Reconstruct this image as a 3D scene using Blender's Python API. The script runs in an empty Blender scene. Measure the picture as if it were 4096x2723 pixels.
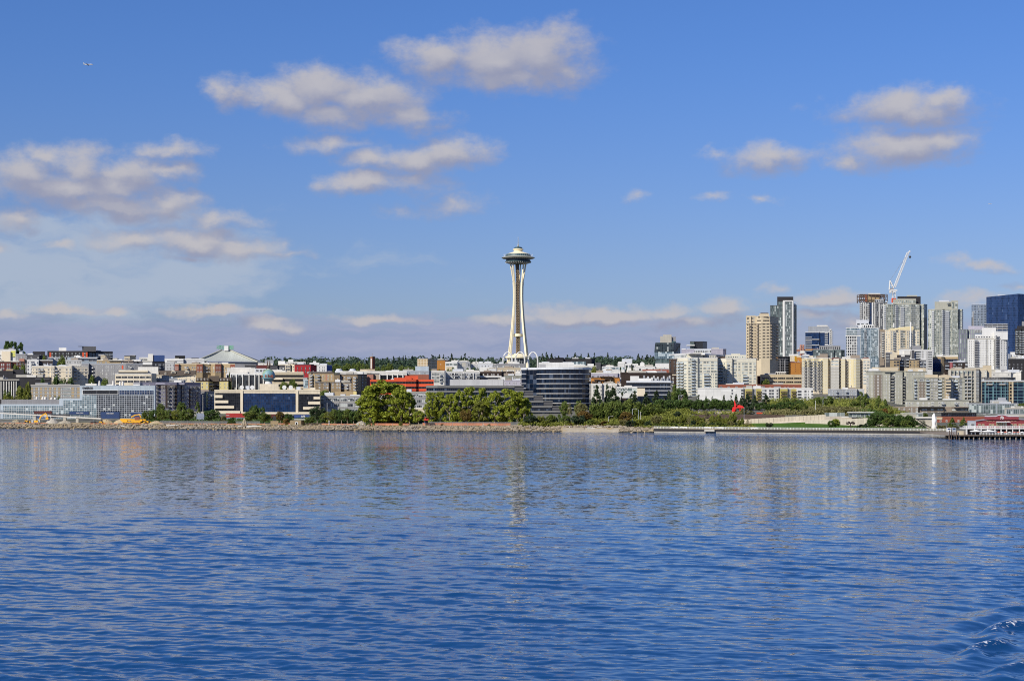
import bpy,math,random
import numpy as np
from mathutils import Vector,Matrix
S=bpy.context.scene
COL=S.collection
# ------------------------------------------------------------------ camera
F,CAMH,YH=6600.0,20.0,1591.0            # focal length and horizon in photo pixels, eye height in metres
cam_d=bpy.data.cameras.new('camera');cam=bpy.data.objects.new('camera',cam_d);COL.objects.link(cam)
cam_d.sensor_width=36.0;cam_d.lens=36.0*F/4096.0
cam_d.shift_y=(YH-1361.5)/4096.0
cam_d.clip_start=1.0;cam_d.clip_end=40000.0
cam.location=(0,0,CAMH);cam.rotation_euler=(math.radians(90),0,0)
S.camera=cam
S.view_settings.view_transform='Standard';S.view_settings.look='None'
S.view_settings.exposure=0.2;S.view_settings.gamma=1.0;S.view_settings.use_curve_mapping=False
S.cycles.max_bounces=6;S.cycles.diffuse_bounces=2;S.cycles.glossy_bounces=3
S.cycles.transmission_bounces=2;S.cycles.caustics_reflective=False;S.cycles.caustics_refractive=False
S.cycles.sample_clamp_indirect=4.0
S.cycles.use_adaptive_sampling=True;S.cycles.adaptive_threshold=0.012;S.cycles.adaptive_min_samples=16
S.cycles.use_denoising=False;S.cycles.pixel_filter_type='BLACKMAN_HARRIS';S.cycles.filter_width=1.1
# ------------------------------------------------------------------ sun and sky
SUN_AZ,SUN_EL=math.radians(43),math.radians(35)     # sun behind the viewer's left shoulder
sl=bpy.data.lights.new('sun','SUN');sun=bpy.data.objects.new('sun',sl);COL.objects.link(sun)
sl.energy=5.0;sl.angle=math.radians(0.5);sl.color=(1.0,0.93,0.80)
to_sun=Vector((-math.sin(SUN_AZ)*math.cos(SUN_EL),-math.cos(SUN_AZ)*math.cos(SUN_EL),math.sin(SUN_EL)))
sun.rotation_euler=to_sun.to_track_quat('Z','Y').to_euler();sun.location=(-300,-200,400)
SKY_STRENGTH=0.1

def nd(nt,typ,**kw):
    n=nt.nodes.new(typ)
    for k,v in kw.items():
        if k in('operation','blend_type','data_type','sky_type','sun_disc','sun_elevation','sun_rotation','air_density','dust_density','ozone_density','altitude','offset','use_clamp','feature','noise_dimensions','clamp','squash','interpolation_type','node_tree','invert','normalize'):
            setattr(n,k,v)
    return n
def lk(nt,a,b):nt.links.new(a,b)
def math_n(nt,op,a,b=None,c=None,clamp=False):
    n=nt.nodes.new('ShaderNodeMath');n.operation=op;n.use_clamp=clamp
    for i,v in enumerate((a,b,c)):
        if v is None:continue
        if isinstance(v,(int,float)):n.inputs[i].default_value=v
        else:nt.links.new(v,n.inputs[i])
    return n.outputs[0]
def mixc(nt,f,a,b,blend='MIX'):
    n=nt.nodes.new('ShaderNodeMix');n.data_type='RGBA';n.blend_type=blend
    for i,v in((0,f),(6,a),(7,b)):
        if isinstance(v,(int,float)):n.inputs[i].default_value=v
        elif isinstance(v,tuple):n.inputs[i].default_value=(*v,1.0)[:4]
        else:nt.links.new(v,n.inputs[i])
    return n.outputs[2]
def noise_n(nt,vec,scale,detail=3.0,rough=0.5,dim='3D'):
    n=nt.nodes.new('ShaderNodeTexNoise');n.noise_dimensions=dim
    n.inputs['Scale'].default_value=scale;n.inputs['Detail'].default_value=detail;n.inputs['Roughness'].default_value=rough
    if vec is not None:nt.links.new(vec,n.inputs['Vector'])
    return n
def sstep(nt,v,a,b,lo=0.0,hi=1.0):
    n=nt.nodes.new('ShaderNodeMapRange');n.interpolation_type='SMOOTHSTEP'
    nt.links.new(v,n.inputs[0])
    for i,x in((1,a),(2,b),(3,lo),(4,hi)):n.inputs[i].default_value=x
    return n.outputs[0]

def dirn(px,py):                              # photo pixel -> azimuth, elevation of that direction
    u,v=(px-2048)/F,(YH-py)/F
    return math.atan2(u,1.0),math.atan2(v,math.hypot(u,1.0))
K=4096/2359.0
# cumulus: (x, y, half width, half height, weight) as seen in the photo at 2359 px width
CLOUDS=[
 (1010,132,105,46,1.0),(1140,138,150,60,1.0),(1250,132,105,68,1.0),(1320,160,55,36,.7),(1175,178,190,26,.9),
 (735,205,105,52,1.0),(850,228,130,48,1.0),(640,225,90,42,.9),(535,212,44,34,.8),(760,262,105,30,.8),(930,268,85,32,.85),(580,238,70,18,.55),
 (1045,355,88,38,1.0),(960,372,100,34,.9),(860,372,80,28,.8),(830,425,92,26,.95),(765,330,92,20,.6),(940,425,100,26,.5),(1040,468,74,22,.55),(905,482,36,12,.4),
 (75,400,85,46,.95),(120,360,60,22,.7),(230,430,150,36,.9),(190,392,72,50,.95),(300,405,95,40,.9),(400,398,60,24,.8),(150,432,160,36,.95),(250,468,150,32,.95),(380,472,80,34,.9),(28,500,50,32,.75),
 (402,350,70,20,.7),(505,510,92,20,.75),(310,550,85,22,.85),(430,555,120,32,.9),(540,572,105,24,.8),(420,590,60,10,.6),(650,588,50,11,.55),(145,568,34,9,.55),(8,582,20,9,.5),
 (2090,250,150,40,.95),(2180,232,80,28,.85),(2080,340,130,44,.95),(2160,325,76,36,.9),(1960,368,50,18,.6),
 (1765,362,100,30,.85),(1650,358,22,14,.5),(1660,450,38,12,.55),(1470,453,28,11,.45),(1775,458,24,10,.45),(2265,612,62,15,.75),(1790,668,28,9,.4),(2340,658,40,9,.5),
 (1290,726,95,24,1.0),(1420,728,100,20,1.0),(1540,720,70,20,.9),(1180,735,80,15,.8),(1675,708,62,24,1.0),(1590,742,90,18,.8),
 (1905,690,85,20,.95),(1880,728,55,18,.8),(625,752,68,17,.95),(860,734,102,13,.85),(640,787,44,8,.6),(490,717,110,11,.8),(150,712,62,14,1.0),(25,722,36,12,1.0),(255,718,36,11,.8),
 (2230,690,90,14,.55),(1960,745,60,22,.7),
]
def build_world():
    g=bpy.data.node_groups.new('cloud_field','ShaderNodeTree')
    g.interface.new_socket('Vector',in_out='INPUT',socket_type='NodeSocketVector')
    g.interface.new_socket('Field',in_out='OUTPUT',socket_type='NodeSocketFloat')
    gi=g.nodes.new('NodeGroupInput');go=g.nodes.new('NodeGroupOutput')
    acc=None
    for(x,y,w,h,a)in CLOUDS:
        az,el=dirn(x*K,y*K)
        iw,ih=F/(w*K*1.34),F/(h*K*1.36)
        m=g.nodes.new('ShaderNodeVectorMath');m.operation='MULTIPLY_ADD'
        m.inputs[1].default_value=(iw,ih,0);m.inputs[2].default_value=(-az*iw,-el*ih,0)
        g.links.new(gi.outputs[0],m.inputs[0])
        l=g.nodes.new('ShaderNodeVectorMath');l.operation='LENGTH';g.links.new(m.outputs[0],l.inputs[0])
        s=math_n(g,'MULTIPLY_ADD',l.outputs['Value'],-a,a)
        if acc is None:acc=s
        else:acc=math_n(g,'SMOOTH_MAX',acc,s,0.12)
    g.links.new(acc,go.inputs[0])
    w=bpy.data.worlds.new('World');S.world=w;w.use_nodes=True
    nt=w.node_tree;nt.nodes.clear()
    out=nt.nodes.new('ShaderNodeOutputWorld');bg=nt.nodes.new('ShaderNodeBackground')
    nt.links.new(bg.outputs[0],out.inputs[0])
    sky=nd(nt,'ShaderNodeTexSky',sky_type='NISHITA',sun_disc=False,sun_elevation=SUN_EL,
             sun_rotation=math.radians(180)+SUN_AZ,air_density=1.0,dust_density=0.6,ozone_density=2.2,altitude=0.0)
    tc=nt.nodes.new('ShaderNodeTexCoord')
    sep=nt.nodes.new('ShaderNodeSeparateXYZ');nt.links.new(tc.outputs['Generated'],sep.inputs[0])
    az=math_n(nt,'ARCTAN2',sep.outputs[0],sep.outputs[1]);el=math_n(nt,'ARCSINE',sep.outputs[2])
    cmb=nt.nodes.new('ShaderNodeCombineXYZ');nt.links.new(az,cmb.inputs[0]);nt.links.new(el,cmb.inputs[1])
    P0=cmb.outputs[0]
    # domain warp so that every outline billows
    sc1=nt.nodes.new('ShaderNodeVectorMath');sc1.operation='MULTIPLY';sc1.inputs[1].default_value=(1,1.5,1);nt.links.new(P0,sc1.inputs[0])
    n1=noise_n(nt,sc1.outputs[0],26.0,5.0,0.58,'2D')
    n2=noise_n(nt,sc1.outputs[0],48.0,6.0,0.62,'2D')
    wv=nt.nodes.new('ShaderNodeVectorMath');wv.operation='MULTIPLY_ADD'
    wv.inputs[1].default_value=(0.034,0.016,0)
    sub=nt.nodes.new('ShaderNodeVectorMath');sub.operation='SUBTRACT';sub.inputs[1].default_value=(0.5,0.5,0.5)
    nt.links.new(n1.outputs['Color'],sub.inputs[0]);nt.links.new(sub.outputs[0],wv.inputs[0]);nt.links.new(P0,wv.inputs[2])
    P1=wv.outputs[0]
    def field(vec):
        n=nt.nodes.new('ShaderNodeGroup');n.node_tree=g;nt.links.new(vec,n.inputs[0]);return n.outputs[0]
    f0=field(P1)
    off=nt.nodes.new('ShaderNodeVectorMath');off.operation='ADD';off.inputs[1].default_value=(-0.0035,0.0080,0);nt.links.new(P1,off.inputs[0])
    f1=field(off.outputs[0])
    det=math_n(nt,'MULTIPLY_ADD',n2.outputs[0],0.95,-0.475)
    d0=math_n(nt,'ADD',f0,det)
    dens=sstep(nt,d0,-0.12,0.74)
    # lit from above left: bright where the cloud thins out towards the sun
    dif=math_n(nt,'SUBTRACT',f0,f1)
    dif2=math_n(nt,'MULTIPLY_ADD',math_n(nt,'SUBTRACT',n2.outputs[0],0.5),0.34,dif)
    lit=sstep(nt,dif2,-0.34,0.66)
    shade=(0.315,0.335,0.46);bright=(0.545,0.53,0.56)
    ccol=mixc(nt,lit,shade,bright)
    # thin high veil low on the left, and the lavender layer along the horizon
    scv=nt.nodes.new('ShaderNodeVectorMath');scv.operation='MULTIPLY';scv.inputs[1].default_value=(1,3.0,1);nt.links.new(P1,scv.inputs[0])
    nv=noise_n(nt,scv.outputs[0],14.0,6.0,0.55,'2D')
    vm=nt.nodes.new('ShaderNodeVectorMath');vm.operation='MULTIPLY_ADD'
    a0,e0=dirn(130*K,622*K);vm.inputs[1].default_value=(1/0.165,1/0.042,0);vm.inputs[2].default_value=(-a0/0.165,-e0/0.042,0)
    nt.links.new(P1,vm.inputs[0]);vl=nt.nodes.new('ShaderNodeVectorMath');vl.operation='LENGTH';nt.links.new(vm.outputs[0],vl.inputs[0])
    veil=math_n(nt,'ADD',math_n(nt,'SUBTRACT',1.0,vl.outputs['Value']),math_n(nt,'MULTIPLY_ADD',nv.outputs[0],2.4,-1.2))
    veil=math_n(nt,'MULTIPLY',sstep(nt,veil,-0.15,0.75),0.80)
    sch=nt.nodes.new('ShaderNodeVectorMath');sch.operation='MULTIPLY';sch.inputs[1].default_value=(1,9.0,1);nt.links.new(P1,sch.inputs[0])
    nh=noise_n(nt,sch.outputs[0],13.0,5.0,0.6,'2D')
    eh=math_n(nt,'MULTIPLY_ADD',nh.outputs[0],0.030,math_n(nt,'MULTIPLY',el,-1.0))     # high near the horizon
    e_top=dirn(2048,735*K)[1];e_low=dirn(2048,765*K)[1]
    layer=sstep(nt,eh,-e_top+0.006,-e_low+0.018)
    azf=sstep(nt,az,0.06,0.16,0.86,0.62)
    layer=math_n(nt,'MULTIPLY',layer,azf)
    # behind the viewer and overhead: scattered white cumulus, seen only in reflections
    hz=mixc(nt,nh.outputs[0],(0.20,0.275,0.50),(0.47,0.475,0.60))
    skyc=mixc(nt,1.0,sky.outputs[0],(SKY_STRENGTH,SKY_STRENGTH,SKY_STRENGTH),'MULTIPLY')
    hs=nt.nodes.new('ShaderNodeHueSaturation');hs.inputs['Saturation'].default_value=1.0;hs.inputs['Value'].default_value=1.0
    nt.links.new(skyc,hs.inputs['Color'])
    tint=mixc(nt,sstep(nt,el,0.04,0.24),(0.56,0.65,1.0),(0.44,0.68,1.17))
    graded=mixc(nt,1.0,hs.outputs[0],tint,'MULTIPLY')
    c1=mixc(nt,veil,graded,(0.44,0.515,0.635))
    c2=mixc(nt,layer,c1,hz)
    c3=mixc(nt,math_n(nt,'MULTIPLY',dens,0.94),c2,ccol)
    nt.links.new(c3,bg.inputs[0]);bg.inputs[1].default_value=0.84
build_world()
# ------------------------------------------------------------------ picture <-> place
CR={'A':(0,1330,3.825),'B':(500,1330,3.825),'C':(1000,1330,3.825),'D':(1500,1330,3.825),
      'E':(2000,1330,3.825),'F':(2500,1330,3.825),'G':(2960,1380,3.825),'H':(3576,1380,3.825),
      'I':(2950,980,3.4836),'J':(3400,980,3.484),'K':(3700,1100,4.7525),'L':(3400,1400,4.02),'N':(1950,920,2.852),'X':(0,0,1.0)}
def PX(c,x):o=CR[c];return o[0]+x/o[2]
def PY(c,y):o=CR[c];return o[1]+y/o[2]
def xat(c,x,Y):return(PX(c,x)-2048)/F*Y
def zat(c,y,Y):return CAMH+(YH-PY(c,y))/F*Y
SH=[(-1500,1165),(0,1082),(1000,1033),(1500,1001),(2000,979),(2620,958),(3000,930),(3576,898),(4096,872),(6000,780)]
def shore(px):return float(np.interp(px,[p[0]for p in SH],[p[1]for p in SH]))
PL=([-8,0,12,60,110,200,320,480,700,1000,1700,2600,3100,4500],[-2.5,-0.3,2.4,3.3,5.2,7,13,22,32,39,44,78,100,106])
PR=([-8,0,1.5,35,52,78,95,130,200,340,600,1000,1700,2600,3100,4500],[-2.5,-1.5,2.2,2.8,3.6,7.6,9.6,11.2,13,17,27,40,46,70,98,102])
P3=([-8,0,1.5,35,70,110,200,270,330,480,700,1000,1700,2600,4500],[-2.5,-1.5,2.2,2.6,3.0,3.2,4.0,6.5,9,18,30,40,46,60,80])
def sm(x,a,b):t=min(1,max(0,(x-a)/(b-a)));return t*t*(3-2*t)
def tz(px,s):
    w=sm(px,2460,2720);w3=sm(px,3490,3640)
    return(float(np.interp(s,*PL))*(1-w)+float(np.interp(s,*PR))*w)*(1-w3)+float(np.interp(s,*P3))*w3
def tzY(x,Y):
    px=2048+x/Y*F
    return tz(px,Y-shore(px))
# ------------------------------------------------------------------ materials
MATS={}
def new_mat(key):
    m=bpy.data.materials.new(key);m.use_nodes=True
    nt=m.node_tree;p=nt.nodes['Principled BSDF']
    return m,nt,p
PAL=dict(cream=(.65,.57,.43),white=(.65,.645,.62),offwhite=(.62,.60,.55),ltgrey=(.45,.45,.45),grey=(.25,.25,.26),dkgrey=(.085,.085,.092),charcoal=(.035,.034,.038),
  black=(.014,.014,.016),brown=(.085,.058,.045),dkbrown=(.040,.028,.024),brick=(.27,.095,.06),redbrick=(.33,.10,.065),salmon=(.38,.19,.14),orange=(.48,.21,.05),red=(.36,.028,.035),redorange=(.56,.085,.035),
  tan=(.38,.29,.17),dktan=(.24,.18,.11),beige=(.52,.44,.31),sage=(.39,.385,.32),sagedk=(.25,.25,.21),slate=(.155,.155,.15),taupe=(.29,.24,.19),lav=(.42,.40,.46),bluegrey=(.23,.28,.36),ltblue=(.40,.46,.51),
  yellow=(.62,.53,.24),olive=(.42,.36,.10),concrete=(.40,.38,.33),sand=(.52,.43,.29),steel=(.33,.35,.38),silver=(.55,.57,.60),roofgrey=(.30,.30,.31),roofwhite=(.62,.62,.62),
  needle=(.80,.71,.49),grnblue=(.05,.09,.10),navy=(.03,.06,.17),purple=(.17,.165,.22),pink=(.50,.16,.16),mansard=(.10,.08,.065),blue=(.04,.08,.26),teal=(.16,.30,.33),contblue=(.03,.06,.16),contred=(.42,.035,.03),maroon=(.13,.035,.03),contgrey=(.28,.32,.42),
  machine=(.78,.40,.02),green=(.05,.32,.10),lime=(.55,.55,.10),umbwhite=(.85,.84,.82),mulch=(.075,.052,.042),fence=(.62,.17,.07),flesh=(.45,.28,.20),sculpt=(.72,.035,.03))
def M(k,rough=.75,spec=.3,panel=None,var=.10,metal=0.0):
    key=f'{k}_{rough}_{panel}_{metal}'
    if key in MATS:return MATS[key]
    m,nt,p=new_mat(key);c=PAL[k]if isinstance(k,str)else k
    uv=nt.nodes.new('ShaderNodeUVMap')
    n1=noise_n(nt,uv.outputs[0],.12,4.0,.6);n2=noise_n(nt,uv.outputs[0],1.3,3.0,.6)
    st=nt.nodes.new('ShaderNodeMapping');st.inputs['Scale'].default_value=(.9,.06,1);nt.links.new(uv.outputs[0],st.inputs[0])
    n3=noise_n(nt,st.outputs[0],1.0,3.0,.6)
    f=math_n(nt,'ADD',math_n(nt,'ADD',math_n(nt,'MULTIPLY',n1.outputs[0],.8),math_n(nt,'MULTIPLY',n2.outputs[0],.35)),math_n(nt,'MULTIPLY',n3.outputs[0],.85))
    v=sstep(nt,f,.6,1.4,1-var*1.3,1+var*.6)
    col=mixc(nt,1.0,c,(1,1,1),'MULTIPLY')
    vm=nt.nodes.new('ShaderNodeVectorMath');vm.operation='SCALE';vm.inputs[0].default_value=c;nt.links.new(v,vm.inputs['Scale'])
    col=vm.outputs[0]
    if panel:
        b=nt.nodes.new('ShaderNodeTexBrick');b.offset=panel[2]if len(panel)>2 else 0.0
        b.inputs['Scale'].default_value=1.0;b.inputs['Brick Width'].default_value=panel[0];b.inputs['Row Height'].default_value=panel[1]
        b.inputs['Mortar Size'].default_value=.05;b.inputs['Mortar Smooth'].default_value=0
        b.inputs['Color1'].default_value=(1,1,1,1);b.inputs['Color2'].default_value=(.88,.88,.88,1);b.inputs['Mortar'].default_value=(.62,.62,.62,1)
        nt.links.new(uv.outputs[0],b.inputs['Vector']);col=mixc(nt,1.0,col,b.outputs[0],'MULTIPLY')
    nt.links.new(col,p.inputs['Base Color']);p.inputs['Roughness'].default_value=rough
    p.inputs['Specular IOR Level'].default_value=spec;p.inputs['Metallic'].default_value=metal
    MATS[key]=m;return m
GL=dict(dark=((.010,.013,.018),(.05,.06,.07),(.42,.44,.42)),blue=((.005,.016,.048),(.010,.032,.095),(.05,.085,.17)),ink=((.003,.006,.014),(.007,.016,.036),(.06,.08,.12)),green=((.05,.075,.075),(.15,.19,.185),(.48,.53,.50)),
  pale=((.10,.125,.12),(.25,.285,.27),(.50,.53,.50)),black=((.005,.006,.008),(.012,.014,.018),(.05,.05,.055)),sky=((.07,.11,.135),(.15,.21,.24),(.48,.55,.57)))
def glass(kind,p_light=.25):
    """window glass: every pane has its own darkness, some with blinds drawn"""
    key=f'glass_{kind}_{p_light}'
    if key in MATS:return MATS[key]
    m,nt,p=new_mat(key);a,b,c=GL[kind]
    ge=nt.nodes.new('ShaderNodeNewGeometry');sn=nt.nodes.new('ShaderNodeVectorMath');sn.operation='SNAP';sn.inputs[1].default_value=(2.3,2.3,2.7)
    nt.links.new(ge.outputs['Position'],sn.inputs[0])
    wn=nt.nodes.new('ShaderNodeTexWhiteNoise');wn.noise_dimensions='3D';nt.links.new(sn.outputs[0],wn.inputs['Vector'])
    r=wn.outputs['Value']
    c1=mixc(nt,sstep(nt,r,0,1-p_light),a,b)
    c2=mixc(nt,sstep(nt,r,1-p_light,1-p_light*.55),c1,c)
    nt.links.new(c2,p.inputs['Base Color']);p.inputs['Roughness'].default_value=.06;p.inputs['Specular IOR Level'].default_value=.55
    MATS[key]=m;return m
def curtain(kind,pu,pv,frame,fw=.12,light=.15,rowband=None,mix=None):
    """glazing: panes of pu x pv metres in a slim metal grid (surface pattern of one part)"""
    key=f'curtain_{kind}_{pu}_{pv}_{frame}_{fw}_{light}'
    if key in MATS:return MATS[key]
    m,nt,p=new_mat(key);a,b,c=GL[kind];fc=PAL[frame]
    uv=nt.nodes.new('ShaderNodeUVMap')
    br=nt.nodes.new('ShaderNodeTexBrick');br.offset=0.0;br.squash=1.0
    br.inputs['Scale'].default_value=1.0;br.inputs['Brick Width'].default_value=pu;br.inputs['Row Height'].default_value=pv
    br.inputs['Mortar Size'].default_value=fw*.5;br.inputs['Mortar Smooth'].default_value=0;br.inputs['Bias'].default_value=0
    nt.links.new(uv.outputs[0],br.inputs['Vector'])
    sn=nt.nodes.new('ShaderNodeVectorMath');sn.operation='SNAP';sn.inputs[1].default_value=(pu,pv,1);nt.links.new(uv.outputs[0],sn.inputs[0])
    wn=nt.nodes.new('ShaderNodeTexWhiteNoise');wn.noise_dimensions='2D';nt.links.new(sn.outputs[0],wn.inputs['Vector'])
    big=noise_n(nt,uv.outputs[0],.09,2.0,.5)
    r=math_n(nt,'ADD',math_n(nt,'MULTIPLY',wn.outputs['Value'],.6),math_n(nt,'MULTIPLY',big.outputs[0],.4))
    c1=mixc(nt,sstep(nt,r,.15,.75),a,b)
    c2=mixc(nt,math_n(nt,'MULTIPLY',sstep(nt,wn.outputs['Value'],1-light,1-light+.02),.8),c1,c)
    col=mixc(nt,br.outputs['Fac'],c2,fc)
    nt.links.new(col,p.inputs['Base Color'])
    nt.links.new(math_n(nt,'MULTIPLY_ADD',br.outputs['Fac'],.4,.05),p.inputs['Roughness'])
    p.inputs['Specular IOR Level'].default_value=.4
    MATS[key]=m;return m
def leafmat(key,c1,c2,c3):
    k='leaf_'+key
    if k in MATS:return MATS[k]
    m,nt,p=new_mat(k)
    tc=nt.nodes.new('ShaderNodeTexCoord');oi=nt.nodes.new('ShaderNodeObjectInfo')
    n=noise_n(nt,tc.outputs['Object'],5.0,3.0,.6);n2=noise_n(nt,tc.outputs['Object'],34.0,1.0,.5)
    f=math_n(nt,'ADD',math_n(nt,'MULTIPLY',n.outputs[0],.6),math_n(nt,'MULTIPLY',n2.outputs[0],.4))
    col=mixc(nt,sstep(nt,f,.40,.62),c1,c2)
    col=mixc(nt,math_n(nt,'MULTIPLY',oi.outputs['Random'],.55),col,c3)
    nt.links.new(col,p.inputs['Base Color']);p.inputs['Roughness'].default_value=.6;p.inputs['Specular IOR Level'].default_value=.25
    tr=nt.nodes.new('ShaderNodeBsdfTranslucent');nt.links.new(col,tr.inputs[0])
    mx=nt.nodes.new('ShaderNodeMixShader');mx.inputs[0].default_value=.25
    nt.links.new(p.outputs[0],mx.inputs[1]);nt.links.new(tr.outputs[0],mx.inputs[2])
    nt.links.new(mx.outputs[0],nt.nodes['Material Output'].inputs[0])
    MATS[k]=m;return m
LEAF=dict(bright=((.17,.21,.022),(.37,.41,.055),(.28,.33,.035)),mid=((.08,.13,.028),(.20,.25,.06),(.17,.20,.04)),dark=((.046,.092,.025),(.12,.18,.045),(.09,.145,.032)),
  pine=((.028,.058,.028),(.066,.10,.044),(.06,.08,.033)),rust=((.17,.10,.03),(.26,.15,.04),(.14,.13,.03)),dry=((.17,.165,.06),(.29,.26,.11),(.20,.20,.07)),far=((.036,.066,.042),(.07,.105,.058),(.05,.08,.05)),
  lime=((.14,.165,.028),(.28,.29,.055),(.19,.21,.035)))
def leaf(k):return leafmat(k,*LEAF[k])
# ------------------------------------------------------------------ mesh builder
class MB:
    def __init__(self):self.v=[];self.f=[];self.mi=[]
    def quad(self,a,b,c,d,mi=0):
        n=len(self.v);self.v+=[a,b,c,d];self.f.append((n,n+1,n+2,n+3));self.mi.append(mi)
    def tri(self,a,b,c,mi=0):
        n=len(self.v);self.v+=[a,b,c];self.f.append((n,n+1,n+2));self.mi.append(mi)
    def poly(self,pts,mi=0):
        n=len(self.v);self.v+=list(pts);self.f.append(tuple(range(n,n+len(pts))));self.mi.append(mi)
    def box(self,x0,x1,y0,y1,z0,z1,mi=0,T=None):
        c=[(x0,y0,z0),(x1,y0,z0),(x1,y1,z0),(x0,y1,z0),(x0,y0,z1),(x1,y0,z1),(x1,y1,z1),(x0,y1,z1)]
        if T is not None:c=[tuple(T@Vector(p))for p in c]
        n=len(self.v);self.v+=c
        for q in((0,1,5,4),(1,2,6,5),(2,3,7,6),(3,0,4,7),(4,5,6,7),(3,2,1,0)):
            self.f.append(tuple(n+i for i in q));self.mi.append(mi)
    def prism(self,poly,z0,z1,mi=0,cap=None,bottom=False):
        """poly runs left to right along the front, then back: counter-clockwise seen from above"""
        n=len(self.v);k=len(poly)
        zt=z1 if isinstance(z1,(list,tuple))else[z1]*k
        self.v+=[(p[0],p[1],z0)for p in poly]+[(p[0],p[1],zt[i])for i,p in enumerate(poly)]
        for i in range(k):
            j=(i+1)%k;self.f.append((n+i,n+j,n+k+j,n+k+i));self.mi.append(mi)
        self.f.append(tuple(n+k+i for i in range(k)));self.mi.append(mi if cap is None else cap)
        if bottom:self.f.append(tuple(n+k-1-i for i in range(k)));self.mi.append(mi)
    def tube(self,pts,r,n=6,mi=0,cap=True):
        pts=[Vector(p)for p in pts];rs=r if isinstance(r,(list,tuple))else[r]*len(pts)
        base=len(self.v);up=Vector((0,0,1))
        for i,p in enumerate(pts):
            d=(pts[min(i+1,len(pts)-1)]-pts[max(i-1,0)]).normalized()
            a=d.cross(up)if abs(d.z)<.95 else d.cross(Vector((1,0,0)))
            a.normalize();b=d.cross(a).normalized()
            for k in range(n):
                t=2*math.pi*k/n;q=p+(a*math.cos(t)+b*math.sin(t))*rs[i];self.v.append(tuple(q))
        for i in range(len(pts)-1):
            for k in range(n):
                k2=(k+1)%n
                self.f.append((base+i*n+k,base+(i+1)*n+k,base+(i+1)*n+k2,base+i*n+k2));self.mi.append(mi)
        if cap:
            self.f.append(tuple(base+k for k in range(n)));self.mi.append(mi)
            e=base+(len(pts)-1)*n;self.f.append(tuple(e+n-1-k for k in range(n)));self.mi.append(mi)
    def beam(self,pts,w,d,side=None,mi=0):
        """rectangular bar through pts; w across side, d the other way"""
        pts=[Vector(p)for p in pts];base=len(self.v)
        for i,p in enumerate(pts):
            t=(pts[min(i+1,len(pts)-1)]-pts[max(i-1,0)]).normalized()
            a=Vector(side)if side is not None else(t.cross(Vector((0,0,1)))if abs(t.z)<.95 else Vector((1,0,0)))
            a=(a-t*a.dot(t)).normalized();b=t.cross(a)
            for s1,s2 in((-1,-1),(1,-1),(1,1),(-1,1)):self.v.append(tuple(p+a*(s1*w/2)+b*(s2*d/2)))
        for i in range(len(pts)-1):
            for k in range(4):
                k2=(k+1)%4
                self.f.append((base+i*4+k,base+i*4+k2,base+(i+1)*4+k2,base+(i+1)*4+k));self.mi.append(mi)
        self.f.append((base+3,base+2,base+1,base));self.mi.append(mi)
        e=base+(len(pts)-1)*4;self.f.append((e,e+1,e+2,e+3));self.mi.append(mi)
    def lathe(self,prof,n=32,c=(0,0,0),mi=0,a0=0,a1=2*math.pi,caps=True):
        base=len(self.v);full=abs(a1-a0-2*math.pi)<1e-6;m=n if full else n+1
        for(r,z)in prof:
            for k in range(m):
                t=a0+(a1-a0)*k/n;self.v.append((c[0]+r*math.cos(t),c[1]+r*math.sin(t),c[2]+z))
        for i in range(len(prof)-1):
            for k in range(n):
                k2=(k+1)%m
                self.f.append((base+i*m+k,base+i*m+k2,base+(i+1)*m+k2,base+(i+1)*m+k));self.mi.append(mi)
        if caps and full:
            if prof[-1][0]>.01:self.f.append(tuple(base+(len(prof)-1)*m+k for k in range(m)));self.mi.append(mi)
            if prof[0][0]>.01:self.f.append(tuple(base+m-1-k for k in range(m)));self.mi.append(mi)
    def build(self,name,mats,parent=None,loc=None,smooth=False,uv=True,recalc=False):
        o3=Vector(parent.location)if(parent is not None and loc is None)else Vector(loc or(0,0,0))
        me=bpy.data.meshes.new(name)
        V=np.array(self.v,dtype=np.float64).reshape(-1,3)
        me.from_pydata((V-np.array(o3)).tolist(),[],self.f)
        mats=mats if isinstance(mats,(list,tuple))else[mats]
        for m in mats:me.materials.append(m)
        if len(mats)>1:me.polygons.foreach_set('material_index',self.mi)
        if smooth:me.polygons.foreach_set('use_smooth',[True]*len(self.f))
        if uv:
            ul=me.uv_layers.new(name='UVMap');me.update()
            np_=len(self.f);nr=np.empty(np_*3);me.polygons.foreach_get('normal',nr);nr=nr.reshape(-1,3)
            lt=np.empty(np_,dtype=np.int32);me.polygons.foreach_get('loop_total',lt)
            li=np.empty(len(me.loops),dtype=np.int32);me.loops.foreach_get('vertex_index',li)
            N=np.repeat(nr,lt,axis=0);P=V[li]
            h=np.hypot(N[:,0],N[:,1]);top=np.abs(N[:,2])>.75;h[h<1e-6]=1
            u=np.where(top,P[:,0],(P[:,0]*-N[:,1]+P[:,1]*N[:,0])/h);v=np.where(top,P[:,1],P[:,2])
            ul.data.foreach_set('uv',np.stack([u,v],1).ravel())
        ob=bpy.data.objects.new(name,me);COL.objects.link(ob)
        if parent is not None:ob.parent=parent;ob.location=(0,0,0)if loc is None else Vector(loc)-Vector(parent.location)
        else:ob.location=o3
        if recalc:
            import bmesh
            bm=bmesh.new();bm.from_mesh(me);bmesh.ops.recalc_face_normals(bm,faces=bm.faces);bm.to_mesh(me);bm.free()
        return ob
def tag(o,label=None,cat=None,group=None,kind=None):
    if label:o['label']=label
    if cat:o['category']=cat
    if group:o['group']=group
    if kind:o['kind']=kind
    return o
def thing(name,label,cat,loc=(0,0,0),group=None):
    o=bpy.data.objects.new(name,None);COL.objects.link(o);o.location=loc;o.empty_display_size=1
    return tag(o,label,cat,group)
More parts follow.
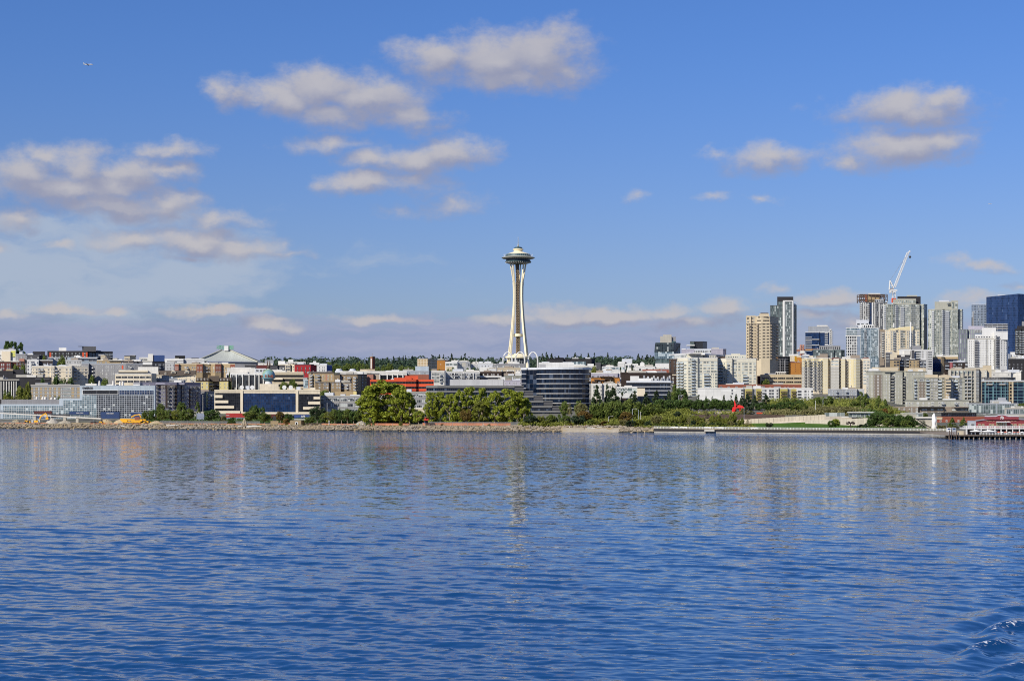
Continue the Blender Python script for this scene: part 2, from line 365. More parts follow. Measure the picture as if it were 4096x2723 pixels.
def lettering(txt,mat,parent,pos,height,width=None,rot=0.0,bold=False,name='lettering'):
    cu=bpy.data.curves.new(name,'FONT');cu.body=txt;cu.size=1.0;cu.extrude=.05;cu.align_x='CENTER';cu.align_y='CENTER'
    if bold:cu.offset=.025
    o=bpy.data.objects.new(name,cu);COL.objects.link(o)
    bpy.context.view_layer.update()
    dg=bpy.context.evaluated_depsgraph_get();me=bpy.data.meshes.new_from_object(o.evaluated_get(dg));bpy.data.objects.remove(o);o=bpy.data.objects.new(name,me);COL.objects.link(o)
    bb=[v.co for v in me.vertices];d=Vector((max(v.x for v in bb)-min(v.x for v in bb),max(v.y for v in bb)-min(v.y for v in bb),0));sx=width/d.x if width else height/d.y;sy=height/d.y
    me.materials.clear();me.materials.append(mat);o.parent=parent
    o.location=Vector(pos)-Vector(parent.location);o.rotation_euler=(math.radians(90),0,rot);o.scale=(sx,sy,1)
    return o
# ------------------------------------------------------------------ buildings
WMESH={}
def win_geo(mb,w,h,fw,mull,T=None,g=0,fr=1):
    """one window: pane set in a frame; local x along the wall, z up, -y outward"""
    f=fw
    mb.box(-w/2+f,w/2-f,-.05,0,-h/2+f,h/2-f,g,T)
    mb.box(-w/2,-w/2+f,-.13,0,-h/2,h/2,fr,T);mb.box(w/2-f,w/2,-.13,0,-h/2,h/2,fr,T)
    mb.box(-w/2+f,w/2-f,-.13,0,-h/2,-h/2+f,fr,T);mb.box(-w/2+f,w/2-f,-.13,0,h/2-f,h/2,fr,T)
    for i in range(1,mull+1):
        x=-w/2+w*i/(mull+1);mb.box(x-f*.4,x+f*.4,-.12,-.04,-h/2+f,h/2-f,fr,T)
def balc_geo(mb,w,h,T=None):
    """one balcony: slab and railing standing out from the wall (0 = slab, 1 = rail)"""
    d=1.5
    mb.box(-w/2,w/2,-d,-.02,-h/2-.12,-h/2+.12,0,T)
    mb.box(-w/2,w/2,-d,-d+.07,-h/2+.22,-h/2+1.05,1,T)
    mb.box(-w/2,-w/2+.07,-d+.09,-.02,-h/2+.22,-h/2+1.05,1,T);mb.box(w/2-.07,w/2,-d+.09,-.02,-h/2+.22,-h/2+1.05,1,T)
KINDS={'w':(.58,.58,1),'W':(.88,.64,2),'n':(.42,.66,0),'s':(.36,.34,0),'g':(.95,.86,2),'q':(.7,.42,1),'h':(.92,.5,3),'t':(.5,.8,1)}
class Bld:
    def __init__(s,name,label,c,Y,pts,top,wall,D=24,cat='building',roof='roofgrey',frame='white',gl='dark',pl=.25,cornice=None,clutter=2,group=None,base=None,acc='orange',rail='steel',slab=None,panel=(3.2,3.0),par=.5,wmat=None):
        s.c,s.Y,s.top=c,Y,top;s.frame,s.gl,s.pl,s.rail=frame,gl,pl,rail
        P=[(p,0)if not isinstance(p,tuple)else p for p in pts]
        s.pts=[Vector((xat(c,x,Y+d),Y+d,0))for x,d in P];s.cx=[x for x,d in P]
        s.z1=zat(c,top,Y)
        mid=(s.pts[0]+s.pts[-1])/2;s.mid=mid
        zb=min(tzY(p.x,p.y)for p in s.pts)-1.5 if base is None else zat(c,base,Y)
        s.z0=zb
        s.root=thing(name,label,cat,(mid.x,mid.y,max(zb,tzY(mid.x,mid.y)-1)),group)
        dr=Vector((mid.x,mid.y,0)).normalized();s.dr=dr
        back=[s.pts[-1]+s.pts[-1].normalized()*D,s.pts[0]+s.pts[0].normalized()*D]
        s.poly=s.pts+back;s.D=D
        s.wall_m=wmat or M(wall,.8,.2,panel);s.wall_k=wall
        s.wall=MB();s.wall.prism(s.poly,zb,s.z1,0,1)
        s.mats=[s.wall_m,M(roof,.9,.1,None,.3),M(acc,.75,.2)]
        s.wins=[];s.balcs=[];s.slab=slab or wall
        # parapet along the visible edge
        if par:
            s._strip('parapet',s.z1-par*.5,s.z1+par,M(cornice or wall,.8,.2,None,.1),.18)
        rng=random.Random(hash(label)%99991 if False else sum(map(ord,label)))
        W=(s.pts[-1]-s.pts[0]).length
        for i in range(clutter):
            t=rng.uniform(.12,.88);p=s.pts[0].lerp(s.pts[-1],t)+dr*rng.uniform(5,max(6,D*.5))
            w,h,dd=rng.uniform(1.5,min(5,W*.16+1.5)),rng.uniform(1.0,2.6),rng.uniform(2,4)
            b=MB();b.box(p.x-w,p.x+w,p.y-dd,p.y+dd,s.z1-.2,s.z1+h,0)
            if i%2:b.tube([(p.x,p.y,s.z1+h),(p.x,p.y,s.z1+h+rng.uniform(.6,2))],.35,6)
            b.build('roof_unit',M(rng.choice(['silver','roofgrey','white','offwhite','concrete','taupe'])),s.root)
    # -- geometry along the facade
    def at(s,x):
        """point on the plan at picture column x (in crop pixels)"""
        px=s.cx
        for i in range(len(px)-1):
            if x<=px[i+1]or i==len(px)-2:
                a,b=s.pts[i],s.pts[i+1]
                u=(PX(s.c,x)-2048)/F                   # ray x = u*y meets the segment
                den=(b.x-a.x)-u*(b.y-a.y);t=(u*a.y-a.x)/den if abs(den)>1e-9 else 0
                return a.lerp(b,t),i
    def z(s,y):return zat(s.c,y,s.Y)
    def frm(s,a,b):
        t=(b-a);L=t.length;t=t/L;return t,Vector((t.y,-t.x,0)),L
    def _strip(s,name,z0,z1,mat,out,a=None,pts=None,inn=.3):
        pts=pts or s.pts
        n=len(pts);O=[];I=[]
        for i,p in enumerate(pts):
            ns=[]
            if i>0:ns.append(s.frm(pts[i-1],p)[1])
            if i<n-1:ns.append(s.frm(p,pts[i+1])[1])
            nn=sum(ns,Vector((0,0,0))).normalized();O.append(p+nn*out);I.append(p-nn*inn)
        b=MB();b.prism([(p.x,p.y)for p in O+I[::-1]],z0,z1,0,None,True)
        return b.build(name,mat,s.root)
    def sub(s,x0,x1):
        (a,i),(b,j)=s.at(x0),s.at(x1)
        return[a]+[s.pts[k]for k in range(i+1,j+1)if(s.pts[k]-a).length>.05 and(s.pts[k]-b).length>.05]+[b]
    def band(s,y0,y1,mat,out=.25,x0=None,x1=None,name='band'):
        pts=s.pts if x0 is None else s.sub(x0,x1)
        return s._strip(name,s.z(y1),s.z(y0),M(mat,.75,.25,None,.1)if isinstance(mat,(str,tuple))else mat,out,pts=pts);
    def bands(s,ys,h,mat,**k):
        for y in ys:s.band(y,y+h,mat,**k)
        return s
    def pier(s,x,w,y0,y1,mat,out=.4,name='pier'):
        return s.band(y0,y1,mat,out,x-w/2,x+w/2,name)
    def glz(s,x0,x1,y0,y1,mat,out=.06,name='glazing'):
        pts=s.sub(x0,x1);b=MB();z0,z1=s.z(y1),s.z(y0)
        for p,q in zip(pts,pts[1:]):
            t,n,L=s.frm(p,q);o=n*out
            b.quad((p.x+o.x,p.y+o.y,z0),(q.x+o.x,q.y+o.y,z0),(q.x+o.x,q.y+o.y,z1),(p.x+o.x,p.y+o.y,z1))
        return b.build(name,mat,s.root)
    def fac(s,x0,x1,pat,y0,pitch,n,frame=None,gl=None,fw=.14,sc=(1,1)):
        """storeys of windows: pat is the row of bays between columns x0 and x1, y0 the middle of the top storey"""
        k=CR[s.c][2]*F/s.Y;fh=pitch/k
        (a,i),(b,j)=s.at(x0),s.at(x1)
        segs=s.sub(x0,x1)
        nb=len(pat)
        for q,ch in enumerate(pat):
            if ch=='.':continue
            xa,xb=x0+(x1-x0)*q/nb,x0+(x1-x0)*(q+1)/nb
            pa,pb=s.at(xa)[0],s.at(xb)[0]
            t,nrm,L=s.frm(pa,pb);ang=math.atan2(t.y,t.x);m=(pa+pb)/2
            # seat on the true wall plane
            pm,_=s.at((xa+xb)/2);m=pm
            facing=max(.05,-nrm.dot(Vector((m.x,m.y,0)).normalized()))
            for r in range(n):
                z=s.z(y0+r*pitch)
                if z<s.z0:break
                if ch in 'aA':
                    T=Matrix.Translation((m.x,m.y,z))@Matrix.Rotation(ang,4,'Z')
                    s.wall.box(-L*.46,L*.46,-.07,0,-fh*(.42 if ch=='a' else .5),fh*(.42 if ch=='a' else .5),2,T);continue
                if ch in 'bB':
                    w=L*(.96 if ch=='B' else .82)
                    s.wins.append((w*fh*facing,w*.94,fh*.72,.10,1,(m.x,m.y,z+fh*.02),ang,frame or s.frame,gl or s.gl))
                    s.balcs.append((w*facing,w,fh*.8,(m.x,m.y,z),ang));continue
                wf,hf,ml=KINDS[ch]
                s.wins.append((L*wf*fh*hf*facing,L*wf*sc[0],fh*hf*sc[1],fw,ml,(m.x,m.y,z),ang,frame or s.frame,gl or s.gl))
        return s
    def box(s,name,x0,x1,y0,y1,mat,dY=4,depth=10,roof='roofgrey',win=None,panel=None,gmat=None):
        """a volume standing on the roof or set back behind it"""
        Y=s.Y+dY;b=MB()
        p,q=Vector((xat(s.c,x0,Y),Y,0)),Vector((xat(s.c,x1,Y),Y,0))
        poly=[p,q,q+q.normalized()*depth,p+p.normalized()*depth]
        z1=zat(s.c,y0,Y);z0=min(zat(s.c,y1,Y),s.z1-.1)if y1 is not None else s.z1-.3
        b.prism([(v.x,v.y)for v in poly],z0,z1,0,1)
        o=b.build(name,[M(mat,.8,.2,panel)if isinstance(mat,(str,tuple))else mat,M(roof,.9,.1)],s.root)
        if win:
            w,g,mm=win;n=w
            for i in range(n):
                x=p.x+(q.x-p.x)*(i+.5)/n;cw=(q.x-p.x)/n
                s.wins.append((cw,cw*.7,(z1-z0)*g,.12,mm,(x,Y,(z0+z1)/2),0.0,s.frame,s.gl))
        return o
    def slabbox(s,name,x0,x1,y0,y1,mat,out=1.0,depth=8,tilt=0):
        """projecting slab: canopy, overhanging roof"""
        a,b=s.at(x0)[0],s.at(x1)[0];t,n,L=s.frm(a,b);m=MB()
        P=[a+n*out,b+n*out,b-n*depth,a-n*depth]
        m.prism([(v.x,v.y)for v in P],s.z(y1),s.z(y0),0,None,True)
        return m.build(name,M(mat),s.root)
    def done(s):
        s.wallo=s.wall.build('wall',s.mats,s.root)
        s.wins.sort(key=lambda w:-w[0]);s.balcs.sort(key=lambda w:-w[0])
        rl=s.root.location
        def key_mesh(w,h,fw,ml,fr,gl):
            w,h=max(.3,round(w,1)),max(.3,round(h,1));fw=min(fw,w*.2,h*.2)
            k=(w,h,round(fw,3),ml,fr,gl,s.pl)
            if k not in WMESH:
                b=MB();win_geo(b,w,h,fw,ml)
                me=b.build('window',[glass(gl,s.pl),M(fr,.6,.3,None,.05)],None);WMESH[k]=me.data;bpy.data.objects.remove(me)
            return WMESH[k]
        extra=MB()
        groups={}
        for i,(ar,w,h,fw,ml,p,ang,fr,gl)in enumerate(s.wins):
            if i<100:
                o=bpy.data.objects.new('window',key_mesh(w,h,fw,ml,fr,gl));COL.objects.link(o);o.parent=s.root
                o.location=Vector(p)-rl;o.rotation_euler=(0,0,ang)
            else:
                T=Matrix.Translation(p)@Matrix.Rotation(ang,4,'Z')
                g=groups.setdefault('all',[MB(),[]]);kk=(gl,fr)
                if kk not in g[1]:g[1].append(kk)
                ix=g[1].index(kk);win_geo(g[0],w,h,min(fw,w*.2,h*.2),ml,T,ix*2,ix*2+1)
        for mb,ks in groups.values():
            ml=[]
            for gl,fr in ks:ml+=[glass(gl,s.pl),M(fr,.6,.3,None,.05)]
            o=mb.build('window',ml,s.root);o['kind']='stuff'
        ex=MB()
        for i,(ar,w,h,p,ang)in enumerate(s.balcs):
            if i<100:
                k=('b',round(w,1),round(h,1),s.slab,s.rail)
                if k not in WMESH:
                    b=MB();balc_geo(b,k[1],k[2]);me=b.build('balcony',[M(s.slab,.8,.2,None,.05),M(s.rail,.3,.4,None,.05)],None);WMESH[k]=me.data;bpy.data.objects.remove(me)
                o=bpy.data.objects.new('balcony',WMESH[k]);COL.objects.link(o);o.parent=s.root
                o.location=Vector(p)-rl;o.rotation_euler=(0,0,ang)
            else:
                balc_geo(ex,w,h,Matrix.Translation(p)@Matrix.Rotation(ang,4,'Z'))
        if ex.v:
            o=ex.build('balcony',[M(s.slab,.8,.2,None,.05),M(s.rail,.3,.4,None,.05)],s.root);o['kind']='stuff'
        return s
def simple(name,label,c,Y,pts,top,wall,rows=(),**k):
    b=Bld(name,label,c,Y,pts,top,wall,**k)
    for r in rows:b.fac(*r)
    return b
# ------------------------------------------------------------------ setting: ground, hills, water
def fan_grid(name,pxs,ss,zf,mats,kind='structure',smooth=True,matf=None):
    V=[];Fc=[];mi=[]
    for s_ in ss:
        for px in pxs:
            Y=shore(px)+s_;V.append(((px-2048)/F*Y,Y,zf(px,s_)))
    n=len(pxs)
    for j in range(len(ss)-1):
        for i in range(n-1):
            Fc.append((j*n+i,j*n+i+1,(j+1)*n+i+1,(j+1)*n+i))
            mi.append(matf(pxs[i],ss[j])if matf else 0)
    b=MB();b.v=V;b.f=Fc;b.mi=mi
    return tag(b.build(name,mats,None,smooth=smooth),kind=kind)
def ground_mat(key,c1,c2,c3,scale=.25):
    m,nt,p=new_mat(key);tc=nt.nodes.new('ShaderNodeNewGeometry')
    mp=nt.nodes.new('ShaderNodeMapping');mp.inputs['Scale'].default_value=(1,.55,1);nt.links.new(tc.outputs['Position'],mp.inputs[0])
    n=noise_n(nt,mp.outputs[0],scale,5.0,.62);n2=noise_n(nt,mp.outputs[0],scale*9,4.0,.6)
    col=mixc(nt,sstep(nt,n.outputs[0],.38,.62),c1,c2);col=mixc(nt,sstep(nt,n2.outputs[0],.45,.72),col,c3)
    nt.links.new(col,p.inputs['Base Color']);p.inputs['Roughness'].default_value=.95;p.inputs['Specular IOR Level'].default_value=.1
    MATS[key]=m;return m
earth=ground_mat('dry_earth',(.34,.26,.14),(.42,.33,.19),(.22,.17,.10),.09)
city=ground_mat('city_ground',(.12,.12,.11),(.17,.16,.14),(.07,.09,.045),.02)
grassm=ground_mat('lawn_grass',(.045,.10,.014),(.062,.13,.018),(.085,.14,.028),.2)
mulchm=ground_mat('bank_mulch',(.085,.056,.043),(.11,.075,.055),(.06,.05,.03),.3)
sandm=ground_mat('beach_sand',(.36,.31,.23),(.42,.37,.29),(.28,.24,.18),.3)
pathm=ground_mat('path_gravel',(.44,.38,.27),(.50,.44,.32),(.36,.31,.22),.3)
pxs=list(range(-1400,5700,60));pxs=sorted(set(pxs+list(range(2440,2740,20))+list(range(3700,3820,20))))
ss=[-8,-3,0,1.5,4,8,12,20,35,52,60,70,78,86,95,110,130,160,200,260,340,420,520,640,800,1000,1300,1600,1900,2200,2600,3000,3600,4500]
def rough(px,s_):
    z=tz(px,s_)
    if 3<s_<160:z+=.25*math.sin(px*.031+s_*.2)*math.sin(px*.0117-s_*.13)
    return z
fan_grid('ground',pxs,ss,rough,[earth,city],matf=lambda px,s_:0 if s_<60 and px<3700 else 1)
fan_grid('lawn',list(range(3000,3680,20)),[4,12,20,30,40,50,58],lambda px,s_:tz(px,s_)+.12+(s_/58)*1.6*math.exp(-((px-3240)/150)**2),[grassm])
fan_grid('mulch_bank',list(range(2780,3160,20)),[62,70,78,86,93],lambda px,s_:tz(px,s_)+.25,[mulchm])
fan_grid('beach',list(range(2250,2620,15)),[-1,2,6,10,16,22],lambda px,s_:tz(px,s_)+.12-(.25 if s_<0 else 0),[sandm])
# ---- water: one sheet, really waved where the waves are large enough to see
RIP=(.30,.17,.50)
def water():
    rng=np.random.default_rng(7)
    fr=F/4;h=CAMH
    pys=np.concatenate([np.arange(300,120,-.45),np.arange(120,20,-.7),np.arange(20,14,-.5)])
    d=h*fr/pys;d=np.concatenate([[2,20,40,60],d]);us=np.concatenate([[-6,-3,-1.6,-1,-.7,-.52],np.linspace(-.38,.38,900),[.52,.7,1,1.6,3,6]])
    U,Dd=np.meshgrid(us,d);X=U*Dd;Y=Dd.copy();Z=np.zeros_like(X)
    cell=np.gradient(d)[:,None]
    for lam,n,A,spread in((15,6,.022,.8),(7,10,.026,.7),(4.0,16,.026,.65),(2.3,18,.016,.6),(1.4,18,.0105,.6),(.85,14,.0055,.7)):
        for _ in range(n):
            l=lam*rng.uniform(.72,1.3);th=math.radians(78)+rng.normal(0,spread);k=2*math.pi/l
            a=A*rng.uniform(.6,1.3)/math.sqrt(n)*2.0
            fade=np.clip((l/np.maximum(cell,X[:,:1]*0+.05)-2.2)/2.5,0,1)
            ph=rng.uniform(0,6.28)
            arg=k*(X*math.cos(th)+Y*math.sin(th))+ph
            Z+=a*fade*(np.sin(arg)+.22*np.sin(2*arg+1.0))
    # patches: the wind ruffles some water more than the rest
    pat=.8+.35*np.sin(X*.031+Y*.021+1)*np.sin(Y*.017-X*.011)+.2*np.sin(X*.09+2)*np.sin(Y*.05)
    Z*=np.clip(pat,.35,1.3)
    # the boat's own wake at the right: steep crests fanning out
    for(x0,y0,dx,dy,A,wd,ln)in((38.0,132,-1.0,-1.7,.65,.9,5.0),(43,143,-1.0,-1.5,.75,1.1,5.0),(37.0,122,-1.0,-1.9,.45,.9,4.5),(47,156,-1,-1.4,.3,1.3,7)):
        L=math.hypot(dx,dy);tx,ty=dx/L,dy/L
        al=(X-x0)*tx+(Y-y0)*ty;ac=-(X-x0)*ty+(Y-y0)*tx+.5*np.sin(al*.8)
        Z+=A*np.exp(-(ac/wd)**2)*np.exp(-(al/ln)**2)-.5*A*np.exp(-((ac+1.9*wd)/(1.3*wd))**2)*np.exp(-(al/ln)**2)
    ny,nx=X.shape
    me=bpy.data.meshes.new('water')
    co=np.stack([X,Y,Z],-1).reshape(-1,3)
    idx=np.arange(ny*nx).reshape(ny,nx)
    q=np.stack([idx[:-1,:-1],idx[:-1,1:],idx[1:,1:],idx[1:,:-1]],-1).reshape(-1,4)
    me.vertices.add(len(co));me.vertices.foreach_set('co',co.ravel())
    me.loops.add(q.size);me.loops.foreach_set('vertex_index',q.ravel().astype(np.int32))
    me.polygons.add(len(q));me.polygons.foreach_set('loop_start',np.arange(0,q.size,4,dtype=np.int32));me.polygons.foreach_set('loop_total',np.full(len(q),4,dtype=np.int32))
    me.update(calc_edges=True);me.polygons.foreach_set('use_smooth',np.ones(len(q),dtype=bool))
    m,nt,p=new_mat('sea_water')
    ge=nt.nodes.new('ShaderNodeNewGeometry')
    # ripples too small for the mesh: their slopes tilt the wave normals
    sy=nt.nodes.new('ShaderNodeSeparateXYZ');nt.links.new(ge.outputs['Position'],sy.inputs[0]);far=sy.outputs[1]
    def vmath(op,a_,b_):
        n=nt.nodes.new('ShaderNodeVectorMath');n.operation=op
        for i,v in((0,a_),(1,b_)):
            if isinstance(v,tuple):n.inputs[i].default_value=v
            else:nt.links.new(v,n.inputs[i])
        return n.outputs[0]
    def scaled(v,f):
        n=nt.nodes.new('ShaderNodeVectorMath');n.operation='SCALE';nt.links.new(v,n.inputs[0])
        if isinstance(f,float):n.inputs['Scale'].default_value=f
        else:nt.links.new(f,n.inputs['Scale'])
        return n.outputs[0]
    def slopes(sc,k,detail):
        mp=nt.nodes.new('ShaderNodeMapping');mp.inputs['Scale'].default_value=sc;nt.links.new(ge.outputs['Position'],mp.inputs[0])
        n=noise_n(nt,mp.outputs[0],1.0,detail,.5);return scaled(vmath('MULTIPLY',vmath('SUBTRACT',n.outputs['Color'],(.5,.5,.5)),(.55,1,0)),k)
    patch=noise_n(nt,vmath('MULTIPLY',ge.outputs['Position'],(.012,.03,0)),1.0,3.0,.55)
    ruffle=sstep(nt,patch.outputs[0],.34,.66,.65,1.35)
    s1=slopes((.75,1.3,1),sstep(nt,far,140,700,.16,RIP[0]),2.0);s2=slopes((.36,.22,1),sstep(nt,far,120,450,.10,RIP[1]),2.0)
    s3=slopes((.75,1.3,1),sstep(nt,far,640,880,0.0,RIP[2]),1.0)
    sl=scaled(vmath('ADD',vmath('ADD',s1,s2),s3),ruffle)
    nn=vmath('NORMALIZE',vmath('ADD',ge.outputs['Normal'],sl),(0,0,0));nt.links.new(nn,p.inputs['Normal'])
    sx=nt.nodes.new('ShaderNodeSeparateXYZ');nt.links.new(ge.outputs['Position'],sx.inputs[0])
    # foam only on the crests of the wake
    nf=noise_n(nt,ge.outputs['Position'],2.2,5.0,.7)
    fo=math_n(nt,'MULTIPLY',sstep(nt,sx.outputs[2],.30,.5),sstep(nt,nf.outputs[0],.52,.64))
    p.inputs['Specular Tint'].default_value=(.80,.91,1,1);deep=(.005,.046,.145)
    col=mixc(nt,fo,deep,(.75,.78,.80));nt.links.new(col,p.inputs['Base Color'])
    p.inputs['Roughness'].default_value=.06;p.inputs['IOR'].default_value=1.333;p.inputs['Specular IOR Level'].default_value=.5
    nt.links.new(math_n(nt,'MULTIPLY_ADD',fo,.6,.04),p.inputs['Roughness'])
    me.materials.append(m)
    o=bpy.data.objects.new('water',me);COL.objects.link(o);tag(o,kind='structure')
water()
# ------------------------------------------------------------------ buildings, from the left edge of the photo to the right
def vents(b,items,ybase,w=28):
    for x,yt in items:
        Y=b.Y+5;X=xat(b.c,x,Y);k=CR[b.c][2]*F/b.Y;r=w/k/2;z0=b.z(ybase)-.3;z1=b.z(yt)
        m=MB();m.lathe([(r,0),(r,(z1-z0)*.45),(r*.8,(z1-z0)*.8),(r*.55,z1-z0)],14,(X,Y,z0));m.build('roof_vent',M('offwhite'),b.root,smooth=False)
def left_side():
    # ---- crop A
    b=Bld('office_building','long pale blue office with a white window grid stepping up to its named roof edge','A',1180,[1220,2370,(2384,8)],815,'ltblue',clutter=3,D=30,par=.3)
    b.box('wing',905,1220,1006,1320,'ltblue',0,26);b.box('wing',5,905,1094,1320,'ltblue',0.0,22);b.box('plant_screen',20,908,1022,1100,'grey',3,14,panel=(1.2,9))
    cw=curtain('sky',1.68,1.42,'white',.13,.08);cd=curtain('dark',1.68,1.42,'silver',.15,.04)
    b.glz(1262,1480,955,1310,cw);b.glz(1480,2350,955,1310,cd);b.glz(1815,2350,885,950,curtain('blue',1.8,1.5,'ltgrey',.16,.02))
    b.glz(968,1262,1036,1310,cw,.08);b.glz(50,968,1122,1310,curtain('sky',1.68,1.6,'white',.18,.06),.08)
    b.band(878,884,'white',.4,1262,1812);b.band(940,948,'white',.4,1262,1812);b.glz(1266,1808,884,940,curtain('black',9,3,'grey',.1,.02),.1)
    b.pier(1264,8,878,948,'white',.42,'window_frame');b.pier(1808,8,878,948,'white',.42,'window_frame')
    lettering('OMEROS',M('charcoal'),b.root,(xat('A',1340,1180),1179.6,b.z(849)),36/21.4,158/21.4,bold=True)
    vents(b,[(1522,735),(1732,735),(1838,742),(1880,742)],830,36);b.done()
    vb=b.box('plant_house',1640,1775,790,840,'white',5,6);b.box('plant_house',2040,2140,795,850,'white',5,6)
    b2=b
    for x,yt in((563,980),(655,982),(694,982),(790,992),(845,990)):
        Y=1186;X=xat('A',x,Y);z0=zat('A',1032,Y);z1=zat('A',yt,Y);m=MB();r=.95
        m.lathe([(r,0),(r,(z1-z0)*.5),(r*.8,(z1-z0)*.8),(r*.6,z1-z0)],14,(X,Y,z0));m.build('roof_vent',M('offwhite'),b.root)
    b=Bld('apartment_building','grey apartment block with ochre panels between its windows behind the pale blue office','A',1262,[470,1222,(1232,8)],805,'grey',acc='tan',cornice='concrete',gl='pale',base=1040)
    b.fac(472,960,'atatatatatatat',858,52,4);b.fac(962,1090,'WW',858,52,4);b.fac(1092,1222,'ata',858,52,4);b.bands([832,886,938,990],8,'concrete',out=.3);b.done()
    b=Bld('office_building','dark office with tall pale piers under a flat grey roof at the left edge','A',1262,[-60,292,(300,8)],722,'charcoal',cornice='concrete',D=18,gl='black',roof='concrete')
    b.glz(-60,290,745,1020,curtain('black',2.2,3.4,'dkgrey',.15,.03));b.slabbox('roof_slab',-70,300,716,742,'concrete',.8)
    for x in(20,63,103,143,180,215,252):b.pier(x,12,745,1020,'offwhite',.8)
    b.done()
    b=Bld('commercial_building','windowless black commercial block with a tan upper box at the left edge','A',1360,[-80,200,(205,5)],592,'charcoal',clutter=2,D=14);b.box('upper_storey',90,195,566,600,'tan',4,8);b.box('upper_storey',205,365,566,640,'charcoal',2,9);b.done()
    b=Bld('commercial_building','low black warehouse with a stepped flat roof below the cream balconies','A',1320,[205,478,790],690,'charcoal',clutter=3,D=12);b.box('upper_storey',207,478,628,700,'charcoal',4,8);b.box('upper_storey',540,760,700,720,'dkgrey',-.4,4);b.done()
    b=Bld('condo_building','cream condominium with arched balcony bays above the black warehouse','A',1400,[485,770,(778,-2),(832,-2),(840,0),1095,(1120,8),(1345,12)],516,'cream',slab='cream',cornice='offwhite',gl='dark',frame='offwhite')
    b.fac(490,765,'swbb.w',566,48,4);b.fac(778,832,'ww',566,48,4);b.fac(840,1095,'bw.ww',566,48,4);b.fac(1125,1340,'Bwww',566,48,4);b.bands([536,590],6,'offwhite',out=.3);b.done()
    b=Bld('apartment_building','white modern apartment corner block joined to a dark brown wing','A',1470,[412,590,(600,4),(810,6)],424,'white',cornice='white',frame='grey')
    b.glz(600,808,428,640,M('dkbrown'),.1,'cladding');b.fac(416,590,'w.bb.w',462,52,4,gl='blue');b.fac(604,808,'wbwb',472,52,3,frame='grey');b.done()
    b=Bld('apartment_building','long grey apartment block with pairs of white windows and stacked white balconies','A',1440,[1250,1360,(1366,4),1925,(2182,4)],478,'grey',D=18,slab='white',rail='white',acc='redorange',cornice='steel')
    b.fac(1255,1360,'nn.n',520,55,4);b.fac(1368,1470,'.B.',525,55,3);b.fac(1470,1925,'n.nn.wn.nn.nwn.n',525,55,4);b.fac(1862,1888,'A',530,55,1);b.fac(1930,2180,'nwBwn.nBn',520,55,2);b.done()
    b=Bld('office_building','cream office block with long dark window strips behind the pale blue office','A',1340,[(1762,3),1768,2316,(2395,14)],632,'cream',D=20,cornice='offwhite',gl='black')
    b.box('upper_storey',1815,2262,574,640,'cream',6,14);b.box('upper_storey',2112,2420,524,580,'offwhite',12,12);b.band(602,628,'black',.1,1815,2262);b.fac(1772,2312,'hhhhhh',682,66,2,fw=.1);b.done()
    b=Bld('apartment_building','white apartment block with a yellow bay on the hill at the far left','A',1700,[-80,240,(248,6)],262,'white',acc='lime',clutter=1);b.box('stair_tower',25,160,285,460,'cream',-2,8);b.fac(168,240,'A',325,90,1);b.fac(172,238,'W',322,45,2,gl='dark');b.fac(-10,60,'ww',352,44,3);b.done()
    b=Bld('brick_building','dark red brick apartment house below the yellow bay','A',1560,[-80,165,(170,8),(385,12)],452,'maroon',acc='tan',cornice='brown');b.fac(-20,160,'.ww.ww',492,55,2);b.pier(178,24,465,570,'tan',.5,'bay');b.fac(240,380,'www',480,55,2);b.done()
    b=Bld('house','dark grey house with a single sloping roof beside hilltop firs','A',1620,[412,600,(606,5),(720,8)],345,'dkgrey',par=.3);b.slabbox('roof',240,410,328,336,'steel',1);b.fac(430,600,'.w..w',385,40,1);b.fac(430,590,'ww..',408,40,1);b.slabbox('roof',408,620,338,348,'steel',1);b.box('upper_storey',500,690,288,350,'charcoal',8,10);b.done()
    b=Bld('apartment_building','grey low apartment block with a pink balcony left of the dark sloping roof house','A',1640,[240,408],332,'grey',clutter=1);b.fac(250,405,'w.w.w',378,40,2);b.box('balcony',296,372,400,440,'salmon',-2,2);b.done()
    b=Bld('apartment_building','long charcoal apartment block with orange panels and a raised roof pavilion crowning the hill','A',1800,[725,1340,(1350,8),(1726,22)],286,'charcoal',acc='redorange',cornice='dkgrey',clutter=3,gl='pale',pl=.4,slab='dkgrey')
    b.box('roof_pavilion',1258,1470,212,290,'dkgrey',6,14);b.box('roof_unit',900,1015,230,285,'white',6,7);b.slabbox('roof_slab',1250,1475,206,213,'charcoal',-4)
    b.fac(728,1340,'.Aw.w.w.w.ww.w.w.w.AwA',322,40,2,frame='grey');b.fac(1355,1722,'BwBwBwB',325,40,2);b.done()
    b=Bld('building','white flat roofed row stepping down below the charcoal hilltop block','A',1640,[735,808,1250],425,'ltgrey',D=10,clutter=5,roof='roofwhite');b.box('wing',738,1010,375,430,'steel',20,10,win=(6,.5,1));b.box('wing',1020,1245,490,525,'offwhite',-2,6,win=(7,.5,1));b.fac(820,1245,'www.www.www',455,40,2);b.done()
    b=Bld('building','white roofed hall with a grey end wall among the hill houses','A',1700,[1030,1150,(1155,-3),(1485,3)],384,'ltblue',D=14,roof='white',clutter=2);b.slabbox('roof',1155,1490,380,398,'white',1.2);b.fac(1165,1480,'hh.hh',425,50,1,gl='black');b.done()
    b=Bld('house','small cream house with a dark side wing below the charcoal hilltop block','A',1660,[1540,1612,(1690,8)],352,'beige',D=10,clutter=1);b.fac(1545,1610,'ww',395,40,1);b.fac(1618,1688,'w.',380,40,1);b.done()
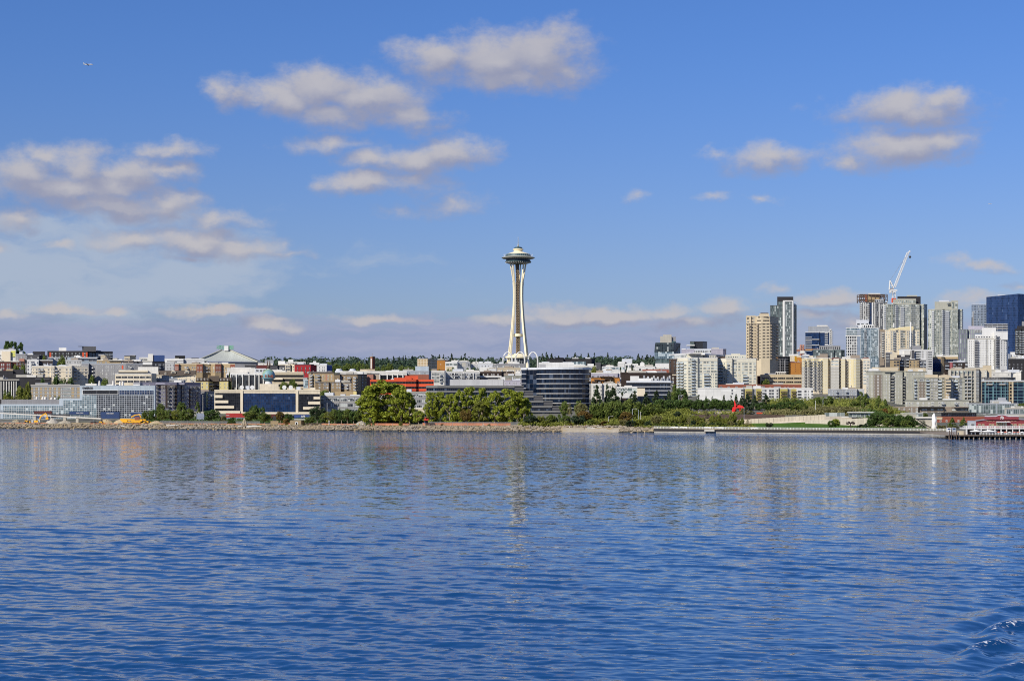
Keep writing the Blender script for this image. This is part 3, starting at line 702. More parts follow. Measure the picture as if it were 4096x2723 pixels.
    b=Bld('building','low tan roofed terrace between the cream house and the beige penthouse','A',1560,[1480,1640,1955],432,'tan',D=10,clutter=4,roof='roofwhite');b.slabbox('roof',1665,1955,418,430,'offwhite',1.5);b.fac(1490,1640,'ww.w',455,40,1);b.done()
    b=Bld('building','beige penthouse block with dark flat roof left of the white stepped terrace','B',1640,[-10,75,(165,8)],360,'beige',D=12,clutter=1,cornice='dkgrey');b.fac(0,72,'h',400,40,1,gl='black');b.done()
    # ---- crop B
    b=Bld('apartment_building','white stepped terrace house with a dark slate blue cube on its right','B',1660,[220,350,(353,-3),425,(432,0),606],385,'white',D=14,clutter=2,frame='grey');b.box('tower',352,428,325,460,'offwhite',-4,8);b.box('cube',428,606,346,450,'navy',-3,14);b.fac(225,345,'hh',412,40,1);b.done()
    b=Bld('apartment_building','dark slate apartment block with a white blank panel over tall windows','B',1520,[-60,185,(190,3),268,420,(610,6)],446,'dkgrey',D=14,cornice='charcoal',clutter=3);b.fac(-20,265,'nwBn.wBn.n',490,46,2);b.glz(272,418,450,492,M('white'),.3,'panel');b.fac(425,605,'.w.B.w',492,44,2);b.done()
    b=Bld('building','long white flat building carrying a black louvred roof box','B',1640,[606,895,(905,3),1215],408,'ltgrey',D=16,clutter=2,roof='roofwhite',cornice='white');b.glz(608,893,410,460,M('white'),.2,'panel');b.box('louvre_box',765,920,352,408,'black',5,9,panel=(.7,9));b.box('roof_unit',1015,1130,385,410,'dkgrey',6,8);b.band(428,440,'grey',.3,640,890);b.done()
    b=Bld('apartment_building','narrow pale grey apartments with tall windows left of the tan and rust block','B',1560,[640,752,(758,4)],456,'ltgrey',D=12,clutter=1);b.fac(642,752,'n.n.n',500,52,2);b.done()
    b=Bld('apartment_building','tan apartment block with rust coloured corner bays below the arena roof','B',1480,[760,822,(826,2),(1088,2),(1092,-1),1186,(1192,3),(1315,5),(1318,1),1372,(1378,-2),1470,(1476,3),1606,(1612,0),1682],482,'tan',acc='brick',D=14,cornice='beige',clutter=5)
    for a,c in((760,820),(1092,1186),(1378,1470),(1612,1682)):b.glz(a,c,486,600,M('brick'),.1,'bay_cladding');b.fac(a+4,c-4,'W' if c-a<70 else 'ww',540,56,2)
    b.fac(832,1086,'w.wb.ww',535,52,2);b.fac(1196,1312,'wbw',540,52,2);b.fac(1320,1372,'.w',540,52,2);b.fac(1480,1604,'wnw',548,50,2);b.done()
    b=Bld('mansard_building','cream building with a brown mansard roof and round topped dormers','B',1440,[472,582,(588,3),1082],655,'cream',D=14,clutter=3,frame='offwhite')
    m=MB();p=[b.pts[0],b.pts[-1]];za,zb=b.z(655),b.z(580)
    a,c=p[0],p[1];o=b.dr*4
    for q0,q1 in((a,c),):m.poly([(q0.x,q0.y-.4,za),(q1.x,q1.y-.4,za),(q1.x+o.x,q1.y+o.y,zb),(q0.x+o.x,q0.y+o.y,zb)]);m.poly([(q0.x+o.x,q0.y+o.y,zb),(q1.x+o.x,q1.y+o.y,zb),(q1.x+o.x*3,q1.y+o.y*4,zb),(q0.x+o.x*3,q0.y+o.y*4,zb)]);m.poly([(q1.x,q1.y-.4,za),(q1.x+o.x*3,q1.y+o.y*4,za),(q1.x+o.x*3,q1.y+o.y*4,zb),(q1.x+o.x,q1.y+o.y,zb)])
    m.build('roof',M('mansard',.8,.2,(.6,.4,.5)),b.root)
    for x,w,y0,y1 in((504,30,602,650),(622,26,606,646),(740,72,585,622),(948,72,585,622)):
        d=MB();k=3.825*F/1440;w2=w/k/2;X=xat('B',x,1441);zt=b.z(y0);z0_=b.z(y1);d.prism([(X-w2,1440.2),(X+w2,1440.2),(X+w2,1445),(X-w2,1445)],z0_,zt-w2*.5)
        n=len(d.v);d.lathe([(w2,0),(w2,4.6)],16,(0,0,0))
        for q in range(n,len(d.v)):vx,vy,vz=d.v[q];d.v[q]=(X+vx,1440.2+vz,zt-w2*.5+vy*.55)
        d.build('dormer',M('cream'),b.root,recalc=True);b.wins.append((1,w2*1.2,(zt-z0_)*.5,.1,1,(X,1440.15,z0_+(zt-z0_)*.45),0,'white','dark'))
    b.fac(480,580,'wbw',695,50,2);b.fac(660,1080,'.w.w.w.ww.w.w',665,56,2);b.fac(800,1080,'wb.w..bw',740,40,2);b.done()
    b=Bld('terrace_building','pale blue roof terrace building with planters in front of the brown mansard','B',1360,[480,600,805],706,'steel',D=12,clutter=2,roof='roofwhite');b.box('upper_storey',590,730,674,710,'ltblue',3,6);b.fac(485,800,'hhhh',738,50,1,gl='black');b.done()
    b=Bld('condo_building','yellow mansard condominium with a shaded balcony face and arched dormers','B',1380,[1082,1275,(1282,2),(1452,24)],745,'yellow',D=12,cornice='dkbrown',clutter=2,frame='offwhite',slab='dkgrey');b.box('mansard_roof',1090,1290,692,745,'mansard',1.5,10,panel=(.6,.4,.5));b.box('mansard_roof',1290,1440,662,745,'mansard',8,12)
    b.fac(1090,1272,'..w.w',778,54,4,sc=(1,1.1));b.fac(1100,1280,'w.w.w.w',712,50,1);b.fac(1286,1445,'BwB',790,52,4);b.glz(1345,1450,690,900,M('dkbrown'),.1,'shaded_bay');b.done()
    b=Bld('condo_building','smaller yellow mansard block standing left of the pale piered office','B',1372,[1446,1580,(1586,3),(1640,10)],742,'yellow',D=12,cornice='dkbrown',clutter=1,frame='offwhite');b.box('mansard_roof',1450,1630,690,742,'mansard',1.5,8,panel=(.6,.4,.5));b.fac(1450,1578,'s..w.w',785,52,3);b.fac(1590,1632,'w.',785,52,3);b.fac(1452,1630,'w.w.w.w',718,50,1);b.done()
    b=Bld('office_building','brown glass office with tall white piers under a white plant storey','B',1400,[1545,2132],636,'white',D=24,gl='dark',clutter=4,cornice='white');b.box('plant_storey',1560,1990,540,640,'offwhite',6,14,panel=(4,3));b.box('plant_storey',1620,1930,532,545,'white',8,10)
    b.glz(1550,2130,650,900,curtain('dark',1.1,2.9,'dkbrown',.16,.12))
    for x in(1552,1620,1708,1802,1900,1988,2052,2118):b.pier(x,13,636,900,'white',1.0)
    b.done()
    b=Bld('apartment_building','lavender grey apartment block with dark brown bays and a deep shadowed balcony front','B',1272,[140,432,(438,-2),790,(800,2),(1160,14)],768,'purple',D=18,slab='dkgrey',frame='offwhite',clutter=2,acc='dkbrown',rail='dkgrey',gl='dark')
    b.fac(150,430,'.ww.w.w.',815,50,1);b.glz(478,870,800,860,M('dkbrown'),.1,'bay_cladding');b.slabbox('canopy',470,905,770,796,'lav',1.6)
    for a,c in((620,650),(765,795),(850,865),(975,1000)):b.glz(a,c,862,1150,M('dkbrown'),.25,'bay_cladding')
    b.fac(480,620,'B.Ww',828,59,6);b.fac(652,765,'BwB',828,59,6);b.fac(800,850,'W',828,59,6);b.fac(868,975,'bWW',832,59,6);b.fac(1002,1155,'BwBw',838,59,5);b.done()
    b=Bld('apartment_building','pale narrow house front with stacked white windows beside the sloping street','B',1310,[1160,1215,(1220,4),(1370,10)],905,'grey',D=14,frame='white',clutter=1);b.fac(1165,1215,'w',945,50,5);b.fac(1225,1365,'nBnBn',955,48,5);b.pier(1250,26,920,1140,'yellow',.6,'stair_tower');b.done()
    b=Bld('office_building','wide cream office of dark blue glass with stepped balcony slabs at both ends','B',1160,[(1368,0),(2985,0)],884,'cream',D=34,cornice='cream',clutter=0,panel=(2.4,1.6),base=1240)
    gm=curtain('blue',1.3,1.9,'charcoal',.09,.05)
    b.glz(1380,1765,922,1196,curtain('black',1.3,1.9,'charcoal',.09,.02));b.glz(1806,2612,928,1215,gm);b.glz(2654,2980,938,1212,curtain('black',1.3,1.9,'charcoal',.09,.03))
    b.pier(1786,38,884,1236,'cream',.6);b.pier(2634,36,890,1240,'cream',.6)
    for x0,x1,y0,y1 in((1370,1496,954,998),(1370,1584,1036,1078),(1370,1672,1117,1160),(1370,1765,1196,1240),(2888,2988,980,1020),(2804,2988,1053,1097),(2728,2988,1134,1176),(1806,2840,1215,1245)):b.band(y0,y1,'cream',1.2,x0,x1,'balcony_slab')
    b.box('plant_house',2062,2348,784,890,'cream',8,12,panel=(2.4,2));b.box('plant_house',2480,2605,848,900,'cream',7,8);b.box('roof_unit',1845,1905,815,880,'silver',6,5);b.box('plant_house',2838,2912,840,900,'cream',6,7);b.box('roof_unit',2622,2684,828,885,'silver',5,5);b.box('plant_house',2700,2840,850,898,'beige',9,7)
    for x in(1950,2440,2540,1790):
        Y=1165;X=xat('B',x,Y);m=MB();z=b.z(880);m.lathe([(.1,0),(1.0,.5),(1.5,1.4)],12,(0,0,0));m.v=[(X+v[0],Y-v[2]*.8,z+2.0+v[1])for v in m.v];m.box(X-.1,X+.1,Y-.1,Y+.1,z-.4,z+2.0);m.build('dish_antenna',M('white'),b.root)
    b.done()
    # ---- crop C
    b=Bld('building','plain grey rooftop cube behind the painted globe','C',1780,[226,360,(362,6)],426,'steel',D=12,clutter=0,panel=(2,5));b.done()
    b=Bld('building','slate grey apartment block with rust brown roof level behind the globe','C',1540,[-80,95,(98,-2),270,(278,0),420,(428,2),535],505,'dkgrey',D=14,clutter=3,acc='brick',cornice='charcoal');b.glz(98,268,500,548,M('maroon'),.2,'cladding');b.box('wing',-80,250,548,612,'silver',-4,5,win=(6,.5,1));b.fac(432,530,'ww',552,45,2);b.done()
    b=Bld('apartment_building','cream and white apartment block with stepped white penthouses beside the red block','C',1620,[430,615,(622,3),685],492,'cream',D=16,clutter=2,acc='orange',frame='grey');b.box('penthouse',430,535,434,510,'white',8,10);b.box('penthouse',585,662,412,470,'white',12,8);b.box('penthouse',480,850,448,495,'offwhite',10,10,win=(9,.4,1));b.fac(440,612,'.a.WW',522,42,3);b.fac(624,684,'nn',525,42,2);b.done()
    b=Bld('apartment_building','deep red apartment block with tall black framed window bays','C',1540,[680,928,(1020,16)],490,'red',D=14,clutter=1,cornice='dkgrey',frame='black',gl='pale',pl=.5);b.box('penthouse',910,1060,460,495,'white',8,10);b.box('penthouse',965,1012,436,470,'white',10,6);b.fac(685,925,'.t.t.t.t',545,52,2);b.fac(800,926,'t.t',650,50,2);b.done()
    b=Bld('apartment_building','white apartment block with a bright blue end wall right of the red block','C',1600,[1022,1172,(1258,14)],500,'white',D=14,clutter=1,frame='grey');b.glz(1178,1256,502,600,M('blue'),.15,'end_wall');b.fac(1030,1170,'.n.nn.',535,44,2);b.done()
    b=Bld('office_building','cream office with three dark horizontal window strips right of the globe','C',1385,[235,500,818],610,'beige',D=20,clutter=4,cornice='cream');b.bands([646,708,790],36,'black',out=.1);b.box('band_wing',330,500,690,720,'cream',-2,3);b.done()
    b=Bld('building','small pale blue glass stair tower between the striped office and tan condominiums','C',1340,[818,892],728,'ltblue',D=10,clutter=1);b.glz(822,890,735,835,curtain('sky',1.4,2.0,'ltblue',.15,.1));b.done()
    b=Bld('condo_building','tan condominium with a rounded corner of stacked balconies','C',1330,[(896,8),(915,2),(935,0),(962,1),985,1290],622,'tan',D=16,clutter=2,slab='beige',cornice='mansard',acc='salmon');b.box('roof',905,1270,600,626,'mansard',3,14)
    b.fac(918,962,'B',655,46,5);b.fac(985,1070,'wB',655,46,4);b.fac(1075,1290,'.w.Aw.w.',665,46,2);b.done()
    b=Bld('condo_building','long brown and tan condominium with recessed balconies right of the rounded tan one','C',1318,[1285,1375,(1380,3),1628,(1634,0),(1790,10)],642,'dktan',D=16,clutter=3,slab='tan',cornice='dkgrey',acc='salmon');b.fac(1380,1630,'b.w.BB.wB',690,46,5);b.fac(1638,1785,'.s.w.s',670,46,5);b.pier(1665,55,650,900,'tan',.3,'bay');b.pier(1610,46,900,975,'yellow',1.0,'entrance_bay');b.done()
    b=Bld('condo_building','low tan condominium with white bay windows in front of the taller tan ones','C',1285,[998,1205,(1212,2),1390,(1396,4),1556],765,'dktan',D=12,clutter=2,cornice='dkgrey',frame='white');b.fac(1004,1205,'.w.Ww',790,52,2);b.fac(1215,1388,'.w.ww',790,50,2);b.fac(1398,1552,'BwBw',800,48,2);b.box('podium',1300,1575,905,985,'tan',-1.5,4);b.done()
    b=Bld('building','plain salmon pink stair block with a dark right wing','C',1345,[1788,1886,(1892,4),1978],636,'salmon',D=14,clutter=1,cornice='dkgrey');b.glz(1892,1976,640,890,M('taupe'),.1,'dark_wing');b.done()
    b=Bld('office_building','long white roofed building with round white columns and big rooftop fans','C',1420,[1380,1912,2400],606,'offwhite',D=26,clutter=3,roof='roofwhite',cornice='offwhite',par=1.0);b.box('plant_house',1682,1912,560,612,'beige',6,12)
    b.glz(1912,2395,650,720,curtain('black',3,5,'charcoal',.2,.02))
    for x in(1985,2102,2182,2258,2340):b.pier(x,17,636,722,'offwhite',1.2,'column')
    for x in(1362,1570):
        Y=1432;X=xat('C',x,Y);z=b.z(606);m=MB();m.box(X-3.2,X+3.2,Y-3,Y+3,z-.3,z+1.6);m.lathe([(2.6,1.5),(2.6,2.4),(2.2,3.0)],18,(X,Y,z));m.build('roof_fan',M('silver'),b.root)
    b.done()
    b=Bld('school_building','grey three storey building with broad white framed factory windows behind shore trees','C',1172,[1078,1708,(1716,4),(1790,14)],972,'grey',D=20,clutter=3,cornice='concrete',gl='dark',pl=.35,frame='white',base=1210);
    for x0,x1 in((1082,1142),(1152,1256),(1268,1372),(1382,1486),(1496,1597),(1608,1702)):b.fac(x0,x1,'g',1026,84,3,sc=(1,.72))
    b.fac(1722,1786,'g',1030,82,2,sc=(1,.7));b.bands([1060,1145],6,'concrete',out=.2);b.done()
    b=Bld('school_building','grey factory windowed building glimpsed between the two big poplar groups','D',1176,[480,575,(580,0),800],916,'grey',D=18,clutter=1,cornice='concrete',frame='white',pl=.45,base=1200)
    for x0,x1 in((490,562),(582,628),(638,732),(742,796)):b.fac(x0,x1,'g',964,84,3,sc=(1,.68))
    b.done()
    b=Bld('shed','small cream park building with dark openings below the grey factory windows','D',1110,[500,755,(762,4)],1156,'cream',D=10,clutter=0,cornice='offwhite',base=1356);b.fac(540,700,'.w..',1206,50,1,gl='black');b.glz(560,745,1265,1350,M('maroon'),.1,'doorway');b.done()
left_side()
def middle():
    # ---- crop D
    b=Bld('office_building','bright red orange office with dark ribbon windows behind the big poplars','D',1262,[(-75,2),470,(475,-1),630,(660,2),900],728,'redorange',D=22,clutter=1,cornice='redorange',panel=None,base=950);b.box('penthouse',290,560,690,735,'redorange',5,12);b.box('penthouse',455,660,662,735,'redorange',8,12)
    for y in(750,826,894):b.band(y,y+32,curtain('black',2.5,3,'dkgrey',.12,.03),.06,-70,895)
    b.done()
    b=Bld('apartment_building','blue grey apartment block over brick with a panelled penthouse behind the red orange office','D',1440,[348,825,(862,10)],592,'steel',D=14,clutter=2,acc='brick',frame='white');b.glz(488,822,642,750,M('brick'),.15,'brick_base');b.box('penthouse',616,822,514,596,'ltblue',6,10,panel=(1.2,8));b.fac(352,820,'w.w.w.w.w.w.',622,50,1);b.fac(640,820,'W.sW',680,50,2);b.done()
    b=Bld('theatre_building','pale cube of a building covered in a tan checker pattern','D',1950,[648,806,(952,22)],402,'beige',D=20,clutter=0,par=.2,wmat=checker_mat());b.done()
    b=Bld('brick_building','orange brick block with dark flat roof right of the checkered cube','D',1800,[948,1075,(1130,12)],424,'brick',D=16,clutter=2,cornice='brown',acc='orange');b.glz(950,1073,428,570,M('orange',.8,.2,(.5,.25,.5)),.1,'brick_face');b.fac(990,1020,'s',485,40,1);b.done()
    b=Bld('building','white box with a row of wide windows over an arched entrance','D',1700,[1075,1258,(1264,4),(1456,10)],450,'white',D=16,clutter=4,gl='pale',frame='grey');b.fac(1082,1256,'WWW',488,50,1);b.fac(1268,1450,'www.w',490,50,1);b.box('entrance_block',1090,1180,520,580,'beige',-4,5);b.box('plant_house',1330,1386,458,520,'concrete',-3,5);b.done()
    b=Bld('apartment_building','cream apartment house with dark framed bay windows left of the pale grey balcony block','D',1370,[862,1062,(1080,6)],592,'offwhite',D=14,clutter=1,frame='dkgrey',gl='pale',slab='offwhite');b.fac(866,1060,'wWwbw',636,54,3,sc=(1,1.2));b.done()
    b=Bld('apartment_building','pale grey apartment row with white fins between recessed balconies','D',1385,[1082,1606],600,'ltgrey',D=14,clutter=3,slab='silver',rail='dkgrey',cornice='offwhite');b.fac(1085,1215,'wwB',640,54,3);b.fac(1222,1605,'BwBwBwB',645,54,2)
    for x in(1218,1362,1506):b.pier(x,10,612,715,'white',1.2,'fin')
    b.done()
    b=Bld('apartment_building','dark brown brick apartment block with a white terrace band right of the balcony row','D',1400,[1606,1935,(1990,6)],606,'dkbrown',D=14,clutter=3,cornice='brown');b.fac(1612,1930,'.w.w.ww.w.',645,50,1);b.band(662,684,'white',1.4,1604,1935,'terrace');b.fac(1620,1930,'hhhhh',702,40,1,gl='black');b.done()
    for i,(x0,x1,t,c,lab)in enumerate(((1462,1568,480,'ltgrey','grey flat roofed apartments left end of the pale row below the far trees'),(1570,1808,472,'silver','pale grey apartments with white lower storey in the row below the far trees'),(1812,2060,486,'grey','grey apartments right end of the row below the far trees'),(1720,1900,556,'concrete','blank concrete roof building in front of the pale apartment row'))):
        b=Bld('apartment_building',lab,'D',1720-60*(i==3),[x0,x1],t,c,D=12,clutter=3,cornice='offwhite');
        if i<3:b.fac(x0+4,x1-4,'w.w.W.w.w' if x1-x0>150 else 'w.w.w',t+40,40,3)
        if i==1:b.glz(x0+40,x1-20,530,600,M('white'),.1,'lower_storey')
        b.done()
    # terraced glass office: six storeys, each lower one reaching farther right
    b=Bld('office_building','grey terraced office of long glass ribbons stepping down to the right','D',1205,[(785,6),960,2275],812,'slate',D=30,clutter=0,par=.2,base=1330)
    xr=[2275,2420,2568,2718,2848,2990];tp=[816,888,962,1040,1118,1192]
    gr=curtain('ink',1.5,3,'dkgrey',.08,.1)
    for i,(x,y)in enumerate(zip(xr,tp)):
        if i:
            m=MB();a=Vector((xat('D',2200,1205-.3*i),1205-.3*i,0));c=Vector((xat('D',x,1205-.3*i),1205-.3*i,0));m.prism([(a.x,a.y),(c.x,c.y),(c.x,c.y+26),(a.x,a.y+26)],b.z0,b.z(y));m.build('terrace_block',M('dkgrey'),b.root)
        b.band(y,y+28,'slate',.8+.3*i,790,x-140,'spandrel');b.band(y+30,y+72,gr,.25+.3*i,790,x-140,'ribbon_window');b.band(y+10,y+58,'dkgrey',.35+.3*i,x-138,x,'terrace_parapet');b.band(y,y+10,'slate',.9+.3*i,x-138,x,'coping')
    b.box('plant_house',1145,1960,718,815,'ltgrey',6,16,panel=(4.8,9));b.band(1266,1290,'slate',2.6,790,3000,'spandrel');b.done()
    # ---- crop E: low fill between the brown block and the dark curved office
    for x0,x1,t,Y,c,lab,pat in((-30,220,604,1420,'dkbrown','dark brown flat block left of the curved glass office','.w.w.w.w'),(60,330,664,1380,'sagedk','dark green rowhouse block left of the curved glass office','.w..w.w'),(60,330,736,1330,'lav','lavender rowhouse block with white windows left of the curved glass office','w.w.nn.w'),
                                     (-20,60,722,1350,'grey','grey gable end between the lavender and terraced buildings','.'),(-40,320,548,1500,'beige','beige roofed low building below the tower legs','ww.ww.ww'),(-60,400,484,1620,'grey','grey terrace roof block under the tower legs','w.w.w.w.w.w'),(225,330,628,1470,'white','white low block with dark terrace behind the curved glass office','hh')):
        b=Bld('building',lab,'E',Y,[x0,x1],t,c,D=12,clutter=4,cornice=c);b.fac(x0+4,x1-4,pat,t+35,46,2);b.done()
    # dark curved glass office
    pts=[(328,5),(406,0),(412,1),(562,-4)]
    for i in range(15):
        t=i/14;a=math.pi*(.93-.86*t);pts.append((968-405*math.cos(math.pi-a)*-1 if False else 565+(1372-565)*(1-math.cos(math.pi*(.06+.88*t)))/2*1.0,-4-17*math.sin(math.pi*(.06+.88*t))+3))
    pts=[pts[0],pts[1],pts[2],pts[3]]+[p for p in pts[4:]if p[0]>575]+[(1394,14)]
    b=Bld('office_building','dark blue glass office with a curved front and white floor bands','E',1250,pts,548,'navy',D=34,cornice='silver',clutter=0,par=.2,wmat=curtain('ink',1.45,3.4,'charcoal',.09,.08),base=1260)
    b.band(538,568,'silver',.7)
    for y in(630,704,778,852,928,1002,1076,1150):b.band(y,y+8,'white',.4,566,1374);b.band(y-4,y+3,'silver',.4,330,404)
    b.glz(408,562,570,1240,curtain('ink',3.2,3.4,'dkgrey',.1,.2),.12)
    b.box('plant_house',592,1130,456,548,'white',6,18,roof='roofwhite',panel=(6,9));b.box('louvre',600,690,482,536,'ltgrey',5.7,.25,panel=(.3,9));b.box('roof_unit',640,755,446,456,'silver',8,6);b.box('roof_unit',960,1100,450,456,'silver',8,6);b.done()
    b=Bld('building','long black modern hall with blue tinted windows behind the curved office','E',1950,[720,970,(975,4),(1400,4),(1452,16)],404,'charcoal',D=20,clutter=2,cornice='black',panel=(2.5,9));b.box('upper_storey',840,972,382,410,'black',4,12);b.glz(1085,1312,438,505,curtain('sky',2.6,9,'charcoal',.35,.1));b.box('wing',1455,1540,458,560,'dkgrey',8,12);b.box('wing',1540,1660,488,560,'charcoal',12,12);b.done()
    for x0,x1,t,Y,c,lab,pat,fy in((1130,1472,512,1720,'offwhite','long low cream roof with pale fins right of the white plant house','.',0),(1505,1772,586,1560,'white','white low block with flat roof right of the curved office','h.h.',600),(1560,1905,524,1640,'white','glass walled white pavilion with an overhanging roof','ggggg',548)):
        b=Bld('building',lab,'E',Y,[x0,x1],t,c,D=12,clutter=3,roof='roofwhite',gl='sky')
        if pat!='.':b.fac(x0+4,x1-4,pat,fy,40,1)
        else:b.fac(x0+160,x1,'nnnnnnnnnn',528,30,1,frame='grey')
        b.done()
    b=Bld('apartment_building','pinkish white apartment block with balconies right of the curved office','E',1470,[1394,1800,(1806,2),1925],622,'lav',D=12,clutter=2,roof='roofwhite',frame='grey',cornice='white');b.fac(1400,1800,'w.w.w.w.w.',675,50,1);b.done()
    b=Bld('terrace_building','orange stuccoed terraces with brown tiled canopies','E',1425,[1394,1560,(1565,-2),1705,1830],690,'orange',D=12,clutter=1,cornice='brown',roof='brown');
    for x0,x1,y in((1530,1710,668),(1440,1520,712),(1600,1700,700),(1400,1480,742),(1545,1620,720),(1625,1720,745)):b.slabbox('tiled_canopy',x0,x1,y,y+16,'brown',3,5)
    b.fac(1400,1828,'w.b.w.b.w',758,40,1);b.done()
    b=Bld('apartment_building','white apartment house with bay windows rising behind the shore firs','E',1390,[1394,1480,(1484,-2),(1560,-2),(1564,0),1700,(1704,-2),(1792,-2),(1796,0),1880],786,'offwhite',D=14,clutter=3,frame='dkgrey',gl='pale',cornice='white');b.fac(1400,1480,'.Ww',832,58,3);b.fac(1486,1558,'w.w',832,58,3);b.fac(1566,1700,'n..Ww',832,58,3);b.fac(1706,1790,'w.w',832,58,3);b.fac(1798,1878,'ww',832,58,3,sc=(1,1.3));b.done()
    b=Bld('building','dark roofed building with rooftop terrace clutter and steel railings','E',1440,[1840,1930,2150],616,'dkbrown',D=14,clutter=6,cornice='dkbrown',roof='silver');b.box('roof_terrace',1770,1925,690,745,'silver',-3,5);b.fac(1855,1985,'hh',768,40,1,gl='black');b.done()
    b=Bld('laboratory_building','white and pale grey laboratory block stepping up below the far trees','E',1760,[1800,1905,(1910,3),2025],478,'white',D=16,clutter=3,gl='sky');b.box('upper_storey',1865,2022,402,485,'silver',4,10);b.box('canopy',1808,1910,444,458,'white',0,6);b.fac(1910,2020,'h.h',500,50,1);b.done()
    # ---- crop F
    b=Bld('broadcast_building','long white studio building with a row of square windows and roof dishes','F',1560,[145,460,(465,3),675],524,'white',D=18,clutter=4,frame='grey',roof='roofwhite');b.box('upper_storey',462,674,470,530,'white',4,12,panel=(2,9));b.box('wing',0,200,476,560,'white',8,10,win=(4,.5,1));b.fac(150,670,'.w.w.w.w.w',566,50,1)
    Y=1566;X=xat('F',262,Y);z=b.z(524);m=MB();m.lathe([(.1,0),(1.4,.5),(2.2,1.6)],14);m.v=[(X+v[0],Y-v[2],z+2.6+v[1])for v in m.v];m.box(X-.15,X+.15,Y-.1,Y+.1,z-.3,z+2.6);m.build('dish_antenna',M('white'),b.root);b.done()
    b=Bld('brick_building','low brick red wall building with a planted roof','F',1500,[265,530,672],574,'redbrick',D=10,clutter=3);b.fac(270,525,'..w...w.',600,40,1);b.done()
    b=Bld('brick_building','brown brick loft building with tall dark windows left of the cream condominium','F',1520,[676,800,(835,12)],412,'brown',D=18,clutter=1,frame='dkgrey',cornice='brown');b.fac(680,798,'t.tt',448,60,4);b.fac(806,834,'n',448,60,4);b.done()
    b=Bld('brick_building','dark brown apartment block with grey balconies beside the cream condominium base','F',1450,[490,780,(800,8)],648,'dkbrown',D=14,clutter=3,cornice='cream',frame='offwhite');b.fac(600,780,'.n.WW.',700,56,3);b.done()
    b=Bld('building','long brown flat roof with white mechanical cabinets on top','F',1360,[-60,250,720],622,'dkbrown',D=14,clutter=8,cornice='dkbrown',roof='silver');b.box('plant_house',80,215,664,745,'white',-6,6);
    for i in range(14):b.box('roof_unit',280+i*30,305+i*30,655+(i*37)%60,745,random.Random(i).choice(['silver','white','ltgrey','steel']),-8+(i%3)*1.5,2.5)
    b.done()
    b=Bld('office_building','low dark glass office with three white floor lines above the park trees','F',1262,[20,690,(722,12)],748,'charcoal',D=24,clutter=3,cornice='silver',roof='silver',wmat=curtain('ink',.95,3.4,'charcoal',.10,.03));b.band(742,766,'silver',1.0);b.bands([822,882,944],10,'silver',out=.7);b.done()
    b=Bld('bridge_building','glass skybridge with white diagonal braces left of the low dark office','F',1235,[-130,30,188],836,'white',D=8,clutter=1,gl='green',base=1000)
    b.glz(-125,185,850,920,curtain('green',3.6,5,'white',.25,.1));b.box('stair_block',188,306,852,970,'cream',-2,8)
    for x in(-115,-20):
        m=MB();z0,z1=b.z(925),b.z(842);Xa,Xb=xat('F',x,1234.7),xat('F',x+72,1234.7)
        m.beam([(Xa,1234.7,z0),(Xb,1234.7,z1)],.35,.3,side=(0,1,0));m.beam([(Xa,1234.4,z1),(Xb,1234.4,z0)],.35,.3,side=(0,1,0));m.build('cross_brace',M('white'),b.root)
    b.done()
    b=Bld('glass_tower','tapered teal glass tower with a lighter blue lower half and grey roof box','F',2250,[470,745,(845,18)],158,'grnblue',D=22,clutter=0,wmat=curtain('green',2.4,3.2,'grnblue',.35,.06),par=.4)
    for v in range(len(b.wall.v)//2,len(b.wall.v)):pass
    m=MB();ps=[Vector((xat('F',x,2250+d),2250+d,0))for x,d in((448,-.6),(748,-.6),(828,17.4))];qs=[Vector((xat('F',x,2250+d),2250+d,0))for x,d in((462,-.6),(748,-.6),(852,17.4))]
    for i in range(2):m.quad((ps[i].x,ps[i].y,b.z(300)),(ps[i+1].x,ps[i+1].y,b.z(300)),(qs[i+1].x,qs[i+1].y,b.z(158)),(qs[i].x,qs[i].y,b.z(158)))
    m.build('upper_glazing',curtain('dark',2.4,3.2,'grnblue',.3,.14),b.root)
    m=MB();rs=[Vector((xat('F',x,2250+d),2250+d,0))for x,d in((456,-.6),(752,-.6),(816,17.4))]
    for i in range(2):m.quad((rs[i].x,rs[i].y,b.z(402)),(rs[i+1].x,rs[i+1].y,b.z(402)),(ps[i+1].x,ps[i+1].y,b.z(300)),(ps[i].x,ps[i].y,b.z(300)))
    m.build('lower_glazing',curtain('sky',2.4,3.2,'bluegrey',.25,.25),b.root)
    b.box('plant_house',538,712,56,132,'concrete',3,12);b.box('plant_house',712,778,64,132,'grey',6,9);b.box('plant_house',582,712,32,58,'concrete',5,8);b.box('glass_storey',540,770,130,160,'grnblue',3.5,12);b.done()
    b=Bld('glass_tower','dark square office top with a pale projecting balcony slab behind the cream condominiums','F',2000,[995,1062,(1066,2),1192,(1256,14)],140,'charcoal',D=18,clutter=0,wmat=curtain('black',1.2,2.2,'dkgrey',.12,.03));b.glz(996,1060,134,240,curtain('green',1.6,2.4,'dkgrey',.15,.2),.1);b.slabbox('balcony_slab',950,1062,188,202,'white',3);b.box('podium',945,1320,248,330,'silver',-3,20,win=(14,.4,1));b.done()
    b=Bld('building','white plant penthouse box left of the dark square office top','F',1600,[864,1062],264,'lav',D=10,clutter=1,panel=(3,9));b.done()
    b=Bld('building','round white rooftop drum behind the cream condominium roof','F',1610,[1318,1480,(1500,0),(1530,2),(1548,8)],256,'lav',D=12,clutter=1,roof='roofwhite',panel=(1.2,9));b.done()
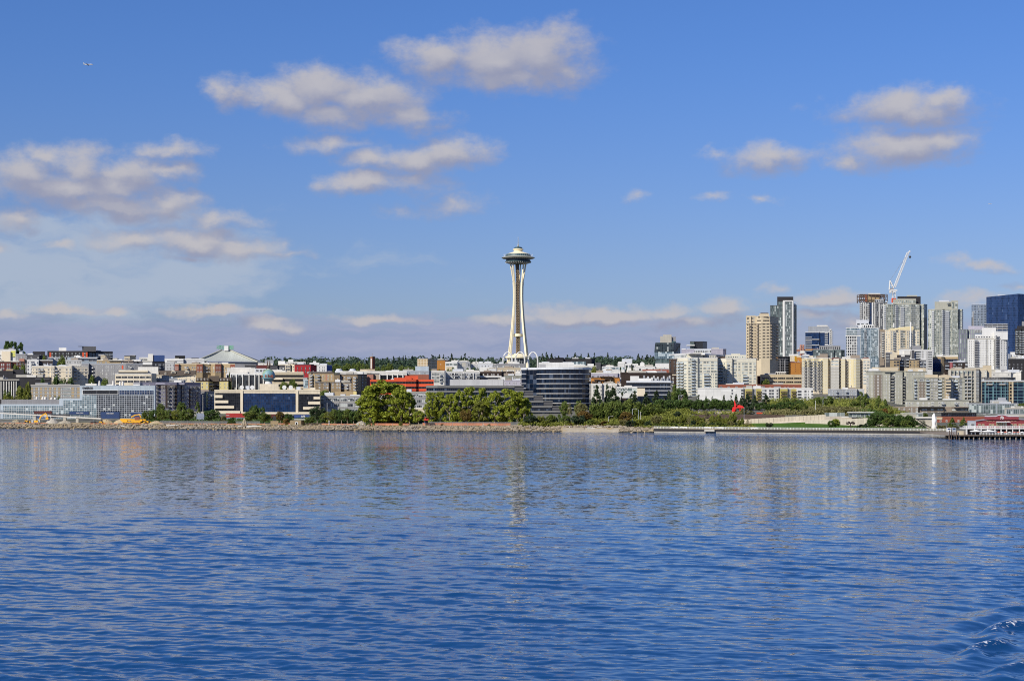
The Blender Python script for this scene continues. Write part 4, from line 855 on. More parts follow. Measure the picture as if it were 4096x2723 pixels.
def checker_mat():
    m,nt,p=new_mat('checker_tiles');uv=nt.nodes.new('ShaderNodeUVMap')
    mp=nt.nodes.new('ShaderNodeMapping');mp.inputs['Rotation'].default_value=(0,0,math.radians(45));nt.links.new(uv.outputs[0],mp.inputs[0])
    ck=nt.nodes.new('ShaderNodeTexChecker');ck.inputs['Scale'].default_value=.42;ck.inputs['Color1'].default_value=(.56,.47,.34,1);ck.inputs['Color2'].default_value=(.42,.31,.17,1)
    nt.links.new(mp.outputs[0],ck.inputs[0]);nt.links.new(ck.outputs[0],p.inputs['Base Color']);p.inputs['Roughness'].default_value=.8;return m
middle()
def right_side():
    # ---- the two big cream condominiums behind the park trees
    def condo(lab,x0,kx,segs,top,Y,vb,n0):
        b=Bld('condo_building',lab,'F',Y,segs,top,'cream' if False else(.50,.46,.34),D=22,clutter=0,cornice=(.55,.52,.40),slab=(.52,.48,.37),rail='ltblue',frame='offwhite',gl='green',pl=.35,panel=None)
        return b
    c1=(.60,.57,.46)
    PAL['condocream']=c1
    b=Bld('condo_building','large cream condominium with a flying white roof edge and curved balcony corner','F',1410,[(790,12),(806,6),(840,3),945,(960,-2),(1112,-2),1130,1300,(1414,0),(1420,2)],392,'condocream',D=22,clutter=0,slab='condocream',rail='ltblue',frame='offwhite',gl='green',pl=.4,panel=None,cornice='offwhite')
    b.box('penthouse',950,1192,322,395,'condocream',4,12);b.box('penthouse',750,950,338,395,'silver',8,10,win=(10,.8,0));b.box('penthouse',1190,1395,345,395,'condocream',6,10,win=(8,.7,1));b.slabbox('roof',708,1035,312,326,'white',2);b.slabbox('roof',1190,1612,320,340,'white',2);b.box('penthouse',1040,1185,306,325,'condocream',6,8)
    b.fac(806,945,'BbW',455,46,12);b.fac(965,1110,'WBW',410,46,13);b.fac(1134,1300,'.W.W.',455,46,12)if False else b.fac(1134,1180,'W',455,46,12);b.fac(1195,1300,'WW',455,46,4);b.fac(1205,1292,'B',640,46,7);b.fac(1308,1362,'nn',640,46,8);b.fac(1308,1412,'WW',455,46,4);b.fac(1372,1414,'W',640,46,6);b.bands([428,432+46*4],4,'offwhite',out=.25);b.done()
    b=Bld('condo_building','second cream condominium of the same kind set farther right behind the white block','F',1440,[(1416,8),(1425,4),1545,(1555,-2),(1640,-2),1645,2005,(2012,3)],402,'condocream',D=22,clutter=0,slab='condocream',rail='ltblue',frame='offwhite',gl='green',pl=.4,panel=None,cornice='offwhite')
    b.box('penthouse',1536,1850,342,405,'condocream',4,12,win=(9,.35,0));b.box('penthouse',1400,1540,372,405,'brown',6,8);b.box('roof_unit',1625,1760,322,345,'condocream',6,8)
    b.fac(1420,1545,'BBn',476,46,7);b.fac(1558,1640,'b.w',476,46,7);b.fac(1645,1770,'WwW',476,46,4)if False else b.fac(1645,1715,'W',430,46,9);b.fac(1730,1765,'W',476,46,4);b.fac(1732,1770,'nn',656,46,4);b.fac(1785,1880,'WW',476,46,4);b.fac(1800,1875,'B',660,46,4);b.fac(1898,1940,'W',476,46,8);b.fac(1962,2004,'W',476,46,8);b.band(438,443,'offwhite',.25);b.done()
    # ---- white and olive block by the park, with a brick upper storey behind
    b=Bld('brick_building','low brick red upper storey behind the white and olive apartment block','G',1330,[-330,270,(272,-2),385,(388,0),940],612,'brick',D=12,clutter=3,roof='brown',frame='white');b.fac(-320,268,'w.w.w.w.w.',645,40,1);b.fac(280,380,'hh',638,30,1,gl='dark');b.fac(395,935,'.w..w.ww.w..',655,40,1);b.done()
    b=Bld('apartment_building','white apartment block with olive framed balcony bays facing the park','G',1278,[(-650,0),(52,0),(56,2.5),(72,2.5),(76,0),(188,0),(192,2),(244,2),(246,0),(330,0),(332,-1),(590,-1),(608,1.5),(612,0),(726,0),(730,2),(778,2),(780,0),(864,0),(866,-1),(1120,-1)],664,'white',D=16,clutter=3,slab='olive',rail='brown',frame='grey',gl='dark',acc='olive',pl=.15,panel=(6,3.1))
    for x0,x1 in((56,74),(192,244),(592,610),(730,778)):b.glz(x0,x1,668,870,M('grey'),.1,'recess_cladding')
    for x0,x1 in((78,188),(612,726)):b.glz(x0,x1,664,870,M('olive'),.08,'bay_cladding');b.fac(x0+6,x1-4,'bb',708,46,4)
    for x0,x1 in((246,330),(780,864)):b.glz(x0,x1,664,870,M('olive'),.08,'bay_cladding');b.fac(x0+6,x1-2,'B',708,46,4)
    b.fac(14,52,'W',692,46,4);b.fac(-140,-100,'w',692,46,2);b.fac(336,410,'W',697,46,4);b.fac(440,520,'WW',697,46,3);b.fac(556,592,'W',697,46,4);b.fac(875,945,'W',710,46,4);b.fac(970,1030,'W',706,46,4,sc=(.6,1));b.fac(1034,1054,'n',706,46,4);b.fac(1086,1120,'W',708,46,4);b.done()
    b=Bld('apartment_building','two tone blue grey apartment block beside the tall firs','G',1290,[1345,1470,(1475,-1),1600,(1602,0),1790,(1798,5),1900],680,'steel',D=14,clutter=2,frame='white',cornice='ltgrey',slab='dkgrey',acc='brick');b.glz(1348,1788,775,905,M('dkgrey',.8,.2,(3,3)),.12,'lower_cladding');b.fac(1355,1790,'w.w.bw.w.b.ww.w',706,50,5);b.fac(1805,1895,'w.w',710,50,3);b.done()
    # ---- tall cream apartment tower with a shaded right face
    b=Bld('apartment_tower','tall cream concrete tower with scalloped balconies and a shaded right face','I',1620,[120,(188,-1),(192,0),(260,0),(268,-2),(330,-4),(452,-4),(528,4),(570,22)],1000,'beige',D=18,clutter=0,gl='black',frame='beige',slab='beige',rail='taupe',cornice='beige',panel=None,pl=.15)
    b.box('crown',125,255,984,1010,'beige',1,10);b.box('crown',275,440,986,1010,'beige',0,12);b.box('penthouse',305,442,956,1000,'beige',6,8);b.box('roof_unit',320,430,944,960,'brown',8,5);b.box('penthouse',440,525,995,1010,'beige',6,8)
    b.fac(126,256,'hh',1022,46,2,gl='dark');b.fac(270,330,'h',1055,42,1);b.fac(352,448,'h',1055,42,1);b.fac(280,440,'h',1006,30,1)
    b.fac(124,160,'w',1112,42,12);b.fac(160,190,'B',1112,42,12);b.fac(196,260,'ww',1108,42,12);b.fac(264,330,'Bw',1108,42,12);b.fac(340,450,'WW',1102,42,12,sc=(.8,.8));b.fac(456,526,'BW',1108,42,12);b.fac(530,568,'B',1110,42,12);b.band(1080,1096,'beige',.5);b.done()
    b=Bld('parking_building','long cream parking podium with dark ribbon openings at the foot of the cream tower','G',1470,[310,440,950],458,'sand',D=18,clutter=2,cornice='sand',gl='black',frame='sand',panel=(6,3));b.fac(330,945,'.hhhhh'[1:],507,58,3,fw=.1);b.box('pavilion',545,705,405,460,'white',4,6,win=(5,.6,0));b.box('podium',262,345,470,600,'maroon',4,6);b.done()
    b=Bld('glass_tower','slim grey glass tower with a white frame strip and rounded black crown','I',1820,[455,640,(644,-1),(772,-1),(776,0),(824,8)],845,'charcoal',D=18,clutter=0,wmat=curtain('green',1.5,3.2,'dkgrey',.38,.22),par=.4,cornice='dkgrey')
    b.box('upper_block',556,776,780,850,'dkgrey',1,14,gmat=None);b.box('crown',553,777,720,790,'charcoal',.5,15);b.glz(560,640,790,845,curtain('green',2,3,'dkgrey',.3,.1),.1);b.pier(648,16,772,1568,'white',.8,'frame_strip');b.pier(766,13,772,1568,'white',.8,'frame_strip');b.band(772,790,'white',.8,640,772,'frame_strip');b.box('upper_block',780,822,818,850,'offwhite',3,8)
    b.glz(655,760,792,1568,curtain('green',1.3,3.0,'grey',.35,.2),.15);b.done()
    b=Bld('glass_building','dark glass podium tower base between the cream tower and orange brick block','G',1700,[580,740,(760,6)],182,'charcoal',D=14,clutter=0,wmat=curtain('black',3.0,2.6,'grey',.25,.05));b.band(176,188,'black',1.2);b.pier(680,10,230,400,'grey',.5);b.pier(615,8,230,400,'grey',.5);b.done()
    b=Bld('brick_building','orange brick block with blind arcaded upper wall right of the dark podium','G',1640,[746,940,(955,6)],266,'orange',D=12,clutter=2,panel=(.6,.3,.5),cornice='brick',frame='brick',gl='black');b.fac(760,936,'s..s..s',300,34,4);b.done()
    b=Bld('building','cream and amber block with small windows above the orange brick one','G',1700,[766,832,(834,-1),866,(868,0),1120],168,'cream',D=12,clutter=2,acc='orange');b.glz(834,866,170,265,M('machine'),.1,'amber_bay');b.glz(868,1000,186,270,M('orange'),.12,'brick_bay');b.box('upper_storey',930,1045,160,190,'steel',-2,6);b.fac(770,830,'s.s',190,28,3);b.fac(1050,1115,'s.s',195,28,1);b.done()
    # ---- yellow cream twin blocks
    b=Bld('condo_building','wide pale yellow apartment block whose lower left storeys are grey','G',1425,[945,1020,(1024,-1),1085,(1090,0),1130,(1134,-1),1200,(1205,0),1215,(1265,-1),(1268,-4),(1345,-4),(1350,0),1385],205,'cream',D=20,clutter=1,slab='offwhite',rail='dkgrey',frame='white',gl='green',pl=.35,cornice='offwhite',panel=None);PAL['paleyellow']=(.62,.54,.33)
    b.glz(946,1212,335,700,M('concrete'),.07,'lower_cladding');b.glz(946,1385,208,335,M('paleyellow'),.05,'upper_cladding');b.glz(1268,1345,208,760,M('paleyellow'),.06,'bay_cladding')
    b.box('roof_house',1218,1342,134,210,'taupe',5,8);b.box('roof_house',1170,1365,165,210,'taupe',7,10)
    b.fac(948,1085,'wbwbw'[:4],245,46,10,fw=.2);b.fac(1095,1215,'wbwb',250,46,10,fw=.2);b.fac(1215,1266,'B',250,46,11);b.fac(1275,1342,'W',245,46,11,fw=.2);b.fac(1350,1384,'w',250,46,9);b.fac(1210,1340,'W.W',785,46,1);b.done()
    b=Bld('condo_building','pale yellow apartment block with two red arched roof gables','G',1420,[1386,1515,(1518,3),(1545,3),(1548,0),1608,(1612,3),(1660,3),(1665,-2),(1735,-3),(1775,-3),(1838,-1),(1842,3),(1875,3),(1878,0),(1990,0),(1996,3)],212,'cream',D=20,clutter=0,slab='offwhite',rail='dkgrey',frame='white',gl='green',pl=.35,cornice='offwhite',panel=None)
    b.glz(1386,1515,330,690,M('concrete'),.06,'lower_cladding');b.glz(1548,1608,214,690,M('paleyellow'),.06,'bay_cladding');b.glz(1666,1836,214,690,M('paleyellow'),.06,'bay_cladding')
    b.box('roof_house',1690,1832,152,215,'taupe',5,8);b.box('roof_house',1560,1690,180,215,'offwhite',6,8)
    for x0,x1 in((1396,1545),(1868,1995)):
        m=MB();p,q=b.at(x0)[0],b.at(x1)[0];n=10
        for i in range(n):
            t0,t1=i/n,(i+1)/n;h0,h1=math.sin(math.pi*t0),math.sin(math.pi*t1);a=p.lerp(q,t0);c=p.lerp(q,t1)
            z0,z1=b.z(222)+h0*1.4,b.z(222)+h1*1.4
            m.quad((a.x,a.y-1,z0),(c.x,c.y-1,z1),(c.x,c.y-1,z1+.6),(a.x,a.y-1,z0+.6));m.quad((a.x,a.y-1,z0+.6),(c.x,c.y-1,z1+.6),(c.x,c.y+6,z1+.6),(a.x,a.y+6,z0+.6));m.quad((a.x,a.y-.6,b.z(230)),(c.x,c.y-.6,b.z(230)),(c.x,c.y-.6,z1),(a.x,a.y-.6,z0),1)
        m.build('arched_gable',[M('brick'),M('paleyellow')],b.root)
    b.fac(1392,1512,'WW',250,47,10,fw=.2);b.fac(1516,1546,'B',255,47,9);b.fac(1552,1608,'W',250,47,9,fw=.2);b.fac(1612,1662,'wb',255,47,9);b.fac(1672,1770,'w.w',258,47,9,fw=.2);b.fac(1778,1834,'W',250,47,9,fw=.2);b.fac(1840,1876,'B',255,47,9);b.fac(1882,1985,'WW',255,47,8,fw=.2);b.done()
    # ---- towers right of the sky gap
    b=Bld('office_tower','dark office tower with white floor stripes and a glass fin crown','I',2080,[945,1140,(1146,2),1212,(1216,0),1278],1216,'charcoal',D=18,clutter=0,wmat=curtain('blue',1.5,3.6,'navy',.1,.05),cornice='white');b.box('crown',986,1280,1132,1218,'steel',3,14,panel=(2.4,12));b.box('roof_unit',1105,1255,1116,1135,'offwhite',5,8)
    for y in(1310,1390):b.band(y,y+8,'white',.7,946,1138)
    for y in(1282,1335,1362,1415,1440,1470):b.band(y,y+6,'white',.7,946,1035)
    for i in range(8):b.band(1225+i*30,1235+i*30,'white',.9,1216,1258,'balcony')
    b.band(1448,1462,'orange',.5,946,1130);b.done()
    b=Bld('apartment_tower','narrow white apartment tower edge with stubby balconies right of the striped office tower','I',2120,[1280,1310,(1316,6)],1176,'white',D=12,clutter=0,slab='white',frame='grey');b.fac(1282,1310,'w',1200,30,12);b.fac(1309,1317,'B',1200,30,12);b.done()
    b=Bld('glass_building','dark green grey glass block with a setback roof level below the striped office tower','I',1790,[1052,1346,(1350,2),1446,(1494,6)],1466,'grnblue',D=18,clutter=2,wmat=curtain('green',2.2,3.0,'dkgrey',.5,.12));b.box('upper_block',1140,1436,1402,1470,'grey',5,12,win=(10,.6,0));b.box('upper_block',1216,1330,1386,1405,'steel',7,8);b.done()
    b=Bld('glass_tower','light blue glass tower with white floor lines and a plain grey penthouse','J',1780,[-55,(-50,-1),148,(152,-3),280,(285,-1),396,(410,4)],1155,'ltblue',D=18,clutter=0,wmat=curtain('sky',1.7,3.1,'ltblue',.3,.2),cornice='white');b.box('penthouse',88,262,1042,1130,'silver',8,9,win=(3,.2,0));b.box('penthouse',158,330,1106,1160,'white',2,8,win=(6,.6,0));b.box('penthouse',0,100,1118,1160,'steel',6,7)
    b.glz(-50,148,1270,1568,curtain('dark',2.4,3.1,'white',.8,.2),.12);b.pier(122,44,1172,1568,'bluegrey',.2,'dark_bay');b.bands([1196,1222,1248],6,'white',out=.5,x0=-55,x1=148);b.band(1262,1274,'white',.6,-55,150)
    b.fac(282,392,'WW',1190,32,12,gl='sky',fw=.1);b.pier(398,8,1160,1568,'white',.5);b.fac(196,236,'W',1190,32,12,fw=.1);b.done()
    b=Bld('apartment_tower','unfinished white and grey tower with bare steel frame on its top','J',2020,[134,262,(266,1),312,(316,-1),345,(350,-2),412,(416,0),520],800,'grey',D=18,clutter=0,wmat=curtain('dark',1.6,3.0,'grey',.5,.2),slab='white',rail='white',frame='steel',par=.3)
    b.box('upper_block',345,470,757,805,'ltgrey',-1.5,10,win=(5,.6,0))
    for x in(165,188,212,316,345,410,466):b.pier(x,8,800,1180,'white',.7,'white_fin')
    b.fac(134,158,'B',820,28,9);b.fac(236,264,'B',825,28,9);b.glz(264,312,800,1180,curtain('blue',1.2,3,'charcoal',.12,.05),.15);b.fac(350,410,'w.w',822,27,13,frame='white');b.fac(418,465,'n.n',822,27,13);b.fac(470,520,'wB',790,27,12)
    fr=MB();st=b.dr;p0=b.pts[0];p1=b.pts[-1];zt,zb=b.z(690),b.z(802)
    for d in(0,14):
        for i in range(8):
            q=p0.lerp(p1,i/7);fr.tube([(q.x,q.y+d,zb),(q.x,q.y+d,zt)],.55,5)
        for z in(zt,b.z(715),b.z(760)):fr.tube([(p0.x,p0.y+d,z),(p1.x,p1.y+d,z)],.5,5)
        for i in(0,1,5,6):q=p0.lerp(p1,i/7);r=p0.lerp(p1,(i+1)/7);fr.tube([(q.x,q.y+d,zb),(r.x,r.y+d,zt)],.35,5)
    fr.build('steel_frame',M('brown'),b.root);b.box('core',250,420,700,790,'tan',8,6);b.slabbox('deck',265,430,668,684,'offwhite',-4,6);b.box('core',205,250,690,760,'brick',9,3);b.done()
    b=Bld('condo_tower','broad grey green glass condominium tower with stacked slab balconies below the crane','J',1930,[472,500,(505,-1),592,(598,-3),655,(660,0),842,(846,-2),918,(922,0),970,(974,5),1030,(1076,7)],828,'sage',D=18,clutter=0,slab='silver',rail='silver',frame='sage',gl='pale',pl=.3,panel=None,cornice='sage',wmat=curtain('pale',2.0,3.0,'sage',.55,.25));b.box('upper_block',600,660,756,830,'sage',2,10,win=(3,.5,0));b.box('upper_block',660,920,748,830,'sage',0,12,win=(9,.5,0));b.box('dark_box',660,985,716,810,'charcoal',14,10);b.box('roof_unit',790,935,698,718,'sage',15,6)
    b.fac(474,502,'B',850,27,13);b.fac(628,656,'B',850,27,13);b.fac(700,752,'B',870,27,11);b.fac(755,840,'W',880,27,11);b.fac(850,965,'wW',885,27,10);b.fac(976,1074,'w.w.w.w',840,27,18,frame='silver');b.glz(1032,1072,1010,1440,curtain('black',1.4,3,'charcoal',.1,.05),.2);b.bands([828+27*i for i in range(1,13)],4,'silver',out=.45,x0=660,x1=970);b.done()
    b=Bld('condo_tower','grey green condominium tower with a two storey setback top standing apart on the right','J',1880,[1085,1095,(1140,-1),(1180,-3),(1290,-3),1320,(1325,-2),(1410,-2),(1416,-3),(1505,-3),(1510,2),1560,(1575,6)],900,'sage',D=18,clutter=0,slab='silver',rail='silver',gl='pale',frame='sage',panel=None,cornice='sage',wmat=curtain('pale',1.9,3.0,'sage',.55,.25));b.box('upper_block',1180,1412,790,905,'sage',0,12);b.box('upper_block',1412,1506,775,905,'sage',-2.5,14,win=(2,.7,2));b.box('roof_unit',1240,1380,770,792,'silver',4,6);b.fac(1345,1412,'W',820,40,1,gl='dark')
    b.fac(1142,1178,'B',925,27,23);b.fac(1278,1318,'B',920,27,23);b.fac(1326,1380,'B',925,27,23);b.fac(1420,1502,'Ww',930,27,22);b.fac(1190,1280,'w.w',925,27,22);b.fac(1512,1572,'W',925,27,12);b.bands([940+27*i for i in range(9)],5,'silver',out=.6,x0=1510,x1=1575);b.done()
    b=Bld('condo_tower','tan slim apartment tower squeezed between light blue and cream towers','J',1840,[412,492],1186,'taupe',D=12,clutter=0,slab='offwhite',rail='offwhite',frame='white',cornice='tan');b.fac(415,490,'wBw',1225,32,11);b.done()
    b=Bld('condo_tower','cream apartment tower with pointed white posts rising from its gabled top','J',1690,[488,555,(560,-2),690,(695,-3),780,(785,-2),880,(885,0),970],1190,'cream',D=16,clutter=0,slab='offwhite',rail='steel',frame='offwhite',gl='green',pl=.3,panel=None,cornice='cream')
    m=MB();Yb=1692
    for x0,xm,x1,yt in((565,625,700,1150),(700,790,885,1130)):
        m.prism([(xat('J',x0,Yb),Yb),(xat('J',x1,Yb),Yb),(xat('J',x1,Yb),Yb+10),(xat('J',x0,Yb),Yb+10)],b.z(1195),b.z(yt+18))
        xa,xb_,xc=(xat('J',v,Yb)for v in(x0,xm,x1));m.prism([(xa,Yb+1),(xc,Yb+1),(xc,Yb+9),(xa,Yb+9)],b.z(yt+18),[b.z(yt+14),b.z(yt),b.z(yt),b.z(yt+14)])
    m.build('gable_top',[M('paleyellow')],b.root)
    for x,yt,yb in((612,1090,1150),(845,1075,1420)):
        m=MB();X=xat('J',x,1685);m.tube([(X,1685,b.z(yb)),(X,1685,b.z(yt))],.7,6);m.build('post',M('white'),b.root)
    b.fac(492,556,'ww',1215,34,8);b.fac(562,690,'wbww',1215,34,8);b.fac(698,780,'W',1208,34,8);b.fac(786,880,'wbw',1215,34,8);b.fac(888,968,'wW',1218,34,6);b.done()
    # ---- crop H: middle distance
    b=Bld('apartment_building','white frame apartment block with dark balcony slots and a dark left wing','H',1520,[80,250,(256,-2),590],78,'white',D=16,clutter=1,frame='black',gl='dark',slab='white',cornice='white',panel=None);b.glz(250,300,80,230,M('dkgrey'),2.1,'dark_wing');b.box('wing',150,250,85,150,'offwhite',-2.5,3);b.box('penthouse',275,412,10,82,'grey',6,8);b.fac(312,420,'h',105,36,4);b.fac(432,452,'t',105,36,4);b.fac(497,512,'t',110,36,8);b.fac(522,582,'h',110,36,8);b.done()
    b=Bld('office_building','dark blue glass office framed in tan stone under a cream roof box','H',1540,[590,722,(726,-2),765,(772,4),980],186,'tan',D=18,clutter=1,cornice='tan',panel=None);b.glz(594,716,212,405,curtain('blue',1.3,1.6,'navy',.12,.02),.1);b.glz(795,975,212,280,curtain('black',1.5,1.8,'navy',.12,.02),.1);b.box('plant_house',730,980,154,190,'offwhite',6,10);b.done()
    b=Bld('apartment_building','charcoal apartment block with a pink pier right of the tan framed office','H',1490,[770,848,(850,-1),892,(894,0),1128],268,'dkbrown',D=14,clutter=2,cornice='dkgrey',frame='grey',slab='dkgrey');b.glz(850,892,268,400,M('pink'),.3,'pink_pier');b.fac(900,1125,'b.ww.B',298,46,2);b.fac(775,845,'b',310,46,2);b.box('penthouse',905,1030,240,270,'steel',5,8);b.done()
    for x0,x1,t,Y,c,lab,pat,fr in((-130,-60,130,1480,'dkgrey','charcoal gabled bay far left of the dark and tan apartment group','WW','grey'),(-60,85,228,1462,'tan','left tan brick bay of the dark and tan apartment group','.wW','dkgrey'),(85,232,185,1468,'dkgrey','charcoal glazed centre of the dark and tan apartment group','bWb','grey'),(232,385,226,1462,'tan','right tan brick bay of the dark and tan apartment group','w.w.w','dkgrey'),(385,490,236,1464,'grey','grey glazed right end of the dark and tan apartment group','bWb','steel')):
        b=Bld('apartment_building',lab,'H',Y,[x0,x1],t,c,D=14,clutter=1,frame=fr,cornice='dkgrey',gl='dark');b.fac(x0+4,x1-4,pat,t+32,46,3)
        if c=='dkgrey' and x0>0:b.box('gable',x0-40,x1+20,150,190,'charcoal',4,8)
        b.done()
    b=Bld('condo_tower','white condominium tower with rows of small windows and balcony columns','K',1540,[808,930,(935,-1),1006,(1010,0),1170,(1180,2),1190,(1200,0),1310,(1316,-2),1332,(1336,-3),1418,(1422,-2),1560,(1582,5)],1216,'white',D=20,clutter=0,slab='ltgrey',rail='grey',frame='white',gl='dark',panel=None,pl=.1,cornice='concrete')
    b.box('upper_block',1318,1572,1078,1230,'white',-1.8,14);b.box('penthouse',950,1350,1128,1225,'white',4,12,win=(8,.3,1));b.box('penthouse',1082,1350,1002,1135,'white',6,9)
    b.fac(815,925,'.s.s.s',1262,45,11,sc=(1.8,2.0));b.fac(935,1006,'B',1262,45,11);b.fac(1012,1150,'s.s.s.s',1255,45,11,sc=(1.9,2.0));b.fac(1155,1205,'s.s',1255,45,11,sc=(1.9,2.0));b.fac(1235,1308,'s.s',1255,45,11,sc=(1.9,2.0));b.fac(1336,1418,'B',1170,45,13);b.fac(1440,1515,'s.s',1120,45,14,sc=(1.9,2.0));b.fac(1530,1562,'s',1122,45,14,sc=(1.8,2.0));b.done()
    b=Bld('glass_tower','grey patterned glass tower left of the white condominium tower','K',1760,[630,805,(812,4),946],1032,'purple',D=16,clutter=0,wmat=curtain('pale',2.2,5.2,'purple',.7,.12),cornice='grey',par=.2);b.box('penthouse',824,1118,968,1036,'lav',6,12);b.box('penthouse',940,1085,1034,1100,'steel',-1,6,win=(5,.8,1));b.done()
    b=Bld('glass_tower','huge dark blue glass slab tower at the right edge of the skyline','K',2700,[1166,(1765,-14),(2100,0)],415,'navy',D=60,clutter=0,wmat=curtain('blue',1.9,4.0,'navy',.3,.04),cornice='navy',par=.3)
    n=len(b.poly)
    for i,v in enumerate(b.wall.v):
        if i>=n and abs(v[2]-b.z1)<.1:pass
    b.wall=MB();zt=[b.z(418),b.z(366),b.z(372),b.z(372),b.z(418)];b.wall.prism(b.poly,b.z0,zt,0,1)
    for o in[c for c in b.root.children if c.name.startswith('parapet')]:bpy.data.objects.remove(o)
    b.box('lift_house',1380,1530,376,470,'silver',12,8);b.done()
    b=Bld('glass_tower','blue grey glass tower half hidden left of the huge dark blue slab','K',2780,[884,1168],556,'steel',D=30,clutter=0,wmat=curtain('dark',2.4,4.4,'bluegrey',1.5,.12),cornice='silver',par=.5);b.pier(912,10,690,970,'offwhite',.8,'light_strip');b.pier(892,14,800,970,'charcoal',.5,'dark_strip');b.done()
    b=Bld('glass_tower','dark apartment tower with slab balconies cut by the right edge of the photo','K',1960,[1712,1830,(1836,2),2100],1028,'charcoal',D=20,clutter=0,slab='grey',rail='steel',frame='dkgrey',gl='green',panel=None);b.box('upper_block',1750,2090,966,1034,'charcoal',3,14);b.box('upper_block',1842,2100,880,975,'grey',6,12);b.fac(1720,1830,'BwB',1075,44,10);b.fac(1840,2000,'BwBw',1075,44,10);b.done()
    b=Bld('building','broad block with slatted blue and yellow crown behind the white condominium tower','K',2060,[1118,1580],925,'bluegrey',D=16,clutter=0,wmat=curtain('blue',6,2.2,'steel',.8,.35),par=.2);b.bands([930,960,992,1022],8,'offwhite',out=1.0,x0=1130,x1=1560);b.done()
    b=Bld('building','dark modern office with white rooftop machinery at the right edge','H',1640,[1748,1800,(1806,-1),2100],214,'charcoal',D=16,clutter=7,frame='grey',gl='dark',cornice='dkgrey',roof='silver');b.fac(1755,2090,'w.w.w.w.w.w',300,46,3);b.box('plant_house',1780,1850,106,220,'white',8,6)
    for i in range(10):b.box('roof_unit',1745+i*26,1768+i*26,135+(i*53)%50,216,random.Random(i+5).choice(['silver','white','steel']),4+i%3*1.2,3)
    b.done()
    # ---- sage condominiums by the shore
    def sg(lab,x0,**k):return Bld('condo_building',lab,'L',**k)
    b=Bld('condo_building','grey green condominium with a brick coloured centre bay behind the dark shrubs','L',1300,[260,375,(378,-1.2),520,(523,0),648,(652,2),718,(722,0),845,(850,3),905],345,'sage',D=16,clutter=3,frame='white',gl='dark',pl=.42,slab='sagedk',rail='dkgrey',cornice='sagedk',panel=(4,2.8));b.glz(380,518,395,820,M('taupe',.8,.2,(.6,.3,.5)),.08,'brick_bay');b.box('roof_house',350,770,275,350,'beige',5,10);b.slabbox('roof',550,710,346,356,'sagedk',1.4)
    b.fac(264,372,'W.w',420,48,10,fw=.22);b.fac(382,518,'n.W.n',420,48,9,fw=.22);b.fac(525,645,'.nw.w',425,48,10,fw=.22);b.fac(652,718,'B',430,48,10);b.fac(722,845,'w.n.n',425,48,10,fw=.22);b.fac(850,904,'B',430,48,10);b.done()
    b=Bld('condo_building','grey green condominium with a tall blank wall strip between two balcony stacks','L',1345,[886,912,(1010,0),1018,1240],348,'sage',D=16,clutter=2,frame='white',gl='green',pl=.35,cornice='sagedk',slab='sagedk',panel=(9,1.2));b.box('roof_house',872,1218,286,352,'beige',5,10);b.fac(912,1010,'n...n',385,48,9,fw=.2);b.fac(1018,1238,'W.w.w.W',385,48,1,fw=.2);b.box('lower_wing',880,1020,690,800,'sage',-3,4);b.fac(900,1010,'w.w',722,48,2,fw=.2);b.done()
    b=Bld('condo_building','stepped grey green waterfront condominium with many white windows and a red brown bay','H',1255,[300,372,(376,-1),478,(482,0),545,(548,-1.5),672,(676,1),735,(740,-1),772,(872,-1),915,(920,1),980,(984,-1.2),1045,1085],508,'sage',D=18,clutter=2,frame='white',gl='dark',pl=.42,slab='sagedk',rail='ltblue',cornice='sagedk',panel=(4,2.8));b.glz(380,476,556,840,M('taupe',.8,.2,(.6,.3,.5)),.08,'brick_bay')
    b.fac(304,370,'bw',535,50,7);b.fac(392,462,'W',535,50,1,fw=.2);b.fac(382,476,'s.w.s',590,47,6,fw=.2);b.fac(484,545,'b',540,50,7);b.fac(552,670,'wW',535,48,8,fw=.22);b.fac(678,734,'B',545,50,8);b.fac(742,770,'w',540,48,6,fw=.2);b.fac(874,914,'w',540,48,6,fw=.2);b.fac(922,980,'B',545,50,8);b.fac(986,1042,'W',540,48,8,fw=.22);b.bands([562,655],5,'sagedk',out=.3);b.box('roof_house',470,670,452,515,'beige',4,10);b.done()
    b=Bld('condo_building','curved beige bay tower with an arched roof in the middle of the grey green condominiums','H',1248,[(778,3),(790,0),(810,-2),(840,-2),(860,0),(872,3)],512,'tan',D=14,clutter=0,frame='white',gl='dark',pl=.42,slab='beige',rail='beige',cornice='beige',panel=None);b.fac(784,866,'B',545,47,4);b.fac(788,864,'www',742,48,6,fw=.22)
    m=MB();X0,X1=xat('H',665,1256),xat('H',922,1256);n=14;za,zb=b.z(512),b.z(450)
    for i in range(n):
        t0,t1=i/n,(i+1)/n;a0,a1=X0+(X1-X0)*t0,X0+(X1-X0)*t1;h0,h1=za+(zb-za)*math.sin(math.pi*t0),za+(zb-za)*math.sin(math.pi*t1)
        m.quad((a0,1256,za-.3),(a1,1256,za-.3),(a1,1256,h1),(a0,1256,h0));m.quad((a0,1256,h0),(a1,1256,h1),(a1,1268,h1),(a0,1268,h0))
    m.build('arched_roof',M('beige'),b.root);b.done()
    b=Bld('podium_building','grey green two storey podium in front of the stepped condominium','H',1240,[170,560,1148],848,'sage',D=8,clutter=2,frame='white',gl='dark',pl=.42,cornice='sagedk');b.fac(176,555,'wnw.W.w.w',890,50,2,fw=.2);b.fac(565,770,'W.wB',885,50,2,fw=.2);b.fac(920,1145,'BW.wW',890,50,2,fw=.2);b.done()
